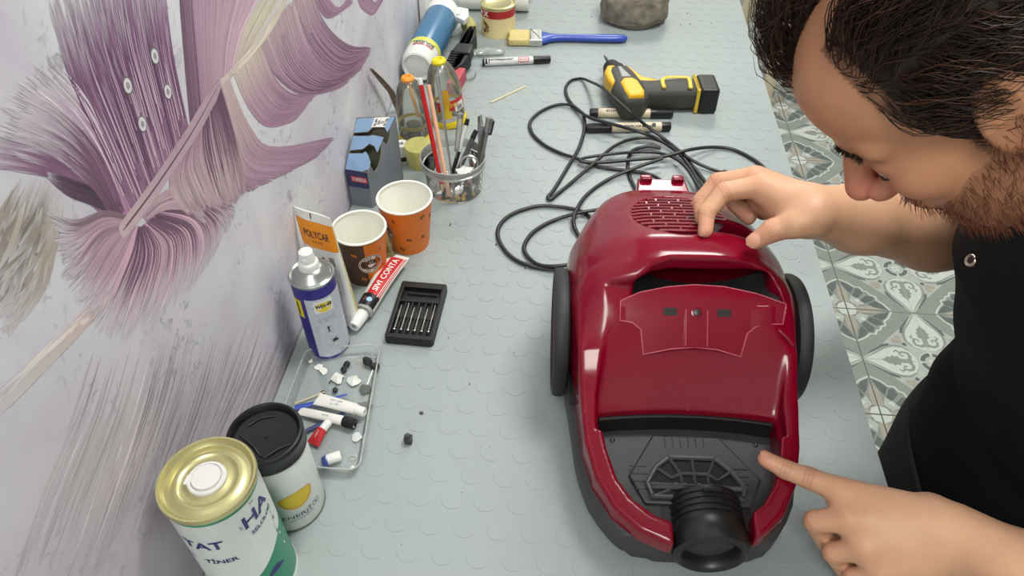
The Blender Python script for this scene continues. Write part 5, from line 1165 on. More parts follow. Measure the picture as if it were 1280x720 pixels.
cable([(0.4402, 0.8563, 0.0040),(0.4112, 0.8878, 0.0040),(0.3628, 0.8720, 0.0100),(0.3171, 0.8563, 0.0040),(0.2869, 0.8275, 0.0040),(0.2741, 0.7960, 0.0040),(0.2781, 0.7739, 0.0040),(0.2976, 0.7518, 0.0060),(0.3287, 0.7486, 0.0100),(0.3651, 0.7684, 0.0040),(0.4099, 0.7860, 0.0040)])
cable([(0.4809, 1.0566, 0.0060),(0.4571, 1.0591, 0.0060),(0.4331, 1.0458, 0.0040),(0.4258, 1.0106, 0.0040),(0.4276, 0.9754, 0.0040),(0.4356, 0.9443, 0.0040),(0.4544, 0.8645, 0.0060)])
MB().tube([Vector(p) - OC for p in ((0.5752, 0.9956, 0.0070),(0.5859, 0.9900, 0.0070),(0.5980, 0.9868, 0.0070))], [0.0042, 0.0055, 0.0048], 12).build('strain_relief', black, t)

# ---------------------------------------------------------------- implicit solids
class Field:
    """sampled distance field; smooth unions and cuts, meshed by surface nets"""
    def __init__(s, lo, hi, h):
        s.lo = np.array(lo, np.float32); s.h = h
        s.n = np.ceil((np.array(hi) - s.lo) / h).astype(int) + 1
        s.v = np.full(tuple(s.n), 0.05, np.float32)
    def region(s, lo, hi):
        a = np.clip(np.floor((np.array(lo) - s.lo) / s.h).astype(int), 0, s.n - 1); b = np.clip(np.ceil((np.array(hi) - s.lo) / s.h).astype(int) + 1, 1, s.n)
        g = [(s.lo[i] + np.arange(a[i], b[i], dtype=np.float32) * np.float32(s.h)) for i in range(3)]
        return tuple(slice(a[i], b[i]) for i in range(3)), g[0][:, None, None], g[1][None, :, None], g[2][None, None, :]
    def add(s, fn, lo, hi, k=0.0):
        sl, X, Y, Z = s.region(lo, hi); d = fn(X, Y, Z); a = s.v[sl]
        r = np.minimum(a, d)
        if k: r = r - np.maximum(k - np.abs(a - d), 0) ** 2 / (4 * k)
        s.v[sl] = r
    def cut(s, fn, lo, hi, k=0.0):
        sl, X, Y, Z = s.region(lo, hi); d = -fn(X, Y, Z); a = s.v[sl]
        r = np.maximum(a, d)
        if k: r = r + np.maximum(k - np.abs(a - d), 0) ** 2 / (4 * k)
        s.v[sl] = r
    def mesh(s):
        v = s.v; n = v.shape; I = v < 0
        c = np.zeros((n[0] - 1, n[1] - 1, n[2] - 1), np.uint8)
        for dx in (0, 1):
            for dy in (0, 1):
                for dz in (0, 1): c += I[dx:n[0] - 1 + dx, dy:n[1] - 1 + dy, dz:n[2] - 1 + dz]
        ci = np.argwhere((c > 0) & (c < 8)); del c
        idx = np.full((n[0] - 1, n[1] - 1, n[2] - 1), -1, np.int32); idx[ci[:, 0], ci[:, 1], ci[:, 2]] = np.arange(len(ci))
        P = np.zeros((len(ci), 3)); cnt = np.zeros(len(ci))
        cor = [(a, b, d) for a in (0, 1) for b in (0, 1) for d in (0, 1)]
        val = {q: v[ci[:, 0] + q[0], ci[:, 1] + q[1], ci[:, 2] + q[2]] for q in cor}
        for q in cor:
            for ax in range(3):
                if q[ax]: continue
                r = list(q); r[ax] = 1; r = tuple(r); a, b = val[q], val[r]; m = (a < 0) != (b < 0)
                t = a[m] / (a[m] - b[m]); base = np.tile(np.array(q, float), (m.sum(), 1)); base[:, ax] = t
                P[m] += base; cnt[m] += 1
        P = (P / cnt[:, None] + ci) * s.h + s.lo
        Q = []
        for ax in range(3):
            sl0 = [slice(1, -1)] * 3; sl0[ax] = slice(0, -1); sl1 = list(sl0); sl1[ax] = slice(1, None)
            A, B = I[tuple(sl0)], I[tuple(sl1)]; w = np.argwhere(A != B)
            if not len(w): continue
            flip = A[w[:, 0], w[:, 1], w[:, 2]]
            e = w.copy(); o = [i for i in range(3) if i != ax]; e[:, o[0]] += 1; e[:, o[1]] += 1
            def cell(d0, d1):
                q = e.copy(); q[:, o[0]] += d0; q[:, o[1]] += d1; return idx[q[:, 0], q[:, 1], q[:, 2]]
            quad = np.stack([cell(-1, -1), cell(0, -1), cell(0, 0), cell(-1, 0)], 1)
            if ax == 1: flip = ~flip
            quad[~flip] = quad[~flip][:, ::-1]; Q.append(quad)
        Q = np.vstack(Q)
        # one gentle relaxation along the surface
        return P, Q
def relax(P, Q, it=2, lam=0.5):
    E = np.vstack([Q[:, [0, 1]], Q[:, [1, 2]], Q[:, [2, 3]], Q[:, [3, 0]]]); E = np.vstack([E, E[:, ::-1]])
    for _ in range(it):
        S = np.stack([np.bincount(E[:, 0], P[E[:, 1], k], len(P)) for k in range(3)], 1); N = np.bincount(E[:, 0], minlength=len(P))[:, None]
        P = P + lam * (S / np.maximum(N, 1) - P)
    return P
def np_mesh(name, P, Q, mats, parent=None, colors=None, smooth=True, loc=(0, 0, 0)):
    me = bpy.data.meshes.new(name)
    me.vertices.add(len(P)); me.vertices.foreach_set('co', np.asarray(P, np.float32).ravel())
    me.loops.add(Q.size); me.loops.foreach_set('vertex_index', Q.astype(np.int32).ravel())
    me.polygons.add(len(Q)); me.polygons.foreach_set('loop_start', np.arange(0, Q.size, Q.shape[1], dtype=np.int32)); me.polygons.foreach_set('loop_total', np.full(len(Q), Q.shape[1], np.int32))
    me.update(calc_edges=True); me.validate()
    if smooth: me.polygons.foreach_set('use_smooth', np.ones(len(me.polygons), bool))
    for m in (mats if isinstance(mats, list) else [mats]): me.materials.append(m)
    if colors is not None:
        ca = me.color_attributes.new('Col', 'FLOAT_COLOR', 'POINT'); a = np.ones((len(P), 4), np.float32); a[:, :3] = colors; ca.data.foreach_set('color', a.ravel())
    o = bpy.data.objects.new(name, me); COL.objects.link(o); o.location = loc
    if parent: o.parent = parent
    return o
def smx(a, b, k): return np.maximum(a, b) + np.maximum(k - np.abs(a - b), 0) ** 2 / (4 * k)
def smn(a, b, k): return np.minimum(a, b) - np.maximum(k - np.abs(a - b), 0) ** 2 / (4 * k)

# ---------------------------------------------------------------- vacuum cleaner
VX, VY = 0.459, 0.560
vac = thing('vacuum_cleaner', 'crimson canister vacuum cleaner with its lid off, held open on the bench', 'vacuum cleaner', (VX, VY, 0), 3.0)
def red_plastic():
    m = mat('crimson_gloss_plastic', (120, 4, 33), 0.24, var=0.05, scale=14, spec=0.38, coat=0.12)
    nt = m.node_tree; N = nt.nodes; L = nt.links; b = N['Principled BSDF']
    tc = [n for n in N if n.type == 'TEX_COORD'][0]
    # wear: pale scuffs and fine scratches in the plastic
    mp = N.new('ShaderNodeMapping'); mp.inputs['Scale'].default_value = (140, 22, 60); mp.inputs['Rotation'].default_value = (0.2, 0.1, 0.5); L.new(tc.outputs['Object'], mp.inputs['Vector'])
    n1 = N.new('ShaderNodeTexNoise'); n1.inputs['Scale'].default_value = 1.0; n1.inputs['Detail'].default_value = 3; L.new(mp.outputs[0], n1.inputs['Vector'])
    n2 = N.new('ShaderNodeTexNoise'); n2.inputs['Scale'].default_value = 16; n2.inputs['Detail'].default_value = 2; L.new(tc.outputs['Object'], n2.inputs['Vector'])
    r1 = N.new('ShaderNodeMapRange'); r1.inputs['From Min'].default_value = 0.69; r1.inputs['From Max'].default_value = 0.76; L.new(n1.outputs['Fac'], r1.inputs['Value'])
    r2 = N.new('ShaderNodeMapRange'); r2.inputs['From Min'].default_value = 0.52; r2.inputs['From Max'].default_value = 0.64; L.new(n2.outputs['Fac'], r2.inputs['Value'])
    mu = N.new('ShaderNodeMath'); mu.operation = 'MULTIPLY'; L.new(r1.outputs[0], mu.inputs[0]); L.new(r2.outputs[0], mu.inputs[1])
    mu2 = N.new('ShaderNodeMath'); mu2.operation = 'MULTIPLY'; mu2.inputs[1].default_value = 0.4; L.new(mu.outputs[0], mu2.inputs[0])
    mx = N.new('ShaderNodeMix'); mx.data_type = 'RGBA'; src = b.inputs['Base Color'].links[0].from_socket
    L.new(src, mx.inputs[6]); mx.inputs[7].default_value = rgb(205, 130, 140); L.new(mu2.outputs[0], mx.inputs[0]); L.new(mx.outputs[2], b.inputs['Base Color'])
    rr = N.new('ShaderNodeMapRange'); rr.inputs['To Min'].default_value = 0.10; rr.inputs['To Max'].default_value = 0.24; L.new(n2.outputs['Fac'], rr.inputs['Value']); L.new(rr.outputs[0], b.inputs['Roughness'])
    return m
red = red_plastic()
WT = [(-.240, .000), (-.2385, .018), (-.234, .036), (-.224, .058), (-.205, .079), (-.175, .096), (-.14, .105), (-.09, .110), (-.04, .116), (0, .1225), (.05, .1240), (.10, .1190), (.14, .102), (.17, .087), (.192, .067), (.206, .044), (.213, .021), (.216, 0)]
WY, WW = [a for a, b in WT], [b for a, b in WT]
WI = [(-.219, .0), (-.217, .022), (-.211, .040), (-.197, .060), (-.178, .074), (-.15, .083), (-.125, .088), (-.10, .0905), (-.08, .0915)]
ZR = [(-.245, .070), (-.18, .084), (-.13, .097), (-.08, .119), (-.05, .143), (-.03, .163), (-.01, .186), (.008, .200), (.04, .203), (.07, .194), (.11, .181), (.15, .166), (.18, .153), (.20, .140), (.22, .118)]
ZP = [(-.11, .076), (-.098, .083), (-.08, .103), (-.055, .128), (-.03, .151), (-.012, .165), (.0, .172)]
li = lambda T, y: np.interp(y, [a for a, b in T], [b for a, b in T]).astype(np.float32)
# finely resample the tables so that corners round off
def fine(T, n=240, k=9):
    y = np.linspace(T[0][0], T[-1][0], n); w = np.interp(y, [a for a, b in T], [b for a, b in T]); pad = np.pad(w, k, mode='reflect', reflect_type='odd'); w = np.convolve(pad, np.hanning(2 * k + 3)[1:-1] / np.hanning(2 * k + 3)[1:-1].sum(), 'valid'); return list(zip(y, w))
ZRf = fine(ZR); ZPf = fine(ZP, 80, 5)
def outline_d(T, X, Y):
    w = li(T, Y); dw = np.gradient(np.array([b for a, b in T]), np.array([a for a, b in T])); g = np.interp(Y, [a for a, b in T], np.clip(np.abs(dw), 0, 4)).astype(np.float32)
    d = (np.abs(X) - w) / np.sqrt(1 + g * g)
    return np.maximum(d, np.maximum(T[0][0] - Y, Y - T[-1][0]))
fld = Field((-.135, -.25, .03), (.135, .225, .212), .00135)
def hull(X, Y, Z):
    d2 = outline_d(WT, X, Y) + np.clip(Z - .10, 0, 1) * 0.10
    ax = np.clip(np.abs(X) / .115, 0, 1.2)
    bulge = np.where(Y > 0.02, .050, .006 + .044 * np.clip((Y + .06) / .08, 0, 1)).astype(np.float32)
    zt = (Z - (li(ZRf, Y) - bulge * ax ** 3.2)) * 0.86
    d = smx(d2, zt, .005 + .012 * np.clip((Y + .06) / .08, 0, 1))
    lowz = .050 + .022 * np.clip(1 - np.abs(Y + .045) / .05, 0, 1)
    return smx(d, lowz - Z, .004)
fld.add(hull, (-.13, -.25, .03), (.13, .225, .212))
# sloping inner panel below the rim
fld.cut(lambda X, Y, Z: smx(smx(np.abs(X - .010 * np.clip((Y + .10) / .06, 0, 1)) - .0925 - 0.06 * np.clip(Y + .06, 0, 1), li(ZPf, Y) - Z + 0.006 * (X / .09) ** 2, .006), smx(-.13 - Y, Y + .008 - .16 * X * X / .01 * .0, .003), .003), (-.11, -.14, .05), (.11, .0, .205), .004)
# deep basin in front
fld.cut(lambda X, Y, Z: smx(outline_d(WI, X, np.minimum(Y, -.081)), smx(Y + .098 + .9 * X * X, .030 - Z, .004), .004), (-.11, -.23, .03), (.11, -.07, .205), .004)
# handle opening and the tunnel under the handle
hx = .015
ARCH = [(-.068, -.0225), (-.0612, -.0180), (-.0528, -.0087), (-.0372, .0025), (-.0193, .0081), (.0056, .0083), (.034, .0088), (.0627, .0105), (.0794, .0065), (.0915, -.0032), (.1000, -.0190), (.0985, -.0225), (.0688, -.0150), (.0366, -.0105), (.0064, -.0098), (-.0206, -.0118), (-.0493, -.0165)]
def poly_sd(pts, X, Y):
    d = np.full(np.broadcast(X, Y).shape, 1e9, np.float32); ins = np.zeros(d.shape, bool)
    for i in range(len(pts)):
        a, b = pts[i], pts[(i + 1) % len(pts)]; ex, ey = b[0] - a[0], b[1] - a[1]; wx, wy = X - a[0], Y - a[1]
        t = np.clip((wx * ex + wy * ey) / (ex * ex + ey * ey), 0, 1); d = np.minimum(d, (wx - ex * t) ** 2 + (wy - ey * t) ** 2)
        ins ^= ((a[1] <= Y) != (b[1] <= Y)) & (X < a[0] + (Y - a[1]) * ex / (ey if abs(ey) > 1e-9 else 1e-9))
    d = np.sqrt(d); return np.where(ins, -d, d)
fld.cut(lambda X, Y, Z: smx(poly_sd(ARCH, X, Y), .110 - Z, .006), (-.09, -.04, .09), (.12, .04, .212), .004)
fld.cut(lambda X, Y, Z: smx(smx(np.abs(X - hx) - .070, np.abs(Y - .016) - .034, .015), np.abs(Z - .142) - .038, .012), (-.09, -.03, .09), (.11, .10, .212), .006)
# pocket behind the handle where the fingers go
fld.cut(lambda X, Y, Z: smx(smx(np.abs(X - .058) - .026, np.abs(Y - .068) - .016, .010), .150 - Z, .006), (-.01, .03, .12), (.10, .12, .21), .006)
# seat of the vent grille and notch for the hose connector
gx, gy, gw, gl = .000, .098, .052, .056
fld.cut(lambda X, Y, Z: smx(np.sqrt(((X - gx) / gw) ** 2 + ((Y - gy) / gl) ** 2 + 1e-6) * .045 - .045, (li(ZRf, Y) - .005) - Z, .001), (gx - .06, gy - .065, .10), (gx + .06, gy + .065, .212), .002)
fld.cut(lambda X, Y, Z: smx(np.sqrt((X - .0115) ** 2 + (np.minimum(Z, .050) - .050) ** 2 + 1e-8) - .0370, Y + .180, .004), (-.05, -.25, .03), (.07, -.16, .205), .003)
P, Q = fld.mesh(); P = relax(P, Q, 2, 0.5)
np_mesh('upper_shell', P, Q, red, vac)
del fld
# dark lower hull with bumper
def ztop(x, y):
    """height of the uncut shell at (x, y)"""
    z = np.linspace(.08, .21, 400, dtype=np.float32)[None, None, :]; d = hull(np.array([[[x]]], np.float32), np.array([[[y]]], np.float32), z)[0, 0]
    k = np.argwhere(d < 0); return float(z[0, 0, k[-1, 0]]) if len(k) else .08
lowm = mat('dark_grey_bumper', (58, 58, 60), 0.55, var=0.08, scale=80)
def ring_at(z, off, n=90):
    clipy = lambda q: (q[0], max(q[1], -.2235 + .1 * max(0, abs(q[0] - .008) - .05)), q[2])
    ys = np.concatenate([np.linspace(WY[0], WY[0] + .03, 16)[:-1], np.linspace(WY[0] + .03, WY[-1] - .03, 26)[:-1], np.linspace(WY[-1] - .03, WY[-1], 12)])
    ys = ys; w = np.interp(ys, WY, WW); pts = [(x, y) for x, y in zip(w, ys)] + [(-x, y) for x, y in zip(w[::-1][1:-1], ys[::-1][1:-1])]
    return [clipy((x, y, z)) for x, y in inset(pts, -off)]
mb = MB(); mb.loft([ring_at(.008, -.010), ring_at(.014, -.002), ring_at(.024, .0045), ring_at(.046, .0055), ring_at(.053, .0035), ring_at(.0555, -.002)], caps=False); mb.f.append(tuple(range(len(ring_at(.008, 0))))); mb.m.append(0); mb.build('lower_hull', lowm, vac, smooth=50)
for sx in (-1, 1):
    for k in range(5):
        MB().box((sx * (.1105 - .0006 * k), -.055 - .003 * k, .052 + .0048 * k), (.012, .034, .0026), 0, .0006).build('side_louvre', blackm, vac)
# wheels
for sx in (-1, 1):
    Mw = Matrix.Translation((sx * .1185, .015, .0735)) @ Matrix.Rotation(R(90 * sx), 4, 'Y')
    w = MB().lathe([(.040, -.002), (.066, .0), (.0715, .002), (.0735, .006), (.0735, .012), (.0715, .016), (.067, .017), (.064, .0150), (.056, .0146)], 64, 0, Mw).build('wheel', mat('tyre_black', (34, 35, 36), 0.6, var=0.1), vac)
    MB().lathe([(0, .013), (.016, .0145), (.030, .0130), (.058, .0148), (.064, .0130)], 48, 0, Mw).build('hub', red, w)
# black insert at the bottom of the basin
ins = mat('insert_black', (54, 56, 58), 0.45, var=0.10, scale=30)
mb = MB(); F_ = [(x, y) for y, x in zip([a for a, b in WI[:-1]], [b for a, b in WI[:-1]])]; F_ = [(x + .0025, y) for x, y in F_] + [(.092, -.086)]
F_ = F_[1:]; out = F_ + [(-x, y) for x, y in F_[::-1]]
mb.prism(out, .040, .0555); fl_ = mb.build('insert_floor', ins, vac, smooth=30)
mb = MB(); XS = np.linspace(-.088, .088, 21); yb = lambda x: -.0995 - .9 * x * x
mb.loft([[(x, yb(x) - .0022, .050), (x, yb(x) - .0022, 0.0770), (x, yb(x) + .002, 0.0770), (x, yb(x) + .002, .050)] for x in XS]); mb.build('lip_shade_strip', mat('deep_black', (14, 14, 15), 0.6), vac)  # black strip put in as the shade under the panel lip
tz = .0475
trap = [(-.060, -.160), (-.032, -.112), (.036, -.112), (.070, -.160), (.054, -.190), (-.046, -.190)]
mb = MB(); pillow(mb, trap, .054, .0600, .0025); mb.build('raised_plate', ins, vac)
tz = .0600
for k in range(6): MB().box((-.020 + .0078 * k, -.119, tz), (.0011, .015, .0012), 0, .0003).build('rib', black, vac)
for sx in (-1, 1):
    for k in range(4): MB().box((sx * (.050 - .001 * k), -.150 - .0085 * k, tz), (.017, .0011, .0012), 0, .0003, T(rz=0)).build('rib', black, vac)
    MB().lathe([(0, .055), (.0022, .055), (.0028, .0565), (.0014, .0572), (0, .0568)], 14, 0, T(sx * .073, -.118, 0)).build('screw', mat('screw_dark', (70, 72, 72), 0.35, metal=0.7), vac)
# octagonal filter grate
gc = (.004, -.166); oc = [(-.036, .014), (-.022, .026), (.022, .026), (.036, .012), (.046, -.006), (.042, -.018), (-.042, -.018), (-.046, -.004)]
oc = [(x * 1.02 + gc[0], y + gc[1]) for x, y in oc]
mb = MB(); mb.prism(oc, .0600, .0604); mb.build('grate_well', mat('deep_black', (14, 14, 15), 0.6), vac)
grate = MB()
for i in range(8):
    a, b = Vector((*oc[i], .0625)), Vector((*oc[(i + 1) % 8], .0625)); grate.tube([a - (b - a) * .02, b + (b - a) * .02], .0024, 6)
gt_ = grate.build('filter_grate', mat('grate_dark', (72, 75, 77), 0.32, var=0.1), vac)
ic = [(gc[0] + (p[0] - gc[0]) * .60, gc[1] + (p[1] - gc[1]) * .42 - .003) for p in oc]
bars = [(oc[i], ic[i]) for i in range(8)] + [(ic[7], ic[4])] + [((ic[1][0], ic[1][1]), (ic[1][0] + .002, oc[6][1])), ((gc[0], ic[1][1]), (gc[0], oc[6][1])), ((ic[2][0], ic[2][1]), (ic[2][0] - .002, oc[6][1])), (ic[1], ic[2]), (ic[0], ic[1]), (ic[2], ic[3]), (((oc[1][0] + oc[2][0]) / 2, oc[1][1]), ((oc[1][0] + oc[2][0]) / 2, ic[1][1])), ((oc[7][0], gc[1] - .008), (oc[4][0], gc[1] - .008))]
for a, b in bars:
    MB().tube([(a[0], a[1], .0620), (b[0], b[1], .0620)], .0016, 5).build('bar', mat('grate_dark', (72, 75, 77), 0.32, var=0.1), gt_)
for k, x in enumerate((-.018, -.010, .004, .014)):
    MB().lathe([(0, .0602), (.0032, .0602), (.0026, .0612), (0, .0614)], 12, 0, T(gc[0] + x, gc[1] - .004, 0)).build('hole_plug', mat('grate_light', (96, 98, 98), 0.3), gt_)
# hose connector
Mo = Matrix.Translation((.0115, -.1820, .0500)) @ Matrix.Rotation(R(90), 4, 'X')
prof = [(.0245, .0), (.0340, .0), (.0350, .004)]
for k in range(4): prof += [(.0350, .006 + .0062 * k), (.0333, .0065 + .0062 * k), (.0333, .0090 + .0062 * k), (.0350, .0095 + .0062 * k)]
prof += [(.0350, .033), (.0362, .035), (.0362, .046), (.0350, .0525), (.0310, .0555), (.0285, .0547), (.0262, .0515), (.0245, .045), (.0245, .004), (0, .004)]
hc = MB().lathe(prof, 64, 0, Mo).build('hose_connector', mat('connector_black', (28, 29, 30), 0.36, var=0.1, scale=60), vac)
MB().lathe([(.0246, .020), (.0222, .021), (.0222, .025), (.0246, .026)], 48, 0, Mo).build('bore_lip', black, hc)
MB().box((.012, -.1895, .0872), (.018, .004, .003), 0, .001).build('latch_tab', black, hc)
mb = MB(); mb.prism([(-.032, -.176), (.055, -.176), (.053, -.214), (-.030, -.214)], .012, .056); mb.build('connector_neck', mat('connector_black', (28, 29, 30), 0.36), vac)
# raised latch plate on the sloping panel
def zp(x, y): return float(np.interp(y, [a for a, b in ZPf], [b for a, b in ZPf]))
plate = [(-.0690, -.0200), (-.0493, -.0125), (-.0206, -.0070), (.0064, -.0045), (.0366, -.0055), (.0688, -.0108), (.0990, -.0190), (.0955, -.0350), (.0800, -.0352), (.0680, -.0375), (.0597, -.0430), (.0536, -.0600), (.0300, -.0555), (.0066, -.0540), (-.0180, -.0560), (-.0451, -.0605), (-.0480, -.0420), (-.0570, -.0368), (-.0695, -.0355)]
def drape(out, lift, th, ny=14, nx=36):
    """thin plate that follows the sloping panel, trimmed to an outline"""
    xs = [p[0] for p in out]
    def span(x):
        ys = []
        for i in range(len(out)):
            a, b = out[i], out[(i + 1) % len(out)]
            if (a[0] - x) * (b[0] - x) <= 0 and abs(a[0] - b[0]) > 1e-9: ys.append(a[1] + (b[1] - a[1]) * (x - a[0]) / (b[0] - a[0]))
        return min(ys), max(ys)
    X = np.unique(np.concatenate([np.linspace(min(xs) + 1e-5, max(xs) - 1e-5, nx), [p[0] * .9999 for p in out], [p[0] * .9999 + 1e-4 for p in out]])); X = X[(X > min(xs)) & (X < max(xs))]
    rows = []
    for x in X:
        a, b = span(x); col = []
        for j in range(ny + 1): y = a + (b - a) * j / ny; col.append((x, y, zp(x, y) + lift - .008 * (x / .09) ** 2 * 0))
        low = [(q[0], q[1], q[2] - th) for q in col]
        rows.append(col + low[::-1])
    return rows
mb = MB(); mb.loft(drape(plate, .0030, .007)); mb.build('latch_plate', red, vac, smooth=32)
mb = MB(); mb.loft(drape([(-.0035, -.025), (.0085, -.019), (.0205, -.025), (.0195, -.0545), (-.0050, -.0545)], .0042, .004, 10, 14)); mb.build('screw_boss', red, vac, smooth=32)
worn = mat('worn_red_edge', (186, 92, 106), 0.4, var=0.2, scale=200)
pp = []
for i in range(len(plate)):
    a, b = plate[i], plate[(i + 1) % len(plate)]; n_ = max(2, int(math.hypot(b[0] - a[0], b[1] - a[1]) / .006))
    pp += [(a[0] + (b[0] - a[0]) * k / n_, a[1] + (b[1] - a[1]) * k / n_) for k in range(n_)]
pp.append(pp[0])
MB().tube([(x, y, zp(x, y) + .0031) for x, y in pp], .0006, 5).build('plate_edge', worn, vac)
for sx in (-1, 1): MB().tube([(sx * .0115 + .0085 - .0006 * sx, y, zp(0, y) + .0043) for y in np.linspace(-.026, -.0535, 8)], .0005, 5).build('plate_edge', worn, vac)
for sx in (-1, 1):
    y = -.0278; MB().box((0, 0, 0), (.0135, .0075, .0012), 0, .0002, T(sx * .0272 + .0089, y, zp(0, y) + .0034, rx=40)).build('latch_hole', mat('deep_black', (14, 14, 15), 0.6), vac)
Ms = T(.0085, -.0287, zp(0, -.0287) + .0046, rx=40)
MB().lathe([(.0058, -.001), (.0058, .0008), (.0044, .0010), (.0040, 0.0002), (0, .0002)], 20, 0, Ms).build('screw_seat', red, vac)
MB().lathe([(.0034, .0002), (.0034, .0009), (.0022, .0013), (0, .0013)], 16, 0, Ms).build('screw', mat('screw_dark', (70, 72, 72), 0.35, metal=0.7), vac)
# black saddle inside the handle opening
mb = MB(); P_ = [(x + hx, .132 + .026 * (abs(x) / .078) ** 2.0) for x in np.linspace(-.080, .080, 25)]
mb.loft([[(x, -.016 - .9 * (x - hx) ** 2, z - .002), (x, .004, z + .006), (x, .032, z + .008), (x, .034, .095), (x, -.016 - .9 * (x - hx) ** 2, .095)] for x, z in P_]); mb.build('handle_saddle', mat('saddle_black', (30, 31, 32), 0.5), vac)
# black lever in the pocket behind the handle
mb = MB(); mb.tube(spline([(.036, .070, .156), (.046, .074, .163), (.060, .072, .165), (.078, .066, .158)], 6), .0035, 10); mb.build('hinge_lever', black, vac)
# vent grille: backing and slats
zs = lambda y: float(np.interp(y, [a for a, b in ZRf], [b for a, b in ZRf]))
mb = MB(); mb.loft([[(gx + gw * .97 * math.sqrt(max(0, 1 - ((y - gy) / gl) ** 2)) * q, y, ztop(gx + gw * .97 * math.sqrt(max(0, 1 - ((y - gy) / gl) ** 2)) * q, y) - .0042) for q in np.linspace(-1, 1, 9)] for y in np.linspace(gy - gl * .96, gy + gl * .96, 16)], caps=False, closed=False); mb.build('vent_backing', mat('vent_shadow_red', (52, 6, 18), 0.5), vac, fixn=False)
ns = 11
for k in range(ns):
    y = gy - gl * .93 + 2 * gl * .93 * (k + .5) / ns; hw = gw * math.sqrt(max(0.02, 1 - ((y - gy) / gl) ** 2)) * .99
    mb = MB(); mb.loft([[(x, y - .0026, ztop(x, y - .0026) - .0032), (x, y - .0026, ztop(x, y - .0026) - .0004), (x, y + .0026, ztop(x, y + .0026) - .0004), (x, y + .0026, ztop(x, y + .0026) - .0032)] for x in np.linspace(gx - hw, gx + hw, 12) if not (x > .030 and y < .088)]); mb.build('vent_slat', red, vac, smooth=30)
for k in range(ns - 1):
    y = gy - gl * .93 + 2 * gl * .93 * (k + 1) / ns
    for q in range(3):
        x = gx - .030 + .026 * q + (.012 if k % 2 else 0)
        if ((x - gx) / gw) ** 2 + ((y - gy) / gl) ** 2 < .80 and not (x > .028 and y < .09): MB().box((x, y, ztop(x, y) - .0022), (.0020, .0062, .0026), 0, 0).build('vent_web', red, vac)
# rear clip block
mb = MB(); pillow(mb, [(-.034, .182), (.034, .182), (.030, .2180), (-.030, .2180)], .110, .1440, .003); mb.build('rear_block', red, vac)
for x in (-.020, .020): MB().box((x, .2140, .1450), (.015, .010, .010), 0, .0025).build('clip', red, vac)
# raised corner ledges beside the handle legs
for sx in (-1, 1):
    mb = MB(); mb.tube([(sx * .099 + .008, -.050, .1345), (sx * .092 + .008, -.044, .1395), (sx * .084 + .008, -.038, .1440)], [.0028, .0036, .0026], 10); mb.build('corner_ledge', red, vac)

# ---------------------------------------------------------------- the man leaning over the bench
man = thing('person', 'bearded dark-haired man in black bending over the vacuum cleaner, left hand pointing', 'person', (0.83, 0.49, FLOOR_Z))
MO = np.array([0.83, 0.49, FLOOR_Z])
A3 = lambda *p: np.array(p, float)
def cone(a, b, ra, rb):
    a = np.asarray(a, float); b = np.asarray(b, float); ab = b - a; L2 = float(ab @ ab)
    def fn(X, Y, Z):
        t = np.clip(((X - a[0]) * ab[0] + (Y - a[1]) * ab[1] + (Z - a[2]) * ab[2]) / L2, 0, 1).astype(np.float32)
        return np.sqrt((X - a[0] - t * ab[0]) ** 2 + (Y - a[1] - t * ab[1]) ** 2 + (Z - a[2] - t * ab[2]) ** 2) - (ra + (rb - ra) * t)
    return fn
def chain(pts, rad, k=.004):
    fs = [cone(pts[i], pts[i + 1], rad[i], rad[i + 1]) for i in range(len(pts) - 1)]
    def fn(X, Y, Z):
        d = fs[0](X, Y, Z)
        for q in fs[1:]: d = smn(d, q(X, Y, Z), k)
        return d
    return fn
def add_chain(fl, pts, rad, k=.004, kk=.004):
    pts = [np.asarray(p, float) for p in pts]; m = max(rad) + .02
    fl.add(chain(pts, rad, kk), np.min(pts, 0) - m, np.max(pts, 0) + m, k)
# --- joints (world metres)
HF = A3(-.492, .087, -.866); HU = A3(-.853, .150, .500); HF /= np.linalg.norm(HF); HU -= HF * (HU @ HF); HU /= np.linalg.norm(HU); HS = np.cross(HU, HF)
HO = A3(.6092, .5030, .4515)
hw = lambda a, b, c: HO + HF * a + HS * b + HU * c
NECK = A3(.775, .482, .395)
SHL, SHR = A3(.815, .295, .365), A3(.835, .685, .385)
ELL, ELR = A3(.860, .160, .150), A3(.805, .700, .145)
WRL, WRR = A3(0.6822, 0.3372, 0.1031), A3(0.5805, 0.6082, 0.2343)
body = Field((.455, .095, -.13), (.985, .800, .575), .002)
def torso(grow=0.0, z0=-.12):
    T_ = [(-.16, .878, .108, .172), (-.02, .868, .116, .178), (.08, .866, .114, .180), (.15, .840, .112, .188), (.22, .812, .112, .196), (.30, .790, .104, .200), (.37, .812, .078, .165), (.42, .83, .05, .11)]
    zz = [t[0] for t in T_]
    def fn(X, Y, Z):
        cx, hx, hy = (np.interp(Z, zz, [t[i] for t in T_]).astype(np.float32) for i in (1, 2, 3))
        d = (np.sqrt(((X - cx) / hx) ** 2 + ((Y - .489) / hy) ** 2) - 1) * np.minimum(hx, hy) - grow
        return smx(smx(d, Z - .40 - grow, .05), z0 - Z, .01)
    return fn
body.add(torso(-.010), (.66, .25, -.13), (.98, .74, .46), 0)
for S_, E_, W_ in ((SHL, ELL, WRL), (SHR, ELR, WRR)):
    add_chain(body, [S_, S_ + (E_ - S_) * .5, E_], [.060, .047, .041], .03, .01)
    f_ = W_ - E_
    add_chain(body, [E_, E_ + f_ * .30, E_ + f_ * .75, W_], [.041, .045, .034, .0265], .012, .02)
add_chain(body, [NECK, hw(-.028, 0, -.045)], [.062, .056], .03)
add_chain(body, [NECK, (SHL + NECK) / 2 + A3(0, 0, -.01), SHL], [.055, .055, .055], .03)
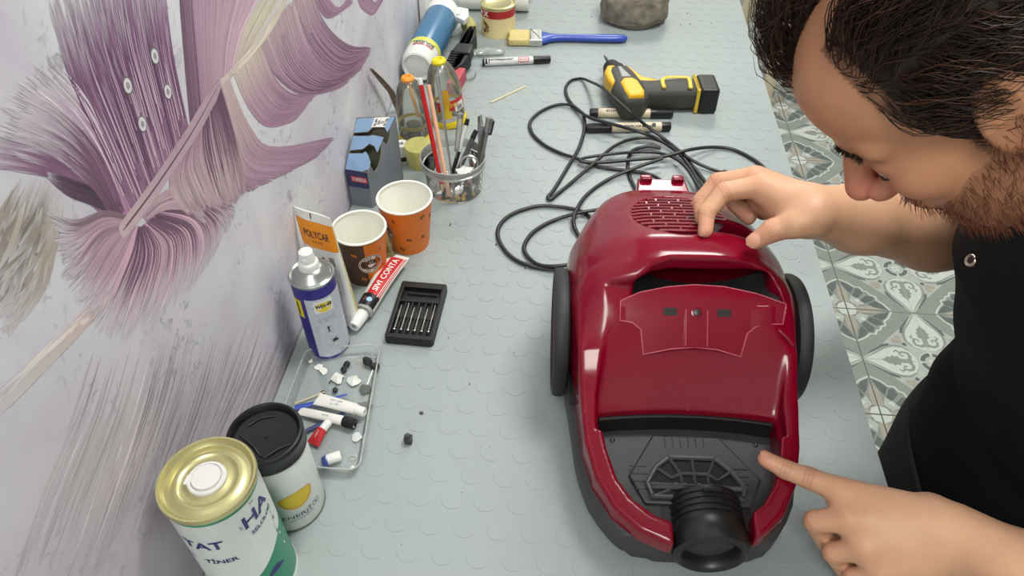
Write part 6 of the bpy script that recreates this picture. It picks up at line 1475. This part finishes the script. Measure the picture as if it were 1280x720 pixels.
add_chain(body, [NECK, (SHR + NECK) / 2 + A3(0, 0, -.01), SHR], [.055, .055, .055], .03)
# --- head, in its own axes
def hloc(X, Y, Z):
    x, y, z = X - np.float32(HO[0]), Y - np.float32(HO[1]), Z - np.float32(HO[2])
    return tuple((x * np.float32(v[0]) + y * np.float32(v[1]) + z * np.float32(v[2])) for v in (HF, HS, HU))
def ell(A, B, C, c, r, rot=0.0):
    a, b, d = A - c[0], B - c[1], C - c[2]
    k0 = np.sqrt((a / r[0]) ** 2 + (b / r[1]) ** 2 + (d / r[2]) ** 2); k1 = np.sqrt((a / r[0] ** 2) ** 2 + (b / r[1] ** 2) ** 2 + (d / r[2] ** 2) ** 2)
    return k0 * (k0 - 1) / np.maximum(k1, 1e-6)
def head_fn(X, Y, Z):
    A, B, C = hloc(X, Y, Z); S = np.abs(B)
    c = lambda p, q, r0, r1: cone(p, q, r0, r1)(A, S, C)
    d = ell(A, B, C, (-.012, 0, .052), (.094, .074, .082))
    d = smn(d, ell(A, B, C, (.034, 0, .048), (.062, .063, .066)), .025)
    d = smn(d, ell(A, B, C, (.040, 0, -.020), (.056, .056, .070)), .02)
    d = smn(d, ell(A, B, C, (.036, 0, -.066), (.050, .047, .040)), .02)
    d = smn(d, c((-.005, .055, -.055), (.055, .030, -.088), .020, .016), .02)
    d = smn(d, ell(A, B, C, (.077, 0, -.094), (.018, .020, .017)), .015)
    d = smn(d, c((.091, .006, .024), (.070, .044, .024), .0095, .010), .012)
    d = smn(d, ell(A, S, C, (.064, .038, -.018), (.024, .020, .022)), .015)
    # eye sockets, then lids
    d = smx(d, -ell(A, S, C, (.099, .031, .004), (.016, .017, .0125)), .012)
    d = smn(d, ell(A, S, C, (.0745, .032, .003), (.0140, .0145, .0115)), .004)
    # nose
    d = smn(d, c((.0930, 0, .016), (.1185, 0, -.020), .0092, .0128), .008)
    d = smn(d, ell(A, S, C, (.1030, .0140, -.0265), (.0135, .0085, .0100)), .005)
    d = smx(d, -ell(A, S, C, (.1100, .0075, -.0370), (.0070, .0036, .0040)), .003)
    # mouth
    d = smn(d, ell(A, B, C, (.0880, 0, -.052), (.0150, .026, .0160)), .010)
    d = smn(d, c((.1005, 0, -.0535), (.0920, .0180, -.0560), .0050, .0030), .004)
    d = smn(d, c((.0985, 0, -.0640), (.0905, .0160, -.0610), .0060, .0030), .004)
    d = smx(d, -c((.1070, 0, -.0590), (.0970, .0190, -.0590), .0022, .0015), .002)
    # ears
    e = ell(A + .25 * C, S, C, (-.006, .078, .004), (.0185, .0085, .033))
    e = smx(e, -ell(A + .25 * C, S, C, (-.004, .086, .004), (.0120, .0065, .022)), .004)
    d = smn(d, e, .006)
    return d
hb = np.array([hw(a, b, c) for a in (-.13, .15) for b in (-.10, .10) for c in (-.14, .16)])
body.add(head_fn, hb.min(0), hb.max(0), .025)
# --- hands
FINGER_R = ([.0108, .0102, .0091, .0077], [.0110, .0103, .0092, .0079], [.0104, .0097, .0088, .0075], [.0094, .0086, .0077, .0066])
def hand(W_, mcps, fingers, thumb, palm_in, k=.010):
    """wrist, four knuckles, three further joints per finger, thumb joints"""
    W_ = np.asarray(W_, float)
    for i, m_ in enumerate(mcps):
        root = W_ + (np.asarray(m_) - W_) * .18 + (np.mean(mcps, 0) - np.asarray(m_)) * -.28
        add_chain(body, [root, np.asarray(m_)], [.0155, .0115], .016)
        add_chain(body, [root + palm_in * .010, np.asarray(m_) + palm_in * .008], [.0140, .0105], .014)
    for m_, f_, r_ in zip(mcps, fingers, FINGER_R): add_chain(body, [m_] + f_, [r_[0] * 1.08] + r_[1:], .0035, .0025)
    add_chain(body, thumb, [.0165, .0135, .0108, .0090], .008, .006)
LM = [A3(0.5947, 0.3727, 0.1001), A3(0.5982, 0.3492, 0.0945), A3(0.6109, 0.3290, 0.0829), A3(0.6271, 0.3138, 0.0703)]
LFG = [[A3(0.5707, 0.3872, 0.0942), A3(0.5512, 0.3966, 0.0912), A3(0.5336, 0.4052, 0.0930)], [A3(0.5741, 0.3533, 0.0767), A3(0.5915, 0.3511, 0.0472), A3(0.6067, 0.3504, 0.0450)], [A3(0.5911, 0.3330, 0.0602), A3(0.6087, 0.3310, 0.0338), A3(0.6221, 0.3312, 0.0327)], [A3(0.6073, 0.3160, 0.0501), A3(0.6233, 0.3145, 0.0299), A3(0.6336, 0.3154, 0.0299)]]
LTH = [A3(0.6673, 0.3595, 0.0986), A3(0.6452, 0.3731, 0.0730), A3(0.6322, 0.3755, 0.0481), A3(0.6193, 0.3717, 0.0341)]
RM = [A3(0.5279, 0.6335, 0.2448), A3(0.5259, 0.6555, 0.2388), A3(0.5310, 0.6724, 0.2269), A3(0.5412, 0.6844, 0.2124)]
RFG = [[A3(0.4916, 0.6320, 0.2353), A3(0.4752, 0.6169, 0.2186), A3(0.4751, 0.6024, 0.2069)], [A3(0.4896, 0.6601, 0.2268), A3(0.4741, 0.6490, 0.2084), A3(0.4759, 0.6310, 0.1986)], [A3(0.5103, 0.6861, 0.2113), A3(0.5163, 0.6723, 0.1911), A3(0.5295, 0.6490, 0.1891)], [A3(0.5268, 0.6969, 0.1979), A3(0.5368, 0.6809, 0.1836), A3(0.5473, 0.6608, 0.1866)]]
RTH = [A3(0.5704, 0.5950, 0.2390), A3(0.5548, 0.5872, 0.2340), A3(0.5367, 0.5865, 0.2249), A3(0.5227, 0.5840, 0.2123)]
hand(WRL, LM, LFG, LTH, A3(0.02, 0.05, -1.0)); hand(WRR, RM, RFG, RTH, A3(.25, -.35, -.9))
add_chain(body, [WRR + (RM[0] - WRR) * .35 + A3(.0, -.006, -.014), (RM[0] + RM[1]) / 2 + A3(.012, -.002, -.024), (RM[2] + RM[3]) / 2 + A3(.012, 0, -.026)], [.019, .014, .013], .012)
add_chain(body, [RTH[0], RTH[1] * .6 + RM[0] * .4 + A3(.01, .01, -.006)], [.018, .011], .012)
P, Q = body.mesh(); P = relax(P, Q, 2, .5); del body
# --- skin colour
def lerpc(c, to, w):
    w = np.clip(w, 0, 1)[:, None]; return c * (1 - w) + np.array(rgb(*to)[:3]) * w
ha, hs_, hc = (P - HO) @ HF, (P - HO) @ HS, (P - HO) @ HU
col = np.tile(np.array(rgb(206, 160, 128)[:3]), (len(P), 1))
inhead = (np.abs(ha) < .14) & (np.abs(hs_) < .1) & (hc > -.13) & (hc < .16)
gs = lambda a, b, c, r: np.exp(-(((ha - a) ** 2 + (np.abs(hs_) - b) ** 2 + (hc - c) ** 2) / r ** 2)) * inhead
col = lerpc(col, (192, 138, 104), inhead * 1.0)
col = lerpc(col, (206, 118, 104), gs(.115, 0, -.024, .020) * .9); col = lerpc(col, (204, 126, 106), gs(.104, .012, -.028, .014) * .6)
col = lerpc(col, (200, 128, 102), gs(.085, .040, -.020, .028) * .45)
col = lerpc(col, (176, 104, 92), gs(.099, .006, -.059, .013) * .7)
col = lerpc(col, (120, 78, 62), gs(.096, .008, .058, .0028))
def hairmask(a, s, c):
    """swept back hair: a centre forelock, deep receding temples, side hair down to the beard"""
    s = np.abs(s)
    fore = (c > .098) & (a < .092 - 14 * np.clip(s, 0, .05) ** 2 * 1.0) & (s < .024)
    lim = np.interp(s, [0, .022, .028, .044, .056, .068, .09], [.090, .080, .000, .002, .016, .030, .036]) + .0045 * np.sin(c * 900 + s * 1400) * np.sin(c * 333)
    top = (c > .050) & (a < lim)
    side = (c > .0) & (a < .030 + .22 * np.clip(c, 0, .05)) & (s > .045)
    back = (a < -.018) & (c > -.045)
    burn = (s > .045) & (a < .026) & (a > -.01) & (c > -.035)
    return fore | top | side | back | burn
hm = hairmask(ha, hs_, hc) & inhead
hm &= (np.abs(hs_) < .0765)
hm0 = hm & (np.abs(hs_) < .0765); col = lerpc(col, (40, 28, 23), hm0 * .55)
hin = hm0 & hairmask(ha + .011, hs_, hc) & hairmask(ha + .006, np.sign(hs_) * (np.abs(hs_) - .006), hc)
col = lerpc(col, (24, 17, 14), hin * .95)
beard = inhead & (ha < .112) & (((hc < -.034) & (ha > .0) & (hc < -.030 - .55 * np.clip(ha - .035, 0, .05) + .6 * np.clip(.035 - ha, 0, .05))) | ((ha > .088) & (hc < -.040) & (np.abs(hs_) < .028) & (hc > -.112)) | ((ha < .022) & (ha > -.012) & (hc < .0) & (np.abs(hs_) > .045)))
beard &= ~((ha > .086) & (np.abs(hs_) < .018) & (hc < -.050) & (hc > -.068)) & (hc > -.125)
col = lerpc(col, (134, 84, 58), beard * .42)
# knuckles, tips and nails
def spot(p, r, to, w):
    global col
    col = lerpc(col, to, np.exp(-((P - np.asarray(p)) ** 2).sum(1) / r ** 2) * w)
for M_, G_ in ((LM, LFG), (RM, RFG)):
    for m_, f_ in zip(M_, G_):
        spot(m_, .013, (206, 138, 108), .5); spot(f_[0], .011, (204, 138, 112), .55); spot(f_[2], .013, (214, 142, 120), .7)
def crease(p, ax_, r, w):
    """thin dark folds across a joint"""
    global col
    ax_ = np.asarray(ax_) / np.linalg.norm(ax_); d = P - np.asarray(p); al = d @ ax_; near = np.linalg.norm(d, axis=1) < r
    for o_ in (-.0035, .0, .0035): col = lerpc(col, (150, 94, 70), np.exp(-((al - o_) / .0009) ** 2) * w * near)
for M_, G_ in ((LM, LFG), (RM, RFG)):
    for m_, f_ in zip(M_, G_):
        crease(f_[0], f_[1] - m_, .0135, .45); crease(f_[1], f_[2] - f_[0], .0115, .35)
for t_ in (LTH, RTH): crease(t_[2], t_[3] - t_[1], .0135, .35)
for t_ in (LTH, RTH): spot(t_[3], .015, (214, 146, 124), .7); spot(t_[2], .012, (206, 142, 116), .5)
spot((WRR + A3(.12, .03, -.03)), .06, (196, 146, 114), .4)
skin = mat('skin', None, 0.46, var=0.05, scale=38, bump=0.10, bscale=420, attr='Col', sss=0.10, spec=0.4)
np_mesh('body', P - MO, Q, skin, man, col)
# nails
def nail(tip, dip, up, w=.0055, l=.0062, name='fingernail', r=.0072):
    tip, dip, up = (np.asarray(v, float) for v in (tip, dip, up)); ax_ = tip - dip; ax_ /= np.linalg.norm(ax_); up = up - ax_ * (up @ ax_); up /= np.linalg.norm(up); sd = np.cross(ax_, up)
    rings = []
    for u_ in np.linspace(-1, 1, 7):
        row = []
        for v_ in np.linspace(-1, 1, 9):
            x = u_ * l; ww = w * math.sqrt(max(0, 1 - abs(u_) ** 3)) * (1.0 if True else 1); y = v_ * ww; hgt = math.sqrt(max(1e-8, (r + .0006) ** 2 - (y * .95) ** 2)) - .16 * max(0, x) * (1 + x / l)
            row.append(tuple(tip + ax_ * (x + .0015) + sd * y + up * hgt - MO))
        rings.append(row)
    mb = MB(); mb.loft(rings, 0, caps=False, closed=False); mb.build(name, mat('nail', (208, 152, 128), 0.34, var=0.02), man, smooth=60, fixn=False)
CAMV = A3(.328, 0, .70)
def tocam(p): v = CAMV - np.asarray(p); return v / np.linalg.norm(v)
nail(LFG[0][2], LFG[0][1], A3(0, .25, 1.0)); nail(RTH[3], RTH[2], A3(-.25, -.55, .80), .0068, .0078, r=.0092); nail(RFG[0][2], RFG[0][1], A3(-.8, -.5, .3))
# --- hair
rng = np.random.default_rng(8)
def vnormals():
    a, b, c, d = (P[Q[:, i]] for i in range(4)); fn_ = np.cross(c - a, d - b); N_ = np.zeros_like(P)
    for i in range(4):
        for k in range(3): N_[:, k] += np.bincount(Q[:, i], fn_[:, k], len(P))
    return N_ / np.maximum(np.linalg.norm(N_, axis=1), 1e-12)[:, None]
NV = vnormals()
def strands(name, roots, paths, rad, cols, m, label=None):
    """paths (n, k, 3): thin three-sided tubes"""
    n, k, _ = paths.shape
    t = np.gradient(paths, axis=1); t /= np.maximum(np.linalg.norm(t, axis=2), 1e-9)[:, :, None]
    ref = np.where(np.abs(t[:, :, :1]) < .8, np.array([[[1., 0, 0]]]), np.array([[[0, 1., 0]]])); u = np.cross(t, ref); u /= np.maximum(np.linalg.norm(u, axis=2), 1e-9)[:, :, None]; w = np.cross(t, u)
    tap = (1 - np.linspace(0, 1, k) ** 2 * .85)[None, :, None] * rad
    V = np.stack([paths + tap * (math.cos(a) * u + math.sin(a) * w) for a in (0, 2.094, 4.189)], 2).reshape(-1, 3)
    b = (np.arange(n)[:, None, None] * k + np.arange(k - 1)[None, :, None]) * 3; j = np.arange(3)[None, None, :]; j2 = (j + 1) % 3
    Qs = np.stack([b + j, b + j2, b + 3 + j2, b + 3 + j], 3).reshape(-1, 4)
    o = np_mesh(name, V - MO, Qs, m, man, np.repeat(cols, k * 3, 0)); o['kind'] = 'stuff'
    if label: o['label'] = label
    return o
def pick(mask, n):
    ids = np.argwhere(mask)[:, 0]; return rng.choice(ids, n, replace=len(ids) < n)
L3 = lambda d: d[:, 0:1] * HF + d[:, 1:2] * HS + d[:, 2:3] * HU
def grow(ids, length, k, flow, lift, wave, curl):
    p = P[ids].copy(); n = NV[ids]; path = [p.copy() - n * .001]; ln = length / (k - 1)
    ph = rng.uniform(0, 6.28, len(ids)); fr = rng.uniform(.6, 1.3, len(ids)); clump = (np.sin(ha[ids] * 90) + np.sin(hs_[ids] * 110 + hc[ids] * 70)) * 1.2
    jit = rng.normal(0, .16, (len(ids), 3))
    for i in range(1, k):
        q = p - HO; loc = np.stack([q @ HF, q @ HS, q @ HU], 1)
        f = L3(flow(loc)); 
        cen = HO + HF * -.005 + HU * .045; out = p - cen; out /= np.linalg.norm(out, axis=1)[:, None]
        tang = f - out * (f * out).sum(1)[:, None]; tang /= np.maximum(np.linalg.norm(tang, axis=1), 1e-6)[:, None]
        side = np.cross(tang, out)
        d = tang + out * (lift[:, None] * (1.15 - 1.7 * i / k)) + side * (wave * np.sin(ph * .35 + clump + i * curl * fr))[:, None] + jit * .55
        d /= np.linalg.norm(d, axis=1)[:, None]; p = p + d * ln[:, None]
        # keep clear of the skull
        q = p - HO; a, s, c = q @ HF, q @ HS, q @ HU
        e = np.sqrt(((a + .008) / .100) ** 2 + (s / .079) ** 2 + ((c - .050) / .088) ** 2); push = e < 1.02
        if push.any():
            s_ = (1.02 / np.maximum(e[push], .2) - 1)[:, None]; p[push] += (p[push] - (HO + HF * -.008 + HU * .05)) * s_
        path.append(p.copy())
    return np.stack(path, 1)
ids = pick(hm & (np.abs(hs_) < .09), 8600)
topw = np.clip((hc[ids] - .05) / .05, 0, 1)
flow = lambda l: np.stack([-1.0 - .2 * (l[:, 2] < .05), .25 * np.sign(l[:, 1]) * (l[:, 2] > .06), np.where(l[:, 2] < .07, -.85, .15)], 1)
nearear = (np.abs(hs_[ids]) > .055) & (ha[ids] > -.03) & (ha[ids] < .045) & (hc[ids] > .015) & (hc[ids] < .075)
length = (.040 + .045 * topw + .026 * nearear) * rng.uniform(.7, 1.25, len(ids))
paths = grow(ids, length, 9, flow, .35 + .35 * topw, .55, 1.1)
base = np.array([rgb(40, 27, 22)[:3]]) * rng.uniform(.5, 1.7, (len(ids), 1)); warm = rng.random(len(ids)) < .18
base[warm] = np.array(rgb(86, 56, 40)[:3]) * rng.uniform(.7, 1.2, (warm.sum(), 1))
hairm = mat('dark_brown_hair', None, 0.42, var=0.02, attr='Col', spec=0.35)
strands('hair', None, paths, .00042, base, hairm, 'dark brown swept back wavy hair')
ids = pick(beard, 3300); bl = rng.uniform(.006, .013, len(ids))
d0 = NV[ids] * .75 + np.outer(np.ones(len(ids)), -HU) * .75 + rng.normal(0, .30, (len(ids), 3)) + HF * .1; d0 /= np.linalg.norm(d0, axis=1)[:, None]
k = 4; tt = np.linspace(0, 1, k)[None, :, None]
pb = P[ids][:, None, :] - NV[ids][:, None, :] * .0008 + d0[:, None, :] * tt * bl[:, None, None] - HU * (tt ** 2) * .002
cb = np.array([rgb(116, 68, 44)[:3]]) * rng.uniform(.5, 1.7, (len(ids), 1))
strands('beard', None, pb, .00028, cb, hairm, 'reddish brown short beard and moustache')
for sg in (1, -1):
    em = inhead & (ha > .055) & (ha > .068) & (hs_ * sg > .007) & (hs_ * sg < .046) & (hc > .021) & (hc < .029)
    ids = pick(em, 230); l_ = rng.uniform(.004, .007, len(ids))
    d0 = NV[ids] * .35 + HS * sg * .8 + HU * .15 + rng.normal(0, .18, (len(ids), 3)); d0 /= np.linalg.norm(d0, axis=1)[:, None]
    pb = P[ids][:, None, :] + d0[:, None, :] * tt * l_[:, None, None]
    strands('eyebrow', None, pb, .00026, np.array([rgb(36, 26, 22)[:3]]) * rng.uniform(.6, 1.4, (len(ids), 1)), hairm)
    # eyeball below a lowered lid, lashes along its edge
    o = MB().lathe([(0, -.0125), (.006, -.011), (.0108, -.006), (.0125, 0), (.0108, .006), (.006, .011), (0, .0125)], 20).build('eyeball', mat('eye_white', (206, 200, 194), 0.2), man, loc=tuple(hw(.0765, .032 * sg, -.0005) - MO))
    lp = [hw(.0765 + .0132 * math.cos(a), (.032 + .0135 * math.sin(a)) * sg, -.0048 - .001 * math.cos(a)) - MO for a in np.linspace(-1.1, 1.1, 9)]
    MB().tube([tuple(p) for p in lp], [.0004] + [.0010] * 7 + [.0004], 6).build('eyelash', mat('lash_dark', (32, 24, 22), 0.6), man)
# --- shirt, trousers, shoes
shirt = Field((.655, .17, -.19), (1.0, .82, .50), .0045)
def folds(X, Y, Z): return (.0022 * np.sin(38 * X + 22 * Y + 30 * Z) * np.sin(17 * Z - 9 * Y) + .0016 * np.sin(70 * Z + 31 * Y + 12 * X)).astype(np.float32)
tf = torso(.0, -.15); shirt.add(lambda X, Y, Z: tf(X, Y, Z) + folds(X, Y, Z), (.655, .2, -.19), (1.0, .8, .50))
for S_, E_ in ((SHL, ELL), (SHR, ELR)):
    add_chain(shirt, [S_, S_ + (E_ - S_) * .62], [.068, .060], .04)
    add_chain(shirt, [NECK + A3(.012, 0, -.012), (S_ + NECK) / 2 + A3(0, 0, -.008), S_], [.066, .064, .066], .04)
add_chain(shirt, [A3(.84, .49, .30), NECK + A3(.03, 0, -.01)], [.085, .070], .05)
shirt.cut(cone(NECK + A3(.045, 0, -.01), hw(-.02, 0, -.08), .060, .075), (.655, .3, .25), (.95, .7, .50), .008)
Ps, Qs = shirt.mesh(); Ps = relax(Ps, Qs, 2, .5)
np_mesh('shirt', Ps - MO, Qs, mat('black_cotton', (19, 19, 22), 0.85, var=0.25, scale=500, bump=0.5, bscale=900, spec=0.15), man)
nk = NECK + A3(-.012, 0, .012); nd = hw(-.02, 0, -.08) - nk; nd /= np.linalg.norm(nd)
u_ = np.cross(nd, [0, 1, 0]); u_ /= np.linalg.norm(u_); v_ = np.cross(nd, u_)
mb = MB(); mb.loft([[tuple(nk + nd * z_ + (u_ * math.cos(a) + v_ * math.sin(a)) * r_ - MO) for a in np.linspace(0, 6.283, 41)[:-1]] for z_, r_ in ((-.030, .086), (-.004, .079), (.010, .074), (.013, .071), (.006, .070), (-.012, .074))], caps=False); mb.build('collar', mat('black_cotton', (19, 19, 22), 0.85), man, smooth=60)
def snap(p, n):
    i_ = np.argmin(np.abs(Ps[:, 1] - p[1]) + np.abs(Ps[:, 2] - p[2]) + 10 * (Ps[:, 0] > .80)); p = Ps[i_] + A3(-.0015, 0, .0008)
    M_ = frame((0, 0, 0), np.cross(n, [0.2, .1, 1]), n); M_ = Matrix.Translation(tuple(np.asarray(p) - MO)) @ M_
    b_ = MB().lathe([(0, 0), (.0030, 0), (.0034, .0015), (.0050, .0022), (.0058, .0012), (.0060, -.001)], 24, 0, M_).build('button', mat('snap_ring', (176, 158, 146), 0.3, metal=0.8), man, smooth=30)
    MB().lathe([(0, .0003), (.0032, .0004), (.0030, -.0005)], 20, 0, M_).build('button_centre', mat('snap_dark', (30, 28, 28), 0.5), b_)
snap(A3(0.72, 0.517, 0.258), A3(-1, -.2, .35))
trs = Field((.66, .25, -.925), (1.0, .74, .03), .006)
trs.add(torso(.004, -.30), (.66, .25, -.32), (1.0, .74, .0), 0); trs.cut(lambda X, Y, Z: -.06 - Z + 0 * X + 0 * Y, (.66, .25, -.10), (1.0, .74, .03), .004)
for y_ in (.395, .585):
    add_chain(trs, [A3(.900, y_, -.12), A3(.875, y_ - .0, -.48), A3(.845, y_, -.855)], [.098, .070, .056], .05, .03)
trs.add(lambda X, Y, Z: (np.sqrt(((X - .902) / .118) ** 2 + ((Y - .49) / .185) ** 2 + ((Z + .13) / .13) ** 2) - 1) * .12, (.66, .25, -.3), (1.0, .74, .03), .04)
trs.cut(lambda X, Y, Z: .697 - .0 * Z - X + 0 * Y + 0 * Z if False else (X - .6965) + 0 * Y + 0 * Z, (.66, .25, -.925), (.71, .74, .03), .004)
Pt, Qt = trs.mesh(); Pt = relax(Pt, Qt, 2, .5)
np_mesh('trousers', Pt - MO, Qt, mat('charcoal_denim', (17, 18, 21), 0.85, var=0.2, scale=300, bump=0.3, bscale=600), man)
for y_ in (.395, .585):
    mb = MB(); out = [(-.19, 0), (-.18, .028), (-.12, .043), (-.04, .038), (.04, .036), (.075, .026), (.085, 0), (.075, -.026), (.04, -.036), (-.04, -.038), (-.12, -.043), (-.18, -.028)]
    o_ = A3(.845, y_, FLOOR_Z) - MO
    mb.loft([[(x * s_, y * s_, z_) for x, y in out] for z_, s_ in ((0, .97), (.004, 1.0), (.022, 1.0), (.030, .98))] + [[(max(-.17 + .35 * (z_ - .03) * 2, x) if x < 0 else x * .9, y * (1 - 2.5 * (z_ - .03)), z_ if x > -.05 else z_ - (z_ - .034) * min(1, (-.05 - x) / .12)) for x, y in out] for z_ in (.045, .065, .085)], 0, Matrix.Translation(tuple(o_))); mb.build('shoe', mat('black_shoe', (22, 22, 24), 0.5), man, smooth=50)

# ---------------------------------------------------------------- cream plastic chair far behind
ch = thing('plastic_chair', 'cream plastic chair standing on the tiles far behind the bench, half hidden by the man', 'chair', (1.30, 3.10, FLOOR_Z), 12)
crm = mat('cream_plastic', (216, 204, 176), 0.45, var=0.04)
mb = MB(); pillow(mb, rrect(.42, .42, .06, 6), .42, .445, .010); mb.build('seat', crm, ch)
for sx in (-1, 1):
    for sy in (-1, 1):
        mb = MB(); mb.tube([(sx * .17, sy * .17, .42), (sx * .20, sy * .20, .16), (sx * .215, sy * .215, .022)], [.030, .026, .024], 12); mb.lathe([(0, 0), (.034, 0), (.036, .010), (.026, .030), (0, .032)], 16, 0, T(sx * .216, sy * .216, 0)); mb.build('leg', crm, ch)
mb = MB(); mb.loft([[(x, .20 + .09 * (z - .44) - .06 * (1 - (x / .2) ** 2) * 0, z) for x, z in ((-.19, .44), (.19, .44), (.18, .80), (.10, .84), (-.10, .84), (-.18, .80))], [(x, .225 + .09 * (z - .44), z) for x, z in ((-.19, .44), (.19, .44), (.18, .80), (.10, .84), (-.10, .84), (-.18, .80))]]); mb.build('backrest', crm, ch, smooth=30)
